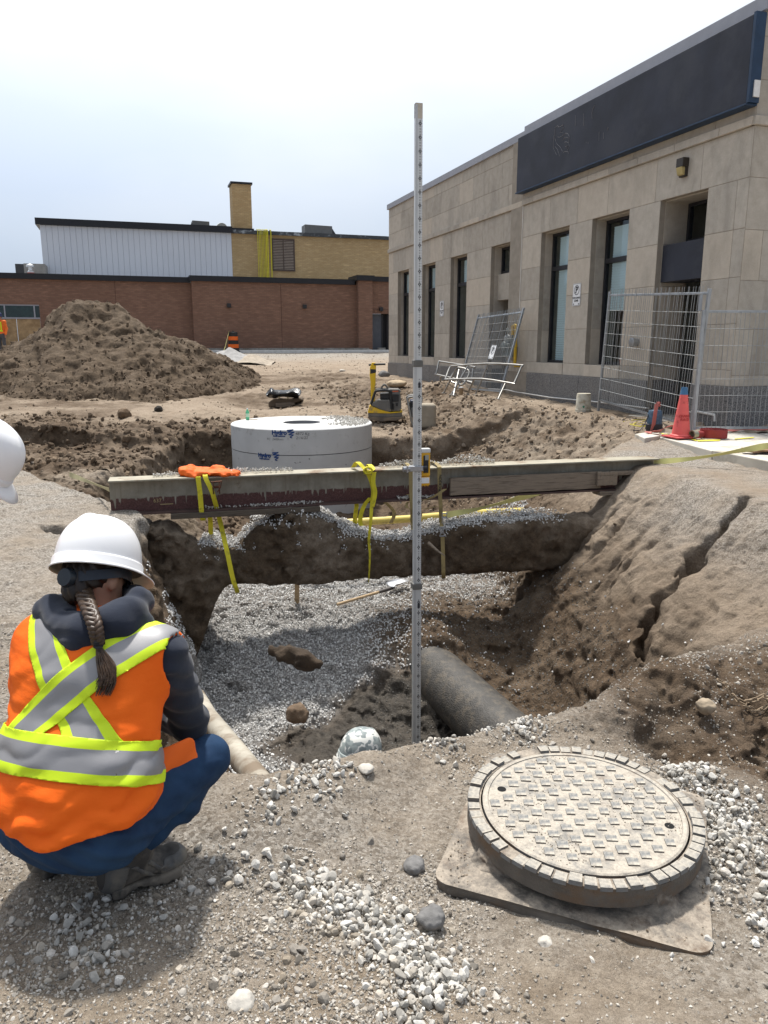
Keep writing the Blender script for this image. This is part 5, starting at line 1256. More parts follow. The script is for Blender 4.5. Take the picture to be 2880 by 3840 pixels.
for i, (z0, z1, hw, hd) in enumerate(secs):
    rodpart('rod_section', ALU, -hw, hw, -hd, hd, z0, z1)
    rodpart('rod_channel_shade', ALUD, -hw-.001, -hw*.38, -hd-.0025, -hd+.004, z0+.02, z1-.01, .0015)  # flat strip; the left channel's shade is put into its darker colour
    mk = MB(); z = z0+.06; k = 0
    while z < z1-.12:
        zz = round((z)/.02)*.02; cx_ = hw*.28; y_ = -hd-.0012
        big = (int(round(zz/.02)) % 5 == 0)
        if big: shp = [(cx_, zz+.016), (cx_+.013, zz), (cx_, zz-.016), (cx_-.013, zz)]; inn = [(cx_, zz+.006), (cx_+.005, zz), (cx_, zz-.006), (cx_-.005, zz)]
        else: shp = [(cx_-.005, zz-.0045), (cx_+.005, zz-.0045), (cx_+.005, zz+.0045), (cx_-.005, zz+.0045)]; inn = None
        def pt(a, zq, dy=0): q = RM @ Vector((a, y_-dy, 0)); return (q.x+rodx(zq), q.y, zq)
        mk.add([pt(a, q) for a, q in shp], [(0, 1, 2, 3)], 0 if big else 1)
        if inn: mk.add([pt(a, q, .0006) for a, q in inn], [(0, 1, 2, 3)], 2)
        tk = [(hw*.80, zz-.002), (hw*.95, zz-.002), (hw*.95, zz+.002), (hw*.80, zz+.002)]; mk.add([pt(a, q) for a, q in tk], [(0, 1, 2, 3)], 1)
        z += .02
    mk.build('scale_marks', [SIGNK, M('scale_grey', (.26, .26, .26), .6, bump=0), ALU], rod)
    if i < 2:
        rodpart('collar', COLR, -hw-.008, hw+.008, -hd-.008, hd+.008, z1-.028, z1+.028, .006); rodpart('lock_button', M('lock_dark', (.03, .03, .035), .5), hw*.0, hw*.62, -hd-.004, -hd+.002, z1-.20, z1-.155, .002)
rodpart('top_cap', M('worn_cap', (.50, .46, .38), .7, var=.25), -.029, .029, -.0215, .0215, zt-.11, zt+.002, .003)
zc = zat(1011); YEL_R = M('receiver_yellow', (.72, .38, .02), .45, var=.05); cle = empty('laser_receiver', 'yellow and grey laser receiver clamped to the survey rod just above the beam', 'laser receiver', tuple(bot+np.array([rodx(zc), 0, zc])), yw)
def rp(name, mat, x0, x1, y0, y1, z0, z1, bv=.004): b = MB(); b.bx(x0, x1, y0, y1, z0, z1); return b.build(name, mat, cle, bevel=bv)
rp('clamp_jaw', STEEL_GALV, -.135, .045, -.045, -.026, -.022, .022); rp('clamp_jaw', STEEL_GALV, -.06, .06, .03, .05, -.02, .02)
b = MB(); b.tube([(-.135, -.035, 0), (-.075, -.035, 0)], [.024, .016], 10); b.tube([(-.10, -.05, -.028), (-.10, -.05, .028)], .008, 8); b.build('clamp_screw', STEEL_GALV, cle, smooth=40)
b = MB(); b.tube([(.045, -.036, .004), (.075, -.036, .004)], .02, 12); b.build('clamp_knob', FRAME, cle, smooth=40)
rp('body', YEL_R, .032, .118, .0, .045, -.075, .15, .008); rp('top_cap', M('receiver_white', (.62, .62, .60), .5), .030, .120, -.004, .049, .125, .165, .01)
rp('face_panel', FRAME, .055, .10, -.006, .0, -.045, .105, .003); rp('display', M('lcd_grey', (.30, .31, .28), .3), .068, .10, -.009, -.006, .065, .11, .002)
rp('lower_housing', YEL_R, .030, .115, -.003, .042, -.155, -.079, .006); rp('label_plate', SIGNW, .036, .109, -.0055, -.003, -.135, -.085, .001)
for k in range(3): rp('foot_lug', YEL_R, .040+k*.026, .054+k*.026, .005, .035, -.163, -.153, .002)

# ------------------------------------------------------------------ precast chamber
CH = atY(1132, 1580, 15.1); CH = Vector((CH[0], 15.1, .155)); CRd = 1.37
PREC = M('precast_concrete', (.50, .50, .49), .8, var=.06, scale=2.5, bump=.3, bscale=60, dirt=(.38, .37, .35), dirtamt=.16, dscale=6)
def prec2():
    m = M('precast_pitted', (.47, .47, .46), .8, var=.07, scale=2.5, bump=.3, bscale=60); t = m.node_tree; N = NT(t); p = t.nodes['Principled BSDF']; src = p.inputs['Base Color'].links[0].from_socket
    pits = N.ramp(N.noise(N.obj(), 16., 2, .5), .70, .73); t.links.new(N.mix(N.math('MULTIPLY', pits, .7), src, (.13, .125, .12)), p.inputs['Base Color']); return m
chm = empty('concrete_chamber', 'big round pale concrete manhole chamber with flat lid standing in the excavation', 'chamber', (CH.x, CH.y, CH.z))
b = MB(); b.lathe([(.365, -.02), (.365, 0), (CRd-.015, 0), (CRd, -.015), (CRd, -.455), (.365, -.455)], (0, 0, 0), 96, closed=True); b.build('lid_slab', PREC, chm, smooth=30)
b = MB(); b.lathe([(CRd-.2, -.47), (CRd-.004, -.47), (CRd-.004, -2.1), (CRd-.2, -2.1)], (0, 0, 0), 96, closed=True); b.build('ring', prec2(), chm, smooth=30)
b = MB(); b.lathe([(CRd-.15, -.456), (CRd-.012, -.456), (CRd-.012, -.469), (CRd-.15, -.469)], (0, 0, 0), 96, closed=True); b.build('joint_seal', M('joint_dark', (.12, .12, .12), .9), chm)
DARKH = M('hatch_inside', (.22, .22, .225), .85)
b = MB(); b.lathe([(.3645, -.004), (.3645, -.46)], (0, 0, 0), 48); b.f = b.f[:-2]; b.m = b.m[:-2]; b.build('hatch_wall', DARKH, chm, smooth=40)
b = MB(); b.lathe([(0, -.06), (.36, -.06), (.36, -.08), (0, -.08)], (0, 0, 0), 48); b.build('hatch_cover', M('hatch_board', (.17, .17, .175), .8), chm)
INK = M('blue_ink', (.015, .05, .17), .6, bump=0)
def cyl_text(txt, vx, vy, size, mat, bold=0., shear=0., name='lettering', asp=1.):
    d = ray(vx*1.736, vy*1.736); o_ = CAM-np.array([CH.x, CH.y, 0]); a = d[0]**2+d[1]**2; bb = 2*(o_[0]*d[0]+o_[1]*d[1]); c = o_[0]**2+o_[1]**2-(CRd+.0)**2
    t = (-bb-math.sqrt(bb*bb-4*a*c))/(2*a); p = CAM+d*t; ang = math.atan2(p[0]-CH.x, -(p[1]-CH.y)); z0 = p[2]-CH.z
    me = txt if not isinstance(txt, str) else text_mesh(txt, size, .0005, bold, shear=shear)
    for q in me.vertices:
        al = ang+q.co.x*asp/CRd; R = CRd+.0025+q.co.z; q.co = (R*math.sin(al), -R*math.cos(al), z0+q.co.y)
    return link(name, me, mat, chm)
def wave():
    b = MB(); P_ = [(-.06, .06), (.06, .075), (-.05, .03), (.075, .03), (-.03, -.015), (.06, -.02), (-.01, -.06), (.035, -.075)]
    for i in range(len(P_)-1): 
        a, c = Vector((*P_[i], 0)), Vector((*P_[i+1], 0)); w_ = Vector((0, .013, 0)); b.add([a-w_, c-w_*.6, c+w_*.6, a+w_], [(0, 1, 2, 3)])
    return b.mesh('wave')
for (x_, y_, s_) in ((603, 935, .105), (571, 984, .10)):
    cyl_text('Hydro', x_, y_, s_, INK, .006, asp=1.02); cyl_text('International', x_, y_+7, s_*.42, INK, .002); cyl_text(wave(), x_+24, y_+2, 1, INK, name='logo_mark')
for tx, x_, y_, s_ in (('4872 Kg', 653, 937, .075), ('2/16/22', 652, 946, .07), ('FC  2400mm', 594, 949, .06)): cyl_text(tx, x_, y_, s_, SIGNK, -.001, .12, 'handwriting')
for x_ in (633, 600): pass
r = np.random.RandomState(70); n = 900; u = r.rand(n); a = -.75+1.9*r.rand(n); R = .62+.70*np.sqrt(u)
q = np.stack([CH.x+R*np.cos(a), CH.y+R*np.sin(a)*.95, np.full(n, CH.z+.01)+.03*r.rand(n)*(R > .9)], 1); stones('lid_stones', q, .010+.012*r.rand(n), WHITE, seed=71)
p = atZ(535*1.736, 907*1.736, CH.z+.002); be = empty('drink_bottle', 'small green plastic bottle standing on the chamber lid', 'bottle', tuple(p))
b = MB(); b.lathe([(.0, 0), (.034, .0), (.036, .01), (.036, .15), (.03, .175), (.014, .20), (.014, .215)], (0, 0, 0), 16); b.build('bottle_body', M('green_plastic', (.12, .52, .27), .25, var=.05), be, smooth=40)
b = MB(); b.lathe([(.015, .212), (.015, .235), (0, .236)], (0, 0, 0), 12); b.build('cap', SIGNW, be); b = MB(); b.lathe([(.0365, .06), (.0365, .13)], (0, 0, 0), 16); b.build('bottle_label', M('bottle_label', (.5, .7, .5), .5), be)
for (x_, y_, l_, a_) in ((560, 898, .22, -.5), (548, 906, .16, 0)):
    p = atZ(x_*1.736, y_*1.736, CH.z+.012); b = MB(); b.box((0, 0, 0), (l_, .025, .01)); o = b.build('wood_scrap', WOODN, None); o.location = tuple(p); o.rotation_euler = (0, 0, a_); tag(o, 'longer splinter of wood on the chamber lid behind the bottle' if l_ > .2 else 'short splinter of wood on the chamber lid right of the bottle', 'wood scrap')

# ------------------------------------------------------------------ manhole frame and cover
def cast_mat(name, base, dust, amt):
    m, t, p = newmat(name); N = NT(t); v = N.obj(); g = t.nodes.new('ShaderNodeNewGeometry'); sep = N.n('ShaderNodeSeparateXYZ', Vector=g.outputs['Normal'])
    c = N.mix(N.ramp(N.noise(v, 14., 5, .6), .35, .65), tuple(x*.7 for x in base), base)
    c = N.mix(N.ramp(N.noise(v, 6., 5, .65), .48, .64, 0, .65), c, (.15, .088, .045))
    up = N.math('MULTIPLY', N.ramp(sep.outputs[2], .15, .85), N.ramp(N.noise(v, 13., 8, .75), .64-amt*.36, .72-amt*.22))
    dst = N.mix(N.ramp(N.noise(v, 95., 4, .7), .3, .7), tuple(x*.62 for x in dust), dust)
    t.links.new(N.mix(up, c, dst), p.inputs['Base Color']); p.inputs['Roughness'].default_value = .8; p.inputs['Metallic'].default_value = 0.
    t.links.new(N.bump(N.noise(v, 85., 5, .7), .6, .005), p.inputs['Normal']); return m
CASTB = cast_mat('cast_iron_base', (.13, .115, .098), (.37, .315, .25), .70); CASTC = cast_mat('cast_iron_cover', (.20, .195, .185), (.48, .43, .355), .85); CASTK = cast_mat('cast_iron_knob', (.21, .212, .208), (.47, .43, .36), .60)
mh = empty('manhole_frame', 'round cast-iron manhole cover in its toothed frame on a square base plate in the foreground', 'manhole', (.69, 2.405, -.052), math.radians(-20.5))
mh.scale = (1, 1, .80)
mh.rotation_euler = (math.radians(1.0), math.radians(1.2), math.radians(-20.5))
b = MB(); hw, rc = .418, .06; pr = rrect(hw*2, hw*2, rc, 6); n = len(pr)
vs = [(p_[0], p_[1], z) for z in (-.02, .022) for p_ in pr]; rings = []
ang = [math.atan2(p_[1], p_[0]) for p_ in pr]
prof = [(.428, .030), (.408, .055), (.398, .085), (.393, .12), (.395, .148)]
for (R, z) in prof: vs += [(min(R, max(abs(0), R))*math.cos(a), R*math.sin(a), z) for a in ang]
fs = [tuple(range(n))[::-1]]
for k in range(len(prof)+1):
    for q in range(n): fs.append((k*n+q, k*n+(q+1) % n, (k+1)*n+(q+1) % n, (k+1)*n+q))
b.add(vs, fs); mbase = b.build('frame_base', CASTB, mh, smooth=35)
sb_ = mbase.modifiers.new('s', 'SUBSURF'); sb_.subdivision_type = 'SIMPLE'; sb_.levels = 3; sb_.render_levels = 3
tx_ = bpy.data.textures.new('cast_noise', 'CLOUDS'); tx_.noise_scale = .05; dm = mbase.modifiers.new('d', 'DISPLACE'); dm.texture = tx_; dm.strength = .020; dm.mid_level = .5
tx2 = bpy.data.textures.new('cast_dents', 'CLOUDS'); tx2.noise_scale = .16; dm2 = mbase.modifiers.new('d2', 'DISPLACE'); dm2.texture = tx2; dm2.strength = .03; dm2.mid_level = .5; dm2.direction = 'Z'
b = MB(); b.lathe([(.352, .07), (.352, .152), (.397, .152), (.397, .07)], (0, 0, 0), 96, closed=True); b.build('frame_ring', CASTB, mh, smooth=30)
b = MB(); a0 = .5*2*math.pi/54*.86; vs = []
for a in (-a0, 0, a0):
    for R, z in ((.357, .150), (.399, .150), (.397, .168), (.359, .168)): vs.append((R*math.cos(a), R*math.sin(a), z))
b.add(vs, [(0, 1, 2, 3), (8, 11, 10, 9)]+[(k*4+q, (k+1)*4+q, (k+1)*4+(q+1) % 4, k*4+(q+1) % 4) for k in (0, 1) for q in range(4)]); tm = b.mesh('rim_tooth'); tm.materials.append(CASTK)
rr_ = random.Random(5)
for k in range(54): o = link('rim_tooth', tm, (), mh); o.rotation_euler = (0, 0, 2*math.pi*k/54); o.location = (0, 0, rr_.uniform(-.0015, .001)); o.scale = (1, rr_.uniform(.9, 1.02), rr_.uniform(.9, 1.02))
b = MB(); b.lathe([(0, .09), (.343, .09), (.346, .158), (.340, .1625), (.328, .1625), (.326, .158), (0, .158)], (0, 0, 0), 96); cov = b.build('cover', CASTC, mh, smooth=30)
b = MB(); b.box((0, 0, 0), (.034, .034, .010)); km = b.mesh('cover_stud'); km.materials.append(CASTK)
for i in range(-6, 7):
    for j in range(-6, 7):
        x_, y_ = (i+.5*(j % 2))*.072, j*.047
        if math.hypot(x_, y_) < .312 and math.hypot(abs(x_)-.285, y_-.0) > .03:
            o = link('cover_stud', km, (), cov); o.location = (x_, y_, .1588+rr_.uniform(-.0012, .0008)); o.rotation_euler = (rr_.uniform(-.03, .03), rr_.uniform(-.03, .03), math.radians(18)+rr_.uniform(-.04, .04)); o.scale = (rr_.uniform(.85, 1.1), rr_.uniform(.85, 1.1), 1)
for s_ in (-1, 1):
    b = MB(); b.lathe([(0, .0), (.012, .0), (.016, .0012), (.012, .0012)], (s_*.285, 0, .1582), 16); b.build('pick_hole', M('hole_black', (.006, .006, .006), .95, bump=0), cov)
# grit caught on the cover
r = np.random.RandomState(80); n = 1700; R = .325*np.sqrt(r.rand(n)); a = 2*np.pi*r.rand(n); mm = mh.matrix_basis
k_ = fbm(R*np.cos(a), R*np.sin(a), R*0, 7., 2, 391) > -.15
q = np.array([(mm @ Vector((R[i]*math.cos(a[i]), R[i]*math.sin(a[i]), .1595)))[:] for i in range(n) if k_[i]]); stones('cover_grit', q, lns(len(q), .0012, .0055, 81, 2.5), stone_mat('grit', (.28, .24, .19), (.56, .50, .42)), seed=82)
r = np.random.RandomState(84); n = 2600; ux, uy = (r.rand(2, n)-.5)*.80; k_ = (np.hypot(ux, uy) > .415)
q = np.array([(mm @ Vector((ux[i], uy[i], .024)))[:] for i in range(n) if k_[i]]); stones('plate_grit', q, lns(len(q), .0015, .008, 85, 2.8), TANC, seed=86)
# ------------------------------------------------------------------ chain on the right-hand dirt
CHN = M('rusty_chain', (.28, .21, .14), .8, .2, var=.3)
che = empty('chain', 'rusty steel chain lying on the dirt at the right edge', 'chain', tuple(onground(1610, 1500)))
lm = MB(); lp = [(.011*math.cos(t)+(.012 if math.cos(t) > 0 else -.012), .010*math.sin(t), 0) for t in [2*math.pi*k/12 for k in range(12)]]; lm.tube(lp, .0036, 6, closed=True); lme = lm.mesh('link', 60); lme.materials.append(CHN)
pv_ = [(1545, 1470), (1570, 1487), (1580, 1505), (1600, 1520), (1625, 1518), (1645, 1510), (1665, 1520), (1640, 1540), (1612, 1532)]
path = [vv(onground(*q)) for q in pv_]; path = smooth_pts(path, 30); acc = 0; last = path[0]; k = 0
for i in range(1, len(path)):
    acc += (path[i]-path[i-1]).length
    if acc > .034:
        acc = 0; d = (path[i]-last).normalized(); last = path[i]; o = link('chain_link', lme, (), che); o.location = path[i]-Vector(che.location)+Vector((0, 0, .012)); o.rotation_euler = (d.to_track_quat('X', 'Z').to_matrix() @ Matrix.Rotation(math.radians(90*(k % 2)+20), 3, 'X')).to_euler(); k += 1
# ================================================================== SITE OBJECTS
GALV = M('fence_steel', (.36, .38, .40), .45, .7, var=.15); WIRE = M('fence_wire', (.33, .34, .34), .5, .5, bump=0)
def frame_mat4(o_, xa, za):
    xa = Vector(xa).normalized(); za = Vector(za); za = (za-xa*za.dot(xa)).normalized(); ya = za.cross(xa)
    return Matrix(((xa.x, ya.x, za.x, o_[0]), (xa.y, ya.y, za.y, o_[1]), (xa.z, ya.z, za.z, o_[2]), (0, 0, 0, 1)))
def fence(label, m4, L_, Hh, zb, ztop, nv, hz, spikes=True, wr=.0042, feet=True):
    """local x along, z up; rails at zb and ztop"""
    e = bpy.data.objects.new('wire_fence', None); COL.objects.link(e); tag(e, label, 'fence', 'temporary wire fence panels'); e.matrix_world = m4
    for x_ in (0, L_):
        b = MB(); b.bx(x_-.022, x_+.022, -.022, .022, .0, Hh); b.build('post', GALV, e, bevel=.004)
    for z_ in (zb, ztop):
        b = MB(); b.bx(.0225, L_-.0225, -.018, .018, z_-.018, z_+.018); b.build('rail', GALV, e, bevel=.004)
    b = MB(); b.tube([(0, -.022, zb), (0, -.022, ztop+(.10 if spikes else 0))], wr, 4); wm = b.mesh('wire'); wm.materials.append(WIRE)
    b = MB(); b.tube([(.02, -.026, 0), (L_-.02, -.026, 0)], wr, 4); hm = b.mesh('cross_wire'); hm.materials.append(WIRE)
    r = random.Random(nv)
    for k in range(nv):
        o = link('wire', wm, (), e); o.location = (.04+(L_-.08)*k/(nv-1), 0, 0); o.rotation_euler = (r.uniform(-.01, .01), r.uniform(-.004, .004), 0)
    for z_ in hz: o = link('cross_wire', hm, (), e); o.location = (0, 0, z_)
    if feet:
        for x_ in (0, L_): b = MB(); b.bx(x_-.07, x_+.07, -.25, .25, -.015, .012); b.build('foot_plate', GALV, e, bevel=.003)
    return e
# panel A: in front of the entrance
a0 = atZ(2243, 1546, .38); a1 = atZ(2592, 1598, .45)
hA = atY(2267, 1095, a0[1])[2]-a0[2]; LA = float(np.linalg.norm(a1[:2]-a0[:2]))
tA = atY(2264, 1108, a0[1])[2]-a0[2]; zA = atY(2246, 1500, a0[1])[2]-a0[2]
fence('tall galvanised wire fence panel with spiked top in front of the building entrance', frame_mat4(a0, (a1-a0-np.array([0, 0, zA])), (0.02, 0, 1)), LA, hA, zA, tA, 44, [zA+(tA-zA)*k/9.3 for k in range(1, 9)])
# panel B: right, lower
c0 = atZ(2602, 1600, .45); c0[2] = .37; c1 = c0+np.array([3.0, .12, 0]); hB = atY(2622, 1163, c0[1])[2]-c0[2]
fence('lower galvanised wire fence panel at the right edge by the building corner', frame_mat4(c0, c1-c0, (.03, 0, 1)), 3.0, hB, .06, hB-.02, 42, [.06+(hB-.08)*k/7 for k in range(1, 7)], False)
# coupler on top of the post
p = atY(2620, 1100, a1[1]-.02); b = MB(); b.box((0, 0, 0), (.10, .06, .03)); b.box((.035, 0, -.13), (.04, .05, .24)); o = b.build('fence_coupler', GALV, None, bevel=.004); o.location = tuple(p); tag(o, 'small folded steel coupler on top of the shared fence post', 'coupler')
# panel C: leaning against the side-door bay
def fcp(px, py, off): t, z = on_facade(px, py, off); return facade(t, off, z)
l0, l1 = fcp(1718, 1469, .72), fcp(1874, 1484, .80)
T0 = fcp(1781, 1184, .16); up = (T0-l0); LC = float(np.linalg.norm(l1-l0)); hC = float(np.linalg.norm(up))
fence('leaning wire fence panel propped against the stone wall at the side door', frame_mat4(l0, l1-l0, up), LC, hC, .10, hC-.10, 46, [.1+(hC-.2)*k/9 for k in range(1, 9)], True, .0045, False)
mC = frame_mat4(l0, l1-l0, up)
sm = mC @ Matrix.Translation((LC*.62, -.045, hC*.50)) @ Matrix.Rotation(math.radians(3), 4, 'Y'); parking_sign('white no-parking sign wired to the leaning fence panel', sm, False)
# handrails thrown against the wall
RAILM = M('rail_steel', (.33, .32, .30), .38, .75, var=.15)
def railing(label, loop, feet_, r=.024):
    c_ = Vector(feet_[0][1]); e = empty('handrail', label, 'handrail', tuple(c_), 0, 'removed steel handrails')
    b = MB(); b.tube([p-c_ for p in smooth_pts(loop+[loop[0]], 3)], r, 8); b.build('rail_loop', RAILM, e, smooth=50)
    for (p, q) in feet_: b = MB(); b.tube([p-c_, Vector(q)-c_], r*.95, 8); b.build('post', RAILM, e, smooth=50); b = MB(); b.box(Vector(q)-c_+Vector((0, 0, .008)), (.1, .1, .016)); b.build('base_plate', RAILM, e)
def R2(x_, y_, Y): return vv(atY(1440+x_*.434, 900+y_*.434, Y))
def G2(x_, y_): p = atZ(1440+x_*.434, 900+y_*.434, .46); return vv(p)
Yn = 18.3
lp = [R2(585, 1090, Yn+.7), R2(890, 1068, Yn+.1), R2(1180, 1082, Yn-.5), R2(1185, 1100, Yn-.55), R2(1125, 1235, Yn-.75), R2(1105, 1240, Yn-.75), R2(845, 1200, Yn-.15), R2(550, 1205, Yn+.45), R2(535, 1195, Yn+.5), R2(565, 1110, Yn+.7)]
railing('larger bent steel handrail lying on its side nearest the trench', lp, [(R2(895, 1075, Yn+.1), G2(790, 1340)), (R2(725, 1090, Yn+.4), G2(580, 1340)), (R2(780, 1205, Yn), G2(720, 1335)), (R2(1050, 1235, Yn-.6), G2(985, 1378)), (R2(630, 1100, Yn+.6), G2(515, 1325))])
Yf = 20.1
lp = [R2(475, 1048, Yf+.5), R2(765, 1095, Yf-.6), R2(772, 1110, Yf-.65), R2(755, 1225, Yf-.75), R2(735, 1225, Yf-.7), R2(465, 1165, Yf+.3), R2(455, 1150, Yf+.35)]
railing('smaller steel handrail behind the larger one, close to the stone wall', lp, [(R2(490, 1175, Yf+.3), G2(480, 1295)), (R2(690, 1110, Yf-.4), G2(640, 1315))])
lp = [R2(640, 1100, Yf-.8), R2(720, 1120, Yf-1.), R2(735, 1160, Yf-1.1), R2(690, 1240, Yf-1.2), R2(660, 1250, Yf-1.15), R2(570, 1210, Yf-.9)]
railing('small curled steel handrail tangled between the other two', lp, [(R2(650, 1110, Yf-.8), G2(600, 1345))])
# gas meter
gm = on_facade(1440+1120*.434, 900+1080*.434, .25); ge2 = empty('gas_meter', 'grey gas meter with yellow riser pipe on the stone wall by the side door', 'gas meter', tuple(facade(gm[0], .22, gm[1])), SROT)
MUST = M('meter_yellow', (.62, .40, .03), .5, var=.1); MTR = M('meter_grey', (.17, .19, .18), .5, var=.15)
b = MB(); b.tube([(0, -.15, -.02), (0, 0, -.02), (0, 0, .02), (0, 0, .86), (.0, .0, .90), (.06, 0, .92), (.16, 0, .9), (.17, 0, .7)], .035, 10); b.build('riser', MUST, ge2, smooth=50)
b = MB(); b.tube([(0, 0, .42), (0, 0, .47)], .048, 10); b.build('union_nut', MUST, ge2)
b = MB(); b.bx(.15, .52, -.12, .12, .18, .50); b.lathe([(.13, 0), (.13, .05), (.05, .07), (0, .07)], (.34, .11, .42), 16, rot=Euler((math.radians(-90), 0, 0)).to_matrix()); b.build('meter_body', MTR, ge2, bevel=.03)
b = MB(); b.lathe([(.0, -.06), (.10, -.05), (.10, .05), (.0, .06)], (.42, 0, .60), 16, rot=Euler((math.radians(70), 0, 0)).to_matrix()); b.build('regulator', M('regulator', (.36, .38, .38), .5), ge2, smooth=40)
b = MB(); b.tube([(.17, 0, .7), (.17, 0, .5)], .025, 8); b.tube([(.42, 0, .55), (.48, 0, .5), (.48, 0, .48)], .025, 8); b.tube([(.25, .05, .75), (.3, .06, .84), (.38, .06, .84), (.42, .05, .72)], .018, 8); b.build('meter_piping', MTR, ge2, smooth=50)
# conduit along the wall foot
cw = M('white_conduit', (.62, .61, .58), .6, var=.1)
def fc_pt(px, py, off): t, z = on_facade(px, py, off); return vv(facade(t, off, z))
pts = [(1720, 1452, .18), (1900, 1462, .16), (1935, 1470, .16), (2060, 1490, .15), (2160, 1500, .15), (2246, 1508, .15), (2430, 1531, .15)]
b = MB(); b.tube([fc_pt(*q) for q in pts], .014, 8); o = b.build('conduit', cw, None, smooth=50); tag(o, 'thin white conduit running along the foot of the stone wall', 'conduit')
pts = [(2596, 1540, .12), (2600, 1541, .12), (2680, 1556, .12), (2680, 1580, .12)]
b = MB(); b.tube([fc_pt(*q) for q in pts], .02, 8); o = b.build('conduit', cw, None, smooth=50); tag(o, 'short white conduit with elbow on the granite near the building corner', 'conduit')
# bucket
p = atZ(2186, 1549, .37); be = empty('bucket', 'dirty white plastic bucket upside down beside the fence panel', 'bucket', tuple(p))
BKT = M('bucket_white', (.52, .49, .40), .55, var=.1, dirt=(.30, .25, .17), dirtamt=.35, dscale=9)
b = MB(); b.lathe([(.145, 0), (.15, .005), (.15, .03), (.147, .04), (.149, .05), (.149, .075), (.143, .08), (.130, .36), (.125, .37), (.0, .37)], (0, 0, 0), 28); b.build('pail', BKT, be, smooth=35)
b = MB(); b.box((0, 0, 0), (.035, .002, .035), Matrix.Rotation(math.radians(45), 3, 'Y')); o = b.build('green_sticker', M('sticker_green', (.02, .22, .12), .5), be); o.location = (-.03, -.1435, .13)
# cone
p = atZ(2552, 1640, .36); co = empty('traffic_cone', 'faded red-pink traffic cone with blue tip on the sidewalk slab', 'traffic cone', tuple(p), .3)
CON = M('cone_red', (.72, .12, .11), .6, var=.10, scale=5, bump=.1, dirt=(.30, .05, .05), dirtamt=.15, dscale=7); CBL = M('cone_blue', (.05, .14, .27), .6, var=.2)
b = MB(); b.bx(-.19, .19, -.19, .19, 0, .022); b.build('base', M('cone_base', (.40, .05, .05), .7), co, bevel=.01)
b = MB(); b.lathe([(.145, .022), (.145, .035), (.125, .05), (.052, .60)], (0, 0, 0), 32); b.build('cone_body', CON, co, smooth=35)
b = MB(); b.lathe([(.0525, .598), (.054, .60), (.040, .70), (.033, .70), (.03, .69)], (0, 0, 0), 28); b.build('tip', CBL, co, smooth=35)
CTX = M('cone_print', (.55, .045, .05), .6, bump=0)
for tx, z_ in (('OWNT', .30), ('RAGE', .255)):
    me = text_mesh(tx, .055, .0004, .001); R = .1245-(z_-.05)*.1327+.0025
    for q in me.vertices: al = q.co.x/R-.2; q.co = (R*math.sin(al), -R*math.cos(al), z_+q.co.y)
    link('print', me, CTX, co)
# flat hose roll, coupling, loose hose, pump
HOSE = M('hose_red', (.24, .028, .028), .65, var=.15, scale=12, bump=.3, bscale=200); HOSEP = M('hose_pink', (.42, .13, .11), .7, var=.15)
p = atZ(2677, 1640, .36); hr = empty('fire_hose', 'rolled flat red hose lying on the sidewalk slab right of the cone', 'hose', tuple(p))
pts = []; ws = []
for k in range(170): a = k*.18; R = .03+k*.00098; pts.append((R*1.05*math.cos(a), R*math.sin(a), .06))
b = MB(); b.ribbon(pts, [(0, 0, .115)]*len(pts), .0055); b.build('coil', HOSE, hr, smooth=40)
b = MB(); b.tube([(-.19, -.06, .05), (-.23, -.08, .05), (-.29, -.10, .05)], [.045, .05, .05], 14); b.build('hose_end', HOSE, hr, smooth=50)
b = MB(); ro = Vector((-.9, -.42, 0)).to_track_quat('Z', 'Y').to_matrix(); b.lathe([(.05, 0), (.055, .005), (.055, .05), (.062, .055), (.062, .09), (.048, .09), (.048, .02), (.0, .02)], (-.29, -.10, .055), 24, rot=ro); b.build('coupling', M('brass_dull', (.33, .31, .24), .45, .6), hr, smooth=35)
def flat_hose(label, pts, mat, w_=.10):
    b = MB(); P_ = smooth_pts([vv(q) for q in pts], 6); n = len(P_)
    b.ribbon(P_, [(lambda d: Vector((-d.y, d.x, .25*math.sin(i*.6))).normalized()*w_)((P_[min(i+1, n-1)]-P_[max(i-1, 0)]).normalized()) for i in range(n)], .008); o = b.build('flat_hose', mat, None, smooth=60); tag(o, label, 'hose', 'loose flat hoses')
def C6(x_, y_): return (2380+x_*.3014, 1400+y_*.3014)
flat_hose('loose flat red hose twisting across the slab behind the cone', [atZ(*C6(140, 735), .38), atZ(*C6(230, 735), .38), atZ(*C6(330, 700), .44), atZ(*C6(440, 655), .50), atZ(*C6(500, 670), .46), atZ(*C6(620, 700), .39), atZ(*C6(740, 690), .39)], HOSEP)
flat_hose('flat red hose running right along the foot of the fence', [atZ(*C6(1140, 715), .375), atZ(*C6(1300, 705), .375), atZ(*C6(1500, 700), .375), atZ(*C6(1800, 690), .375)], HOSEP, .08)
p = atZ(*C6(238, 705), .36); pu = empty('trash_pump', 'small blue and grey submersible pump with a red hose, by the slab corner', 'pump', tuple(p))
b = MB(); b.lathe([(.12, 0), (.125, .02), (.125, .09), (.11, .10)], (0, 0, 0), 20); b.build('strainer', M('pump_black', (.03, .03, .035), .6), pu, smooth=35)
b = MB(); b.lathe([(.11, .10), (.112, .12), (.105, .27), (.09, .30), (.03, .31), (0, .31)], (0, 0, 0), 20); b.build('motor_housing', M('pump_blue', (.07, .12, .18), .5, .2, var=.35, scale=18), pu, smooth=35)
b = MB(); b.ribbon([(-.06, -.10, .0), (-.055, -.13, .10), (-.04, -.12, .26), (-.02, -.10, .40), (.02, -.06, .43), (.04, -.02, .36)], (.06, .03, 0), .012); b.build('discharge_hose', HOSEP, pu, smooth=50)
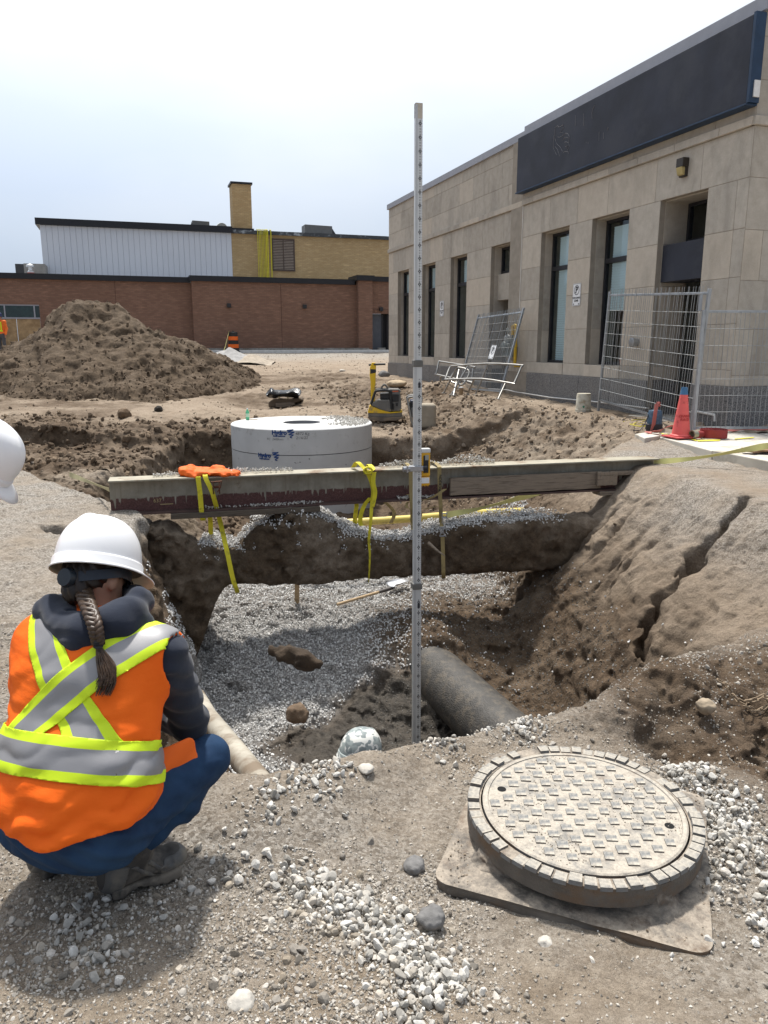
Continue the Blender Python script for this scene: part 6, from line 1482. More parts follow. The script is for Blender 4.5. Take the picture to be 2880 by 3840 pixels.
b = MB(); b.tube([(-.05, 0, .31), (-.09, 0, .37), (-.13, 0, .36), (-.13, 0, .29), (-.08, 0, .26)], .007, 6); b.tube([(-.10, -.02, .24), (-.16, -.05, .1), (-.25, -.12, .01), (-.38, -.2, .01)], .008, 6); b.build('power_cord', FRAME, pu, smooth=50)
# yellow rope in loops
pts = [C6(-140, 600), C6(-60, 590), C6(30, 575), C6(110, 572), C6(150, 580), C6(90, 600), C6(20, 610), C6(-20, 640), C6(60, 655), C6(140, 650), C6(100, 665), C6(0, 650), C6(-60, 630), C6(40, 630), C6(120, 620)]
b = MB(); b.tube(smooth_pts([vv(atZ(x_, y_, .395)) for x_, y_ in pts], 5), .006, 6); o = b.build('rope', M('rope_yellow', (.55, .47, .06), .8), None, smooth=60); tag(o, 'thin yellow rope lying in loops beside the pump', 'rope')
# coffee cups
def cup(label, pos, sc=1.):
    e = empty('coffee_cup', label, 'cup', tuple(pos)); e.scale = (sc,)*3
    b = MB(); b.lathe([(0, 0), (.030, 0), (.043, .125)], (0, 0, 0), 18); b.build('cup_body', M('cup_red', (.30, .025, .03), .5, var=.2), e, smooth=40)
    b = MB(); b.lathe([(.046, .122), (.047, .135), (.040, .145), (.0, .146)], (0, 0, 0), 18); b.build('lid', SIGNW, e, smooth=40)
    b = MB(); b.lathe([(.0355, .055), (.0385, .085)], (0, 0, 0), 18); b.build('band', SIGNW, e, smooth=40); return e
t, z = on_facade(2322, 1378, .0); cup('red paper coffee cup with white lid on the window sill behind the fence', facade(t, -.05, .845))
p = atZ(1729, 1481, .47); e = empty('coffee_cup', 'tan paper cup with white lid standing on the bank top by the handrails', 'cup', tuple(p)); b = MB(); b.lathe([(0, 0), (.04, 0), (.055, .17)], (0, 0, 0), 16); b.build('cup_body', M('cup_tan', (.30, .20, .11), .6), e, smooth=40); b = MB(); b.lathe([(.058, .165), (.058, .185), (0, .19)], (0, 0, 0), 16); b.build('lid', SIGNW, e)
# ------------------------------------------------------------------ sidewalk slabs
PAVE = M('sidewalk_concrete', (.52, .485, .42), .9, var=.10, scale=3, bump=.35, bscale=70, dirt=(.36, .32, .26), dirtamt=.3, dscale=2.5)
sw = link('sidewalk', None, kind='structure'); sw.location = (4.0, 11.0, .34)
def slab(poly, z1, th, name='slab'):
    b = MB(); b.prism([(x_-4.0, y_-11.0) for x_, y_ in poly], 2, z1-th-.34, z1-.34); return b.build(name, PAVE, sw, bevel=.01)
def Zp(x_, y_, z=.345): q = atZ(*C6(x_, y_), z); return (float(q[0]), float(q[1]))
F_ = [Zp(315, 792), Zp(960, 962), Zp(1659, 1095)]
dv_ = (F_[2][0]-F_[1][0], F_[2][1]-F_[1][1]); far_ = [Zp(330, 715), Zp(1180, 700)]
slab([F_[0], F_[1], (5.6, 9.9), (5.55, 12.0), (4.35, 12.05)], .345, .14)
slab([(F_[1][0]+.01, F_[1][1]-.012), F_[2], (F_[2][0]+.3, F_[2][1]-1.4), (6.2, 6.9), (5.62, 9.88)], .350, .14)
slab([(5.62, 12.0), (5.66, 9.9), (6.25, 6.9), (9, 7.2), (9, 12.3)], .342, .14)
slab([Zp(5, 752, .36), Zp(125, 806, .36), Zp(312, 775, .36), Zp(300, 738, .36), Zp(140, 735, .36)], .36, .13, 'broken_slab')
YP = M('yellow_marking_paint', (.70, .62, .06), .8, var=.15, scale=14)
for pts in ([(330, 742), (460, 755), (440, 768), (320, 752)], [(770, 830), (1070, 822), (1060, 836), (790, 846)], [(690, 805), (780, 832), (760, 842), (670, 812)], [(1240, 812), (1480, 792), (1490, 800), (1250, 822)], [(620, 802), (650, 800), (640, 812), (615, 812)]):
    b = MB(); b.add([(Zp(x_, y_, .354)[0], Zp(x_, y_, .354)[1], .3545) for x_, y_ in pts], [(0, 1, 2, 3)]); b.v = [(q[0]-4, q[1]-11, q[2]-.34) for q in b.v]; b.build('paint_mark', YP, sw)
for k, (x_, y_, w_, an) in enumerate(((1600, 960, .55, .5), (1560, 952, .4, -.3))):
    q = atZ(*C6(x_, y_), .38+.02*k); b = MB(); b.box((0, 0, 0), (w_, .14, .018)); b2 = b.build('board', M('brown_board%d' % k, (.22, .13, .07), .8, var=.2), None, bevel=.002); b2.location = tuple(q); b2.rotation_euler = (0, .02, an); tag(b2, ('upper', 'lower')[k == 0]+' brown board of the two on the slab edge at the far right', 'board')
clod_obj('concrete_rubble', 'broken pale concrete lump between the two sidewalk slabs', atZ(*C6(300, 880), .2), .10, PALEST, 401, 'rubble')
clod_obj('concrete_rubble', 'smaller white concrete fragment under the corner of the slab', atZ(*C6(385, 905), .2), .07, M('white_rubble', (.6, .59, .56), .85, var=.1, bump=.5), 411, 'rubble')
# ------------------------------------------------------------------ plate compactor
cp = onground(835, 916); pc = empty('plate_compactor', 'yellow and grey reversible plate compactor with upright yellow handle', 'compactor', tuple(cp), math.radians(0)); pc.location = (cp[0]-.02, cp[1]+.35, gz(cp[0], cp[1]+.3)); S_ = pc.location[1]/17.5
PCY = M('machine_yellow', (.68, .43, .012), .5, var=.08, dirt=(.35, .25, .08), dirtamt=.2, dscale=6); PCG = M('machine_grey', (.125, .12, .11), .6, var=.12, dirt=(.2, .17, .13), dirtamt=.3); PCD = M('machine_dark', (.02, .02, .021), .55); PCM = M('plate_steel', (.15, .125, .10), .75, .2, var=.25, dirt=(.22, .17, .12), dirtamt=.5)
def C7(x_, y_): return (1350+x_*.21097, 1350+y_*.21097)
# units: 1 crop px at this depth
u_ = pc.location[1]/1.0*.21097/FPX*1.02
def L7(x_, y_): return ((x_-520)*u_, (1165-y_)*u_)              # local x, z from the crop
def pr(name, mat, poly, y0, y1, bevel=.012, par=None): b = MB(); b.prism([L7(*q) for q in poly], 1, y0, y1); return b.build(name, mat, par or pc, bevel=bevel)
pr('vibration_plate', PCM, [(215, 1090), (250, 1140), (470, 1165), (560, 1150), (690, 1150), (800, 1115), (835, 1090), (800, 1080), (540, 1095), (220, 1075)], -.30, .30)
pr('lower_skirt', PCG, [(218, 1020), (222, 1075), (540, 1092), (800, 1080), (800, 1010), (600, 1022)], -.27, .27)
pr('yellow_band', PCY, [(215, 1000), (218, 1018), (590, 1026), (812, 1008), (812, 995), (590, 1005), (420, 960), (255, 890), (240, 920)], -.28, .28)
pr('engine_cover', PCG, [(262, 885), (285, 850), (350, 835), (400, 800), (590, 795), (610, 995), (560, 995), (420, 955)], -.26, .24)
pr('rear_housing', PCG, [(612, 790), (612, 995), (770, 990), (792, 940), (785, 800), (770, 690), (740, 665), (612, 680)], -.22, .26)
pr('engine_bay', PCD, [(640, 705), (640, 830), (745, 825), (745, 710)], -.235, -.219, .003); pr('socket_recess', PCD, [(640, 860), (640, 960), (665, 965), (668, 860)], -.232, -.219, .002); pr('socket_recess', PCD, [(690, 850), (690, 905), (730, 905), (730, 850)], -.232, -.219, .002)
pr('air_box', PCD, [(425, 690), (425, 785), (585, 790), (585, 680)], -.20, .2); pr('top_cover', PCG, [(560, 630), (600, 680), (790, 668), (770, 640), (740, 620), (600, 618)], -.2, .24)
pr('warning_label', M('label_red', (.55, .12, .05), .5), [(630, 648), (640, 670), (740, 665), (735, 642)], -.204, -.2, .001)
def pt(name, mat, pts, r, par=None, seg=8): b = MB(); b.tube(smooth_pts([Vector((L7(x_, y_)[0], yy, L7(x_, y_)[1])) for x_, y_, yy in pts], 4), r, seg); return b.build(name, mat, par or pc, smooth=50)
pt('guard_frame', PCD, [(270, 880, -.24), (330, 700, -.24), (370, 645, -.24), (560, 640, -.24), (600, 665, -.24), (612, 760, -.24), (615, 960, -.24)], .028)
pt('guard_frame', PCD, [(270, 880, .22), (330, 700, .22), (370, 645, .22), (560, 640, .22), (600, 665, .22), (612, 960, .22)], .028)
pt('lifting_eye', PCG, [(455, 640, 0), (455, 590, 0), (500, 550, 0), (545, 590, 0), (550, 640, 0)], .022)
hd = pr('handle_arm', PCY, [(265, 840), (335, 840), (355, 235), (345, 180), (285, 178), (250, 265), (245, 400), (262, 500)], .02, .16)
pr('handle_grip_band', PCD, [(254, 285), (254, 370), (356, 350), (354, 290)], .015, .165, par=hd); pt('control_bar', PCD, [(235, 220, .09), (300, 212, .05), (420, 205, -.02), (515, 203, -.05)], .022, par=hd)
# second machine and concrete stub behind the rod
cp2 = onground(890, 918); e = empty('portable_generator', 'black wheeled engine set in a tube frame beside the compactor', 'generator', (cp2[0]+.05, cp2[1]+.1, gz(cp2[0], cp2[1]+.1)))
def q7(name, mat, poly, y0, y1, bevel=.01): b = MB(); b.prism([((x_-930)*u_, (1200-y_)*u_) for x_, y_ in poly], 1, y0, y1); return b.build(name, mat, e, bevel=bevel)
q7('engine_block', PCD, [(830, 840), (880, 770), (1000, 790), (1010, 1000), (880, 1060)], -.2, .2); q7('fuel_tank', M('tank_navy', (.03, .035, .06), .35), [(850, 775), (1000, 760), (1005, 830), (860, 830)], -.22, .22, .03); q7('end_cover', M('engine_grey', (.18, .18, .18), .5), [(870, 900), (940, 880), (950, 1030), (885, 1050)], -.235, -.201, .02)
b = MB(); P_ = [(805, 740), (830, 720), (1020, 690), (1050, 720), (1040, 1150), (1000, 1190), (920, 1195), (885, 1160), (850, 960)]
for yy in (-.24, .24): b.tube([((x_-930)*u_, yy, (1200-y_)*u_) for x_, y_ in P_], .02, 8, closed=True)
b.build('tube_frame', M('frame_grey', (.30, .29, .27), .5, .3), e, smooth=50)
cp3 = onground(922, 925); 
def stub(px, py, pz):
    x_, y_, z_ = px-cp3[0], py-cp3[1]-.25, pz-cp3[2]-.24; q = np.maximum(np.abs(np.stack([x_*1.0, y_, z_]))-np.array([.13, .13, .19])[:, None], 0); return np.sqrt((q**2).sum(0))-.07+.006*fbm(px, py, pz, 12., 2, 421)
v, f = vol(stub, (cp3[0]-.3, cp3[1]-.2, cp3[2]-.15), (cp3[0]+.3, cp3[1]+.7, cp3[2]+.6), .02); o = link('concrete_stub', mesh_np('concrete_stub', v, f), M('concrete_tan', (.30, .26, .20), .9, var=.15, bump=.4)); tag(o, 'rounded tan concrete block on the ground right of the survey rod', 'block')
# black plastic sheet over timber
bp = onground(615, 880); e = empty('plastic_sheet', 'torn black plastic sheeting slumped over an old timber box on the dirt', 'plastic sheet', tuple(bp)); u2 = bp[1]*.1808/FPX
def C9(x_, y_): return ((x_-640)*u2, (745-y_)*u2)
BPL = M('black_plastic', (.010, .011, .013), .22, var=.2, bump=.5, bscale=30, bdist=.01)
b = MB(); outer = [(265, 450), (290, 400), (385, 310), (430, 390), (520, 395), (640, 385), (760, 380), (840, 345), (960, 350), (1010, 420)]; n = len(outer); vs = []
rr2 = random.Random(9)
for j in range(6):
    for k, (x_, y_) in enumerate(outer):
        t = j/5; yb = 555-(15 if 3 < k < 8 else 0); X_, Z_ = C9(x_+(640-x_)*.18*t, y_+(yb-y_)*t); vs.append((X_+rr2.uniform(-.02, .02), .25*math.sin(t*3.1)*(-1)+.12*math.sin(k*1.9)+rr2.uniform(-.03, .03), Z_+rr2.uniform(-.015, .015)))
b.add(vs, [(j*n+k, j*n+k+1, (j+1)*n+k+1, (j+1)*n+k) for j in range(5) for k in range(n-1)]); o = b.build('sheet', BPL, e, smooth=35); sm_ = o.modifiers.new('s', 'SUBSURF'); sm_.levels = 2; sm_.render_levels = 2; so_ = o.modifiers.new('t', 'SOLIDIFY'); so_.thickness = .006
b = MB(); b.prism([C9(300, 640), C9(420, 560), C9(960, 550), C9(1010, 600), C9(860, 660), C9(720, 720), C9(460, 745), C9(300, 745)], 1, .0, .6); b.build('earth_box', M('stump_soil', (.13, .098, .07), .95, var=.3, bump=.6), e, bevel=.04)
b = MB(); b.prism([C9(460, 655), C9(840, 640), C9(860, 690), C9(700, 735), C9(460, 740)], 1, -.03, .01); b.build('timber_face', WOOD, e, bevel=.01)
for x_ in (535, 715): b = MB(); b.prism([C9(x_-12, 515), C9(x_+12, 515), C9(x_+12, 560), C9(x_-12, 560)], 1, -.06, .0); b.build('stake_end', M('stake_pale%d' % x_, (.6, .55, .35), .8), e)
# far things: traffic drum, gravel heaps, flat stones, planks
p = onground(505, 760); td = empty('traffic_drum', 'orange and black banded traffic drum by the brick wall with a yellow tape', 'traffic drum', tuple(p)); pz_ = p[1]/43*.98; td.scale = (pz_,)*3
DRO, DRB = M('drum_orange', (.75, .13, .01), .6), M('drum_black', (.02, .02, .02), .6)
R = [.30, .29, .275, .265, .25]
for k in range(5): b = MB(); b.lathe([(R[k], k*.21), (R[k], k*.21+.205)], (0, 0, 0), 20); b.build('band', DRB if k in (0, 2, 4) else DRO, td, smooth=40)
b = MB(); b.lathe([(.36, 0), (.36, .05), (.3, .06)], (0, 0, 0), 20); b.build('rubber_base', DRB, td); b = MB(); b.lathe([(.25, 1.05), (.2, 1.08), (.06, 1.1), (.06, 1.14), (0, 1.14)], (0, 0, 0), 16); b.build('top', DRB, td, smooth=40)
b = MB(); q0 = p+np.array([-.2, 0, 1.0]); q1 = onground(478, 772); b.ribbon([vv(q0), vv((q0+q1)/2-np.array([0, 0, .12])), vv(q1)], (0, 0, .07), .004); o = b.build('barrier_tape', TAPE, None); tag(o, 'thin yellow tape running from the traffic drum down to the ground', 'tape', 'loose barrier tapes')
def heap(name, label, vx, vy, R, Hh, mat, seed):
    c = onground(vx, vy)
    def fn(px, py, pz): d = np.hypot(px-c[0], (py-c[1]))/R; return pz-c[2]-Hh*np.maximum(1-d, -.4)+.10*fbm(px, py, pz, 2.2, 3, seed)
    v, f = vol(fn, (c[0]-R*1.1, c[1]-R*1.1, c[2]-.15), (c[0]+R*1.1, c[1]+R*1.1, c[2]+Hh*1.2), .07); v = v-c; o = link(name, mesh_np(name, v, f), mat); o.location = tuple(c); tag(o, label, 'heap')
GRH = M('grey_heap', (.30, .29, .28), .95, var=.2, bump=.7, bscale=25, bdist=.02)
heap('gravel_heap', 'small grey gravel heap in front of the traffic drum', 497, 779, 1.15, .62, GRH, 431); heap('gravel_heap', 'low tan gravel heap right of the grey one near the brick wall', 545, 781, .95, .36, M('tan_heap', (.33, .28, .22), .95, var=.2, bump=.7, bscale=25, bdist=.02), 441)
def flat_stone(label, vx, vy, r, mat, sq): p = onground(vx, vy); clod_obj('flat_stone', label, p, r, mat, int(vx), 'stone', sq)
flat_stone('pale flat stone lying alone on the site floor left of the compactor handle', 740, 803, .13, PALEST, .35)
flat_stone('tan flat stone on the dirt bank near the far building corner', 857, 835, .30, M('tan_slab', (.42, .33, .22), .9, var=.15, bump=.3), .4)
flat_stone('dark block of stone at the far corner of the stone building', 828, 813, .22, DARKST, .6)
flat_stone('round dark boulder at the foot of the dirt mound', 270, 898, .16, BRN, .9)
flat_stone('small black clod on the tan ground left of the chamber', 343, 887, .10, M('black_clod', (.03, .025, .02), .95), .9)
flat_stone('large brown boulder of soil on the right flank of the mound', 450, 800, .32, BRN, .8)
# thin orange peg behind the beam, root on the duct
p = W(443, 1003, 10.5)
b = MB(); P_ = [vv(W(925, 1172, 8.22)), vv(W(945, 1190, 8.15)), vv(W(962, 1201, 8.1))]; b.tube(P_, [.02, .014, .003], 8); o = b.build('root', WOOD, None, smooth=50); tag(o, 'broken root end sticking out of the duct bank right of the survey rod', 'root')
# ================================================================== PEOPLE
from mathutils.bvhtree import BVHTree
f32 = np.float32
def cap(P, a, b, ra, rb):
    a, b = np.array(a, f32), np.array(b, f32); d = b-a; L = float(d@d)+1e-9
    u = np.clip(((P[0]-a[0])*d[0]+(P[1]-a[1])*d[1]+(P[2]-a[2])*d[2])/L, 0, 1)
    return np.sqrt((P[0]-a[0]-u*d[0])**2+(P[1]-a[1]-u*d[1])**2+(P[2]-a[2]-u*d[2])**2)-(ra+(rb-ra)*u)
def ell(P, c, r, ax=None):
    q = [P[i]-c[i] for i in range(3)]
    if ax is not None: q = [q[0]*a[0]+q[1]*a[1]+q[2]*a[2] for a in ax]
    k = np.sqrt((q[0]/r[0])**2+(q[1]/r[1])**2+(q[2]/r[2])**2)
    return (k-1)*min(r)*np.clip(1/np.maximum(k, .3), .5, 1.6)
def U(ds, k=.03):
    o = ds[0]
    for d in ds[1:]: o = smin(o, d, k)
    return o
def sdf_obj(name, fn, lo, hi, h, mat, parent, org=(0, 0, 0)):
    v, f = vol(lambda x, y, z: fn((x, y, z)), [float(q) for q in lo], [float(q) for q in hi], h)
    v = v-np.array(org); o = link(name, mesh_np(name, v, f), mat, parent); return o
def bounds(pts, pad):
    a = np.array([list(p) for p in pts]); return a.min(0)-pad, a.max(0)+pad
def nrm(v): v = np.array(v, float); return v/np.linalg.norm(v)
SKIN = M('skin', (.36, .19, .12), .55, var=.08, scale=30, bump=.15, bscale=200, bdist=.001); HAIR = M('dark_hair', (.022, .013, .009), .42, var=.5, scale=6, bump=.4, bscale=300, bdist=.001, stretch=(1, 1, .2)); HAIRL = M('brown_hair', (.045, .026, .015), .42, var=.5, scale=40, bump=.3, bscale=300, bdist=.001)
HATW = M('hat_white', (.80, .80, .81), .28, var=.01, bump=.05, bscale=8, bdist=.002, spec=.5); HATIN = M('hat_liner', (.62, .50, .34), .6, bump=0)
def helmet(parent, mw, mat, org, sc=1., strap=True):
    """mw: world matrix; local +Y front, +Z up, origin at rim centre"""
    NA, NR = 64, 18; vs = []; hw, hl, hh = .118*sc, .142*sc, .150*sc
    def pt(a, u):
        ca, sa = math.cos(a), math.sin(a)                        # a = 0 at +X, 90 deg at front
        fr = max(0, sa); r = math.sin(u*math.pi/2)**.82; z = math.cos(u*math.pi/2)**.92 if u < 1 else 0
        rid = .020*sc*math.exp(-(ca/.12)**2)*(1-abs(sa)*.2)*math.sin(min(1, u*1.2)*math.pi)*.5
        return (hw*ca*r, hl*sa*r, hh*z+rid)
    rows = []
    for j in range(NR+1):
        u = j/NR*.985; rows.append([pt(2*math.pi*k/NA, u) for k in range(NA)])
    def ringat(d, z, dz_front=0.):
        R = []
        for k in range(NA):
            a = 2*math.pi*k/NA; ca, sa = math.cos(a), math.sin(a); fr = max(0, sa)**2.2; ext = d(fr); R.append(((hw+ext)*ca, (hl+ext*(1+.25*fr))*sa, z-dz_front*fr)); 
        return R
    rows.append(ringat(lambda f_: .003*sc, .004*sc)); rows.append(ringat(lambda f_: .006*sc, -.002*sc)); rows.append(ringat(lambda f_: .006*sc, -.020*sc))
    rows.append(ringat(lambda f_: (.010+.022*f_)*sc, -.027*sc, .004*sc)); rows.append(ringat(lambda f_: (.013+.046*f_)*sc, -.031*sc, .012*sc))
    b = MB(); n = NA; vs = [p for R in rows[1:] for p in R]+[(0, 0, hh+.0)]; top = len(vs)-1
    fs = [(j*n+k, j*n+(k+1) % n, (j+1)*n+(k+1) % n, (j+1)*n+k) for j in range(len(rows)-2) for k in range(n)]+[(top, (k+1) % n, k) for k in range(n)]
    b.add(vs, fs); mw = Matrix.Translation(-Vector(org)) @ mw; b.v = [(mw @ Vector(q))[:] for q in b.v]
    o = b.build('hard_hat', [mat, HATIN], parent, smooth=55); s_ = o.modifiers.new('s', 'SOLIDIFY'); s_.thickness = .0035; s_.offset = -1; s_.material_offset = 1; s_.material_offset_rim = 0
    if strap:
        hb = MB(); R = [(.092*sc*math.cos(t), .112*sc*math.sin(t), (-.038-.03*max(0, -math.sin(t)))*sc) for t in [2*math.pi*k/40 for k in range(40)]]; R = [mw @ Vector(q) for q in R]; upv = (mw.to_3x3() @ Vector((0, 0, 1)))*.030*sc
        hb.ribbon(R+[R[0]], upv, .004); hb.build('headband', M('band_navy', (.015, .02, .03), .4), o, smooth=40)
        kb = MB(); c = mw @ Vector((0, -.122*sc, -.070*sc)); ax = (mw.to_3x3() @ Vector((0, -1, -.1))).to_track_quat('Z', 'Y').to_matrix(); kb.lathe([(.028*sc, -.012), (.03*sc, 0), (.026*sc, .012), (0, .013)], c, 20, rot=ax); kb.build('ratchet_knob', M('knob_dark', (.02, .026, .034), .35), o, smooth=35)
    return o
def head_mat(c, yaw, pitch, roll):
    # yaw: facing turned towards +X, pitch: down, roll: towards the right shoulder
    return Matrix.Translation(Vector(c)) @ Matrix.Rotation(-yaw, 4, 'Z') @ Matrix.Rotation(-pitch, 4, 'X') @ Matrix.Rotation(roll, 4, 'Y')
def head_field(P, m):
    inv = np.array(m.inverted()); q = [inv[i, 0]*P[0]+inv[i, 1]*P[1]+inv[i, 2]*P[2]+inv[i, 3] for i in range(3)]
    # local: origin at skull centre, +Y face, +Z up
    d = U([ell(q, (0, -.01, .02), (.074, .094, .092)), ell(q, (0, .025, -.055), (.056, .066, .062)), ell(q, (0, .048, -.088), (.030, .030, .026))], .035)
    d = smin(d, cap(q, (0, .088, .012), (0, .108, -.030), .009, .014), .014)                       # nose
    for s in (-1, 1):
        d = smin(d, ell(q, (s*.076, -.008, -.020), (.008, .019, .032)), .008)                        # ears
        d = smax(d, -ell(q, (s*.031, .100, .010), (.019, .014, .011)), .012)                         # sockets
        d = smin(d, ell(q, (s*.031, .080, .010), (.013, .012, .012)), .004)
    d = smin(d, ell(q, (0, .090, -.060), (.024, .008, .007)), .010)                                  # lips
    return d
def hand_field(P, wrist, fwd, up, side):
    """palm and five curled fingers; side=+1: thumb towards cross(fwd,up)"""
    fwd = nrm(fwd); up = nrm(np.array(up)-np.dot(up, fwd)*fwd); sd = np.cross(fwd, up)*side; w0 = np.array(wrist, float)
    ds = [ell(P, w0+fwd*.05, (.046, .040, .017), (fwd, sd, up))]
    for k, (o_, l_) in enumerate(((-.030, .060), (-.010, .074), (.011, .078), (.031, .068))):
        a = w0+fwd*.085+sd*o_; b_ = a+fwd*l_*.42-up*.012; c = b_+fwd*l_*.25-up*.024; d = c+fwd*l_*.06-up*.024
        ds += [cap(P, a, b_, .0095, .009), cap(P, b_, c, .009, .0085), cap(P, c, d, .0085, .0075)]
    a = w0+fwd*.03+sd*.034; b_ = a+fwd*.03+sd*.024-up*.006; c = b_+fwd*.03+sd*.006-up*.01
    ds += [cap(P, a, b_, .013, .011), cap(P, b_, c, .011, .009)]
    return U(ds, .008)
def add_boot(par, org, heel, toe, zg, mat, sole, ankle, h_boot=False):
    h_, t_ = np.array([heel[0], heel[1], zg]), np.array([toe[0], toe[1], zg]); d = nrm(t_-h_); L = np.linalg.norm(t_-h_); sd = np.array([-d[1], d[0], 0])
    def up_(P):
        f_ = U([cap(P, h_+d*.045+[0, 0, .055], h_+d*.11+[0, 0, .085], .047, .050), cap(P, h_+d*.10+[0, 0, .07], h_+d*(L-.05)+[0, 0, .050], .046, .038), ell(P, h_+d*(L-.055)+[0, 0, .045], (.058, .047, .036), (d, sd, (0, 0, 1))), cap(P, h_+d*.06+[0, 0, .08], np.array(ankle)*.6+(h_+d*.075+[0, 0, .13])*.4, .048, .052)], .018)
        s_ = np.abs(((P[0]-h_[0])*d[0]+(P[1]-h_[1])*d[1])-.15); f_ = f_-.0035*np.sin(((P[0]-h_[0])*d[0]+(P[1]-h_[1])*d[1])*110)*(P[2] > zg+.05)*(s_ < .07)
        return smax(f_, zg+.030-P[2], .006)
    lo, hi = bounds([h_, t_, ankle], .10); o = sdf_obj('boot', up_, lo, hi, .008, mat, par, org)
    def sl(P):
        u = (P[0]-h_[0])*d[0]+(P[1]-h_[1])*d[1]; v = (P[0]-h_[0])*sd[0]+(P[1]-h_[1])*sd[1]; wid = .040+.013*sst(.12, .22, u)-.006*np.exp(-((u-.10)/.04)**2)
        q = np.maximum(np.abs(v)-wid, 0)**2+np.maximum(np.abs(u-L/2)-L/2+.04, 0)**2; dd = np.sqrt(q)-.011
        z0 = zg+.012*np.exp(-((u-.105)/.03)**2); return smax(smax(dd, P[2]-(zg+.036+.006*np.cos(u*22)), .006), z0+.004*(np.sin(u*190) > 0)-P[2], .004)
    sdf_obj('sole', sl, lo, hi, .006, sole, o, org)
    def ov(P):
        u = (P[0]-h_[0])*d[0]+(P[1]-h_[1])*d[1]; zz = P[2]-zg
        m1 = np.maximum(L-.095-u+.3*(zz-.03), zz-.075); m2 = np.maximum(np.abs(u-.035-.25*(zz-.04))-.03, zz-.11); m3 = np.abs((u-.13)+.9*(zz-.06))-.010; m4 = np.abs((u-.17)+.9*(zz-.06))-.010
        return np.maximum(up_(P)-.0035, np.minimum(np.minimum(m1, m2), np.minimum(np.maximum(m3, zz-.10), np.maximum(m4, zz-.09))))
    if h_boot: sdf_obj('boot_overlay', ov, lo, hi, .005, BOOTG, o, org)
    return o
BOOT = M('work_boot', (.050, .046, .042), .65, var=.35, scale=9, bump=.4, bscale=70, dirt=(.16, .14, .115), dirtamt=.35, dscale=8); BOOTG = M('boot_overlay_grey', (.085, .083, .08), .6, var=.25, scale=12, dirt=(.17, .15, .12), dirtamt=.3, dscale=9); SOLE = M('boot_sole', (.024, .023, .022), .8, var=.3, dirt=(.17, .145, .115), dirtamt=.45, dscale=9)

def cloth(name, col, col2, weave, rough=.85, fold=1., sheen=0.):
    m, t, p = newmat(name); N = NT(t); v = N.obj()
    mp_ = N.n('ShaderNodeMapping', Vector=v); mp_.inputs['Scale'].default_value = (.7, .7, 1.5); a = N.noise(mp_.outputs[0], 7., 2, .45, .4); b_ = N.noise(mp_.outputs[0], 24., 3, .55, .3)
    c = N.mix(N.ramp(N.noise(v, 5., 5, .6), .3, .7), col, col2); t.links.new(c, p.inputs['Base Color']); p.inputs['Roughness'].default_value = rough; p.inputs['Specular IOR Level'].default_value = .2
    n1 = N.bump(a, .5*fold, .03); n2 = N.bump(b_, .22*fold, .010, n1); n3 = N.bump(N.noise(v, weave, 2), .3, .0012, n2)
    t.links.new(n3, p.inputs['Normal']); p.inputs['Sheen Weight'].default_value = sheen; return m
# ------------------------------------------------------------------ crouching person (foreground left)
J = dict(pel=W(165, 1765, 2.03), rh=W(238, 1785, 2.0), lh=W(95, 1768, 2.14), rk=W(448, 1636, 2.29), ra=W(318, 1828, 2.115), la=W(108, 1846, 2.21),
         wa=W(163, 1648, 2.05), chs=W(198, 1480, 2.16), nk=W(210, 1345, 2.27), hd=W(209, 1250, 2.33), ls=W(88, 1388, 2.33), rs=W(358, 1418, 2.17), re=W(410, 1560, 2.33))
J['lk'] = J['lh']+np.array([.16, .40, .16]); J['le'] = J['ls']+np.array([.10, .22, -.22]); J['rw'] = J['re']+np.array([-.17, .14, -.03]); J['lw'] = J['le']+np.array([.16, .12, -.03])
ORG = np.array([-.82, 2.15, gz(-.82, 2.15)])
wm_ = empty('person', 'crouching person in orange hi-vis vest, white hard hat and jeans, back to camera, at left', 'person', tuple(ORG))
sax = nrm(J['rs']-J['ls']); spn = nrm(J['nk']-J['pel']); bkn = nrm(np.cross(spn, sax)); 
if bkn[1] > 0: bkn = -bkn                                       # back normal, towards the camera
A3 = (sax, bkn, nrm(np.cross(sax, bkn)))
HM = head_mat(J['hd'], math.radians(27), math.radians(33), math.radians(-13))
def torso(P, o=0.):
    return U([ell(P, J['chs'], (.190+o, .125+o, .20), A3), ell(P, J['wa'], (.175+o, .130+o, .17), A3), ell(P, J['pel'], (.185+o, .150+o, .15), A3), cap(P, J['ls']+sax*.03, J['rs']-sax*.03, .065+o, .065+o), cap(P, J['nk'], J['chs'], .065+o, .10+o)], .06)
def legs(P, o=0.):
    out = []
    for h_, k_, a_ in (('rh', 'rk', 'ra'), ('lh', 'lk', 'la')):
        out += [U([cap(P, J[h_], J[k_], .100+o, .066+o), U([cap(P, J[k_]-[0, 0, .012], J[a_]+[0, 0, .03], .062+o, .040+o), ell(P, J[k_]*.6+J[a_]*.4+np.array([.0, -.01, -.01]), (.055+o, .055+o, .085))], .02)], .010)]
    return np.minimum(out[0], out[1])
def arms(P, o=0.):
    return np.minimum(U([cap(P, J['rs'], J['re'], .064+o, .052+o), cap(P, J['re'], J['rw'], .052+o, .036+o)], .02), U([cap(P, J['ls'], J['le'], .064+o, .052+o), cap(P, J['le'], J['lw'], .052+o, .036+o)], .02))
allp = list(J.values())
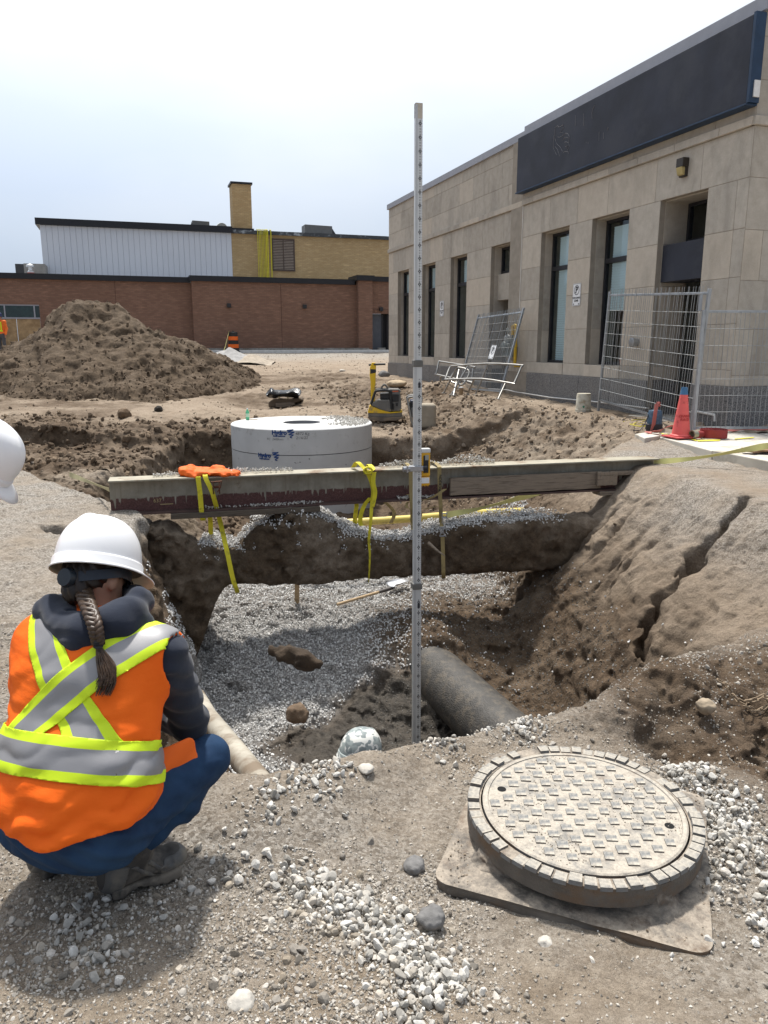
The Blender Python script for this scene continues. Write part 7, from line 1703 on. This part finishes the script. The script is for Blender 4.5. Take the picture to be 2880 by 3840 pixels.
def bodyf(P):
    d = U([torso(P, -.03), legs(P, -.022), arms(P, -.018), cap(P, J['nk'], J['hd']-np.array([.01, -.0, .05]), .052, .050)], .02)
    d = smin(d, head_field(P, HM), .02)
    for s, wst, el, sg in ((1, 'rw', 're', 1), (-1, 'lw', 'le', -1)): d = smin(d, hand_field(P, J[wst]+nrm(J[wst]-J[el])*.0, J[wst]-J[el], (0, 0, 1), sg), .012)
    return d
lo, hi = bounds(allp, .18); sdf_obj('body', bodyf, lo, hi, .0085, SKIN, wm_, ORG)
# jeans
JEAN = cloth('denim', (.010, .028, .068), (.024, .062, .130), 420., .85, .8)
pelv = lambda P: U([ell(P, J['pel']-spn*.012, (.205, .170, .135), A3), ell(P, J['rh']-np.array([.015, .05, -.02]), (.110, .11, .098)), ell(P, J['lh']-np.array([-.005, .05, -.02]), (.110, .11, .098))], .05)
def jeanf(P):
    wcut = (P[0]-J['wa'][0])*spn[0]+(P[1]-J['wa'][1])*spn[1]+(P[2]-J['wa'][2])*spn[2]-.02
    d = smin(smax(pelv(P), wcut, .01), legs(P, .006), .035)
    fold = fbm(P[0]*1.0, P[1], P[2], 9., 3, 501); kn = np.exp(-((P[0]-J['rk'][0])**2+(P[1]-J['rk'][1])**2+(P[2]-J['rk'][2])**2)/.03)
    wr = np.sin((P[0]*.55+P[1]*.45+P[2]*1.1)*95+4*fold)
    return d+.006*fold-.0028*wr*(1-kn*.7)
lo, hi = bounds([J[k] for k in ('pel', 'rh', 'lh', 'rk', 'lk', 'ra', 'la')], .25); jeans = sdf_obj('jeans', jeanf, lo, hi, .0075, JEAN, wm_, ORG)
# boots
for hl, te, an in (((214, 1942), (398, 1866), 'ra'), ((62, 1896), (170, 1850), 'la')):
    a, b_ = atZ(hl[0]*1.736, hl[1]*1.736, .0), atZ(te[0]*1.736, te[1]*1.736, .0)
    add_boot(wm_, ORG, a, b_, max(gz(a[0], a[1]), gz(b_[0], b_[1]))-.004, BOOT, SOLE, J[an], True)
# hoodie
HOOD = cloth('navy_fleece', (.016, .020, .033), (.026, .032, .048), 300., .97, .8, .15)
HP = [(122, 1315, 2.33), (142, 1345, 2.22), (185, 1362, 2.15), (235, 1352, 2.15), (278, 1326, 2.19), (298, 1298, 2.27), (290, 1290, 2.40), (230, 1305, 2.48), (155, 1300, 2.42)]
HPw = [W(*q) for q in HP]; HR = [.034, .044, .052, .048, .042, .036, .032, .032, .032]
def hoodf(P):
    ds = [cap(P, HPw[i], HPw[(i+1) % 9], HR[i], HR[(i+1) % 9]) for i in range(9)]
    ds += [cap(P, W(150, 1352, 2.19), W(185, 1378, 2.13), .052, .044), cap(P, W(185, 1378, 2.13), W(262, 1350, 2.15), .044, .040), cap(P, W(262, 1350, 2.15), W(312, 1345, 2.20), .040, .022), cap(P, W(108, 1318, 2.27), W(150, 1372, 2.16), .045, .046)]
    d = U(ds, .028)
    f_ = fbm(P[0], P[1], P[2], 6., 3, 511)
    d = d+.010*f_-.008*np.abs(np.sin((P[0]*.7+P[2]*1.3)*24+3*f_))
    d = smax(d, -U([cap(P, W(205, 1300, 2.24), W(215, 1230, 2.30), .052, .07), cap(P, W(150, 1325, 2.19), W(250, 1322, 2.17), .010, .010)], .02), .018)
    d = smin(d, U([torso(P, -.004), arms(P, .006)], .04)+.007*f_-.0045*np.sin((P[2]*1.3+P[0]*.6)*60+5*f_), .022)
    return smax(d, (J['pel'][0]-P[0])*spn[0]+(J['pel'][1]-P[1])*spn[1]+(J['pel'][2]-P[2])*spn[2]-.03, .01)
lo, hi = bounds([J[k] for k in ('pel', 'ls', 'rs', 'nk', 'le', 're', 'rw', 'lw')]+HPw, .16); hoodie = sdf_obj('hoodie', hoodf, lo, hi, .0075, HOOD, wm_, ORG)
# vest
HEM0, HEM1, HEM2 = W(-40, 1785, 2.0), W(180, 1798, 1.88), W(345, 1720, 2.02)
hn = nrm(np.cross(HEM1-HEM0, HEM2-HEM1)); 
hemn = nrm(J['pel']-J['wa']+np.array([.0, .0, 0]))
def vestf(P):
    o = .022
    d = U([ell(P, J['chs'], (.232, .150, .23), A3), ell(P, J['wa']-spn*.02, (.248, .168, .20), A3), ell(P, J['pel']-spn*.02, (.262, .205, .17), A3), cap(P, J['ls']+sax*.02, J['rs']-sax*.02, .080, .082), ell(P, (J['ls']+J['chs'])/2-sax*.015, (.13, .11, .15), A3), cap(P, J['nk']-spn*.06, J['chs'], .05, .13)], .07)
    f_ = fbm(P[0], P[1], P[2], 4.5, 3, 521); f2 = fbm(P[0]*.6, P[1]*.6, P[2]*1.6, 11., 2, 531)
    low = sst(J['chs'][2]+.02, J['wa'][2]-.12, P[2])
    d = d+.009*f_+(.004+.009*low)*f2-.004*np.abs(np.sin((P[0]*.5-P[2]*1.2)*38+6*f_))*(.4+low)
    for s, w_, e_ in (('rs', sax, 're'),):
        dirn = nrm(J[e_]-J[s]); d = smax(d, -cap(P, J[s]+w_*.045+dirn*.01, J[s]+w_*.07+dirn*.40, .072, .085), .012)
    hz_ = (P[0]-HEM1[0])*-spn[0]*.0+(P[2]-(HEM1[2]+(P[0]-HEM1[0])*.17*(P[0] > HEM1[0])+.012*np.sin(P[0]*22)))
    return smax(d, -hz_, .008)
lo, hi = bounds([J[k] for k in ('pel', 'ls', 'rs', 'nk')]+[HEM0, HEM1, HEM2], .22)
VORG = cloth('vest_orange', (.80, .115, .006), (.86, .15, .010), 260., .7, 1.)
vest = sdf_obj('vest', vestf, lo, hi, .0075, VORG, wm_, ORG)
# reflective tape, cut from the vest surface
LIMEY = M('tape_lime', (.56, .74, .012), .6, var=.05, bump=.2, bscale=300, bdist=.001); SILV = M('tape_silver', (.255, .252, .26), .5, .2, var=.06, scale=12, bump=.2, bscale=300, bdist=.001)
bm0 = bmesh.new(); bm0.from_mesh(vest.data); bm0.normal_update(); bvh = BVHTree.FromBMesh(bm0)
camL = Vector(CAM-ORG)
def hit(vx, vy):
    d = Vector(ray(vx*1.736, vy*1.736)).normalized(); h = bvh.ray_cast(camL, d)
    return h[0] if h[0] is not None else camL+d*2.4
def tape_band(pa, pb, hw, inn, off, back=True, lim=None):
    bm = bm0.copy(); A_, B_ = pa, pb; n_ = Vector(bkn) if back else Vector(bkn)
    u_ = (B_-A_).normalized(); pn = u_.cross(n_).normalized()
    for s in (hw, -hw):
        geom = bm.verts[:]+bm.edges[:]+bm.faces[:]; bmesh.ops.bisect_plane(bm, geom=geom, plane_co=A_+pn*s, plane_no=pn*(1 if s > 0 else -1), clear_outer=True)
    for s in (inn, -inn): bmesh.ops.bisect_plane(bm, geom=bm.verts[:]+bm.edges[:]+bm.faces[:], plane_co=A_+pn*s, plane_no=pn)
    if lim:
        for co, no in lim: bmesh.ops.bisect_plane(bm, geom=bm.verts[:]+bm.edges[:]+bm.faces[:], plane_co=co, plane_no=no, clear_outer=True)
    bm.normal_update()
    if back: bmesh.ops.delete(bm, geom=[f for f in bm.faces if f.normal.dot(n_) < -.05], context='FACES')
    bm.normal_update()
    for f in bm.faces: f.material_index = 1 if abs((f.calc_center_median()-A_).dot(pn)) < inn else 0; f.smooth = True
    nv_ = {v.index: v.normal.copy() for v in bm.verts}
    for v in bm.verts: v.co += v.normal*off
    me = bpy.data.meshes.new('reflective_tape'); bm.to_mesh(me); bm.free(); o = link('reflective_tape', me, [LIMEY, SILV], vest)
    s_ = o.modifiers.new('s', 'SOLIDIFY'); s_.thickness = .002; s_.offset = -1; return o
Hl, Hr = hit(12, 1617), hit(300, 1649); hu = (Hr-Hl).normalized(); hpn = hu.cross(Vector(bkn)).normalized()
if hpn.z < 0: hpn = -hpn
tape_band(Hl, Hr, .058, .031, .0055, False)
above = [(Hl+hpn*.055, -hpn)]
tape_band(hit(95, 1335), hit(188, 1590), .056, .030, .0030, True, above)
tape_band(hit(60, 1570), hit(330, 1372), .056, .030, .0050, True, above)
# front panel of the vest over the right thigh
fl = W(376, 1654, 2.14); fax = (nrm([.75, .66, .1]), nrm([.55, -.66, .25]), None); fax = (fax[0], nrm(fax[1]-np.dot(fax[1], fax[0])*fax[0]), nrm(np.cross(fax[0], nrm(fax[1]-np.dot(fax[1], fax[0])*fax[0]))))
def flapf(P):
    q = [(P[0]-fl[0])*a[0]+(P[1]-fl[1])*a[1]+(P[2]-fl[2])*a[2] for a in fax]
    e_ = np.sqrt(np.maximum(np.abs(q[0])-.055, 0)**2+np.maximum(np.abs(q[2])-.035, 0)**2)-.030; th = np.abs(q[1]+.8*q[0]**2+.010*np.sin(q[2]*40+q[0]*20))-.006
    return smax(e_, th, .006)
sdf_obj('vest_front_flap', flapf, fl-.16, fl+.16, .005, ORNG, vest, ORG)
# hair, braid
def hairf(P):
    inv = np.array(HM.inverted()); q = [inv[i, 0]*P[0]+inv[i, 1]*P[1]+inv[i, 2]*P[2]+inv[i, 3] for i in range(3)]
    d = U([ell(q, (0, -.016, .026), (.083, .102, .098)), ell(q, (0, -.075, -.055), (.040, .038, .05))], .03)+.003*np.sin(q[0]*260+q[2]*60)
    face = q[1]-.030-.35*np.maximum(q[2], 0)+.12*np.maximum(-q[2], 0); d = smax(d, face, .01); d = smax(d, -(q[2]+.125), .02)
    for s in (-1, 1): d = smax(d, -ell(q, (s*.086, -.004, -.022), (.022, .026, .036)), .01)
    nk = smax(q[1]+.02, -(q[2]+.045), .01); return np.where(q[2] < -.045, smax(d, q[1]+.045, .01), d)
sdf_obj('hair', hairf, J['hd']-.17, J['hd']+.17, .006, HAIR, wm_, ORG)
bmh = bmesh.new(); bmh.from_mesh(hoodie.data); bvh2 = BVHTree.FromBMesh(bmh)
def hit2(vx, vy, lift):
    d = Vector(ray(vx*1.736, vy*1.736)).normalized(); hs = [h for h in (bvh2.ray_cast(camL, d), bvh.ray_cast(camL, d)) if h[0] is not None]
    p = min(hs, key=lambda h: h[3])[0] if hs else camL+d*2.2
    return p-d*lift
br = [vv(W(180, 1276, 2.235))-Vector(ORG), vv(W(186, 1296, 2.185))-Vector(ORG), hit2(195, 1322, .020), hit2(204, 1348, .022), hit2(209, 1372, .022), hit2(212, 1390, .020)]
bp_ = smooth_pts(br, 10); brd = empty('x', 'x', 'x'); bpy.data.objects.remove(brd)
bm_o = MB(); nb = len(bp_)
for s in range(3):
    pts = []
    for i, c in enumerate(bp_):
        t = i/(nb-1); ph = t*math.pi*8.5+s*2*math.pi/3; r = .0145*(1-.3*t); pts.append(c+Vector((math.sin(ph)*r*1.15, math.sin(2*ph)*r*.55, math.cos(ph)*r*.25)))
    bm_o.tube(pts, [.0125*(1-.3*i/(nb-1)) for i in range(nb)], 8)
braid = bm_o.build('braid', HAIRL, wm_, smooth=60)
eb = MB(); e0, e1 = bp_[-3], hit2(213, 1393, .022)
for k in range(4): c = hit2(210.5+k*.7, 1383+k*4.0, .023); eb.lathe([(.011, -.0035), (.0145, 0), (.011, .0035)], c, 14, rot=Matrix.Rotation(.3, 3, 'X'))
eb.build('hair_tie', M('tie_black', (.012, .012, .014), .7), braid, smooth=60)
tl = MB(); rt = random.Random(4); t0 = hit2(213, 1398, .022)
for k in range(130):
    a = rt.uniform(0, 6.28); rr = rt.random()**.5; ex_ = rt.uniform(-1, 1); Lk = rt.uniform(.72, 1.05)
    pts = [t0+Vector((.008*rr*math.cos(a), .006*rr*math.sin(a), 0))]
    for vx, vy, sp in ((221, 1422, 13), (230, 1450, 19), (232, 1475, 18), (222, 1500, 15)):
        yy = 1398+(vy-1398)*Lk; pts.append(hit2(vx+ex_*sp*(1 if vy < 1480 else 1.1), yy, .010+.014*rt.random()))
    pp = smooth_pts(pts, 4); tl.tube(pp, [.0028*(1-.75*i/(len(pp)-1)) for i in range(len(pp))], 5)
tl.build('hair_tail', HAIRL, braid, smooth=60)
for k in range(1): pass
hat_w = helmet(wm_, HM @ Matrix.Translation((0, -.004, .050)) @ Matrix.Rotation(math.radians(6), 4, 'X'), HATW, ORG, 1.02)
# safety glasses
gb = MB(); 
for s in (-1, 1):
    pts = [HM @ Vector((s*.080, -.005, .006))-Vector(ORG), HM @ Vector((s*.078, .06, .012))-Vector(ORG), HM @ Vector((s*.060, .098, .008))-Vector(ORG)]; gb.tube(pts, .003, 6)
gb.ribbon([HM @ Vector((.070*math.sin(a), .035+.078*math.cos(a), .006))-Vector(ORG) for a in [x_*.15 for x_ in range(-7, 8)]], HM.to_3x3() @ Vector((0, 0, .034)), .003)
gb.build('sunglasses', M('dark_lens', (.01, .01, .012), .1), wm_, smooth=50)

# ------------------------------------------------------------------ other people
def simple_person(label, Jd, top, bottom, hat, h, facing, hm, hoff=(0, .004, .052), boots=True, arms_up=None, extra=None):
    """Jd: world joints rs ls re le rw lw rh lh rk lk ra la nk hd pel"""
    org = np.array([(Jd['ra'][0]+Jd['la'][0])/2, (Jd['ra'][1]+Jd['la'][1])/2, min(Jd['ra'][2], Jd['la'][2])-.08]); e = empty('person', label, 'person', tuple(org))
    sx = nrm(Jd['rs']-Jd['ls']); ch = (Jd['rs']+Jd['ls'])/2-np.array([0, 0, .0])+(Jd['pel']-Jd['nk'])*.28; sp = nrm(Jd['nk']-Jd['pel']); bk = nrm(np.cross(sp, sx)); ax = (sx, bk, nrm(np.cross(sx, bk)))
    def tor(P, o): return U([ell(P, ch, (.165+o, .115+o, .19), ax), ell(P, (ch+Jd['pel'])/2, (.15+o, .11+o, .18), ax), ell(P, Jd['pel'], (.17+o, .125+o, .13), ax), cap(P, Jd['ls'], Jd['rs'], .06+o, .06+o), cap(P, Jd['nk'], ch, .06+o, .09+o)], .06)
    def leg(P, o): return np.minimum(*[U([cap(P, Jd[a], Jd[b_], .088+o, .06+o), cap(P, Jd[b_], Jd[c], .06+o, .044+o)], .03) for a, b_, c in (('rh', 'rk', 'ra'), ('lh', 'lk', 'la'))])
    def arm(P, o): return np.minimum(*[U([cap(P, Jd[a], Jd[b_], .055+o, .045+o), cap(P, Jd[b_], Jd[c], .045+o, .032+o)], .02) for a, b_, c in (('rs', 're', 'rw'), ('ls', 'le', 'lw'))])
    lo, hi = bounds(Jd.values(), .2)
    def bf(P):
        d = U([tor(P, -.02), leg(P, -.015), arm(P, -.008), cap(P, Jd['nk'], Jd['hd']-np.array([0, 0, .03]), .052, .05)], .02); d = smin(d, head_field(P, hm), .02)
        for w_, el, sg in (('rw', 're', 1), ('lw', 'le', -1)): d = smin(d, hand_field(P, Jd[w_], Jd[w_]-Jd[el], (0, 0, 1), sg), .012)
        return d
    sdf_obj('body', bf, lo, hi, h, SKIN, e, org)
    fl_ = lambda P: fbm(P[0], P[1], P[2], 7., 2, 541)
    sdf_obj('shirt', lambda P: smax(U([tor(P, .012), arm(P, .012)], .04)+.008*fl_(P), (Jd['pel'][0]-P[0])*sp[0]+(Jd['pel'][1]-P[1])*sp[1]+(Jd['pel'][2]-P[2])*sp[2]-.06, .01), lo, hi, h, top, e, org)
    sdf_obj('trousers', lambda P: smax(U([leg(P, .012), ell(P, Jd['pel'], (.18, .14, .14), ax)], .04)+.008*fl_(P), (P[0]-Jd['pel'][0])*sp[0]+(P[1]-Jd['pel'][1])*sp[1]+(P[2]-Jd['pel'][2])*sp[2]-.08, .01), lo, hi, h, bottom, e, org)
    if boots:
        for a in ('ra', 'la'):
            p = Jd[a]; add_boot(e, org, p[:2]-np.array(facing)*.07, p[:2]+np.array(facing)*.21, p[2]-.09, BOOT, SOLE, p)
    helmet(e, hm @ Matrix.Translation(hoff), hat, org, 1.0); return e, org
def jt(base, **kw): return {k: np.array(base)+np.array(v) for k, v in kw.items()}
# stooping person at the left edge: only the hard hat and part of the face are in the picture
g0 = gz(-1.95, 2.65)
J2 = jt((-2.15, 2.95, g0), ra=(-.05, -.16, .09), la=(.02, .16, .09), rk=(.02, -.15, .50), lk=(.08, .15, .50), rh=(-.10, -.10, .90), lh=(-.10, .10, .90), pel=(-.10, 0, .93), rs=(.26, -.19, 1.24), ls=(.26, .19, 1.24), nk=(.33, 0, 1.27), re=(.24, -.24, .95), le=(.24, .24, .95), rw=(.16, -.18, .70), lw=(.18, .18, .70), hd=(.47, 0, 1.30))
hd2 = W(-60, 1000, 2.95); J2['hd'] = hd2; J2['nk'] = hd2+np.array([-.13, 0, -.03])
hm2 = head_mat(hd2, math.radians(84), math.radians(50), 0)
J2['rs'] = J2['nk']+np.array([-.06, -.19, -.02]); J2['ls'] = J2['nk']+np.array([-.06, .19, -.02])
p2, o2 = simple_person('stooping person in white hard hat at the left edge, mostly outside the picture', J2, ORNG, JEAN, HATW, .014, (1, 0), hm2)
# person down in the pit, only the camouflage hard hat shows over the edge
m_, t_, pp_ = newmat('camouflage_shell'); N_ = NT(t_); v_ = N_.obj()
k1 = N_.ramp(N_.noise(v_, 18., 1, .4), .50, .52); k2 = N_.ramp(N_.noise(v_, 27., 1, .4), .56, .58)
t_.links.new(N_.mix(k2, N_.mix(k1, (.30, .34, .33), (.66, .66, .62)), (.21, .24, .24)), pp_.inputs['Base Color']); pp_.inputs['Roughness'].default_value = .4
hp = W(774, 1600, 4.30); gp = gz(hp[0], 4.5); base3 = np.array([hp[0], 4.45, gp])
J3 = jt(base3, ra=(.14, .05, .09), la=(-.16, .05, .09), rk=(.22, .30, .42), lk=(-.22, .30, .42), rh=(.10, -.02, .42), lh=(-.10, -.02, .42), pel=(0, -.02, .45), rs=(.19, .03, .86), ls=(-.19, .03, .86), nk=(0, .02, .92), re=(.25, .22, .66), le=(-.25, .22, .66), rw=(.12, .42, .58), lw=(-.12, .42, .58), hd=(0, .02, 1.05))
hz3 = hp[2]-.14; dz3 = hz3-J3['hd'][2]
for k in ('rs', 'ls', 'nk', 'hd', 're', 'le', 'rw', 'lw'): J3[k] = J3[k]+np.array([0, 0, dz3*.9])
J3['hd'] = np.array([hp[0], hp[1]+.02, hz3]); J3['nk'] = J3['hd']-np.array([0, -.06, .16])
hm3 = head_mat(J3['hd'], math.radians(48), math.radians(12), 0)
simple_person('person down in the pit whose grey camouflage hard hat shows above the near edge', J3, M('grey_shirt', (.10, .10, .11), .9), JEAN, m_, .016, (0, 1), hm3)
# far worker
fw = atY(10, 1305, 35.0); wz = float(base_h(np.array([fw[0]]), np.array([35.0]))[0]); bs = np.array([fw[0], 35.0, wz-.02])
J4 = jt(bs, ra=(.10, 0, .09), la=(-.10, 0, .09), rk=(.10, -.02, .50), lk=(-.10, -.02, .50), rh=(.09, 0, .90), lh=(-.09, 0, .90), pel=(0, 0, .95), rs=(.19, 0, 1.45), ls=(-.19, 0, 1.45), nk=(0, 0, 1.50), re=(.25, .02, 1.16), le=(-.25, .02, 1.16), rw=(.24, -.1, .90), lw=(-.24, -.1, .90), hd=(0, -.02, 1.66))
hm4 = head_mat(J4['hd'], math.radians(190), 0, 0)
e4, o4 = simple_person('distant worker in orange shirt and dark blue hard hat by the plywood at far left', J4, M('orange_shirt', (.80, .16, .02), .7), M('grey_trousers', (.08, .08, .085), .9), M('hat_navy', (.02, .03, .09), .35), .028, (0, -1), hm4)
b = MB()
for s in (-1, 1): b.bx(s*.09-.025, s*.09+.025, -.135, -.128, 1.02, 1.44)
b.bx(-.15, .15, -.136, -.129, 1.02, 1.08); b.build('shirt_stripes', LIMEY, e4)
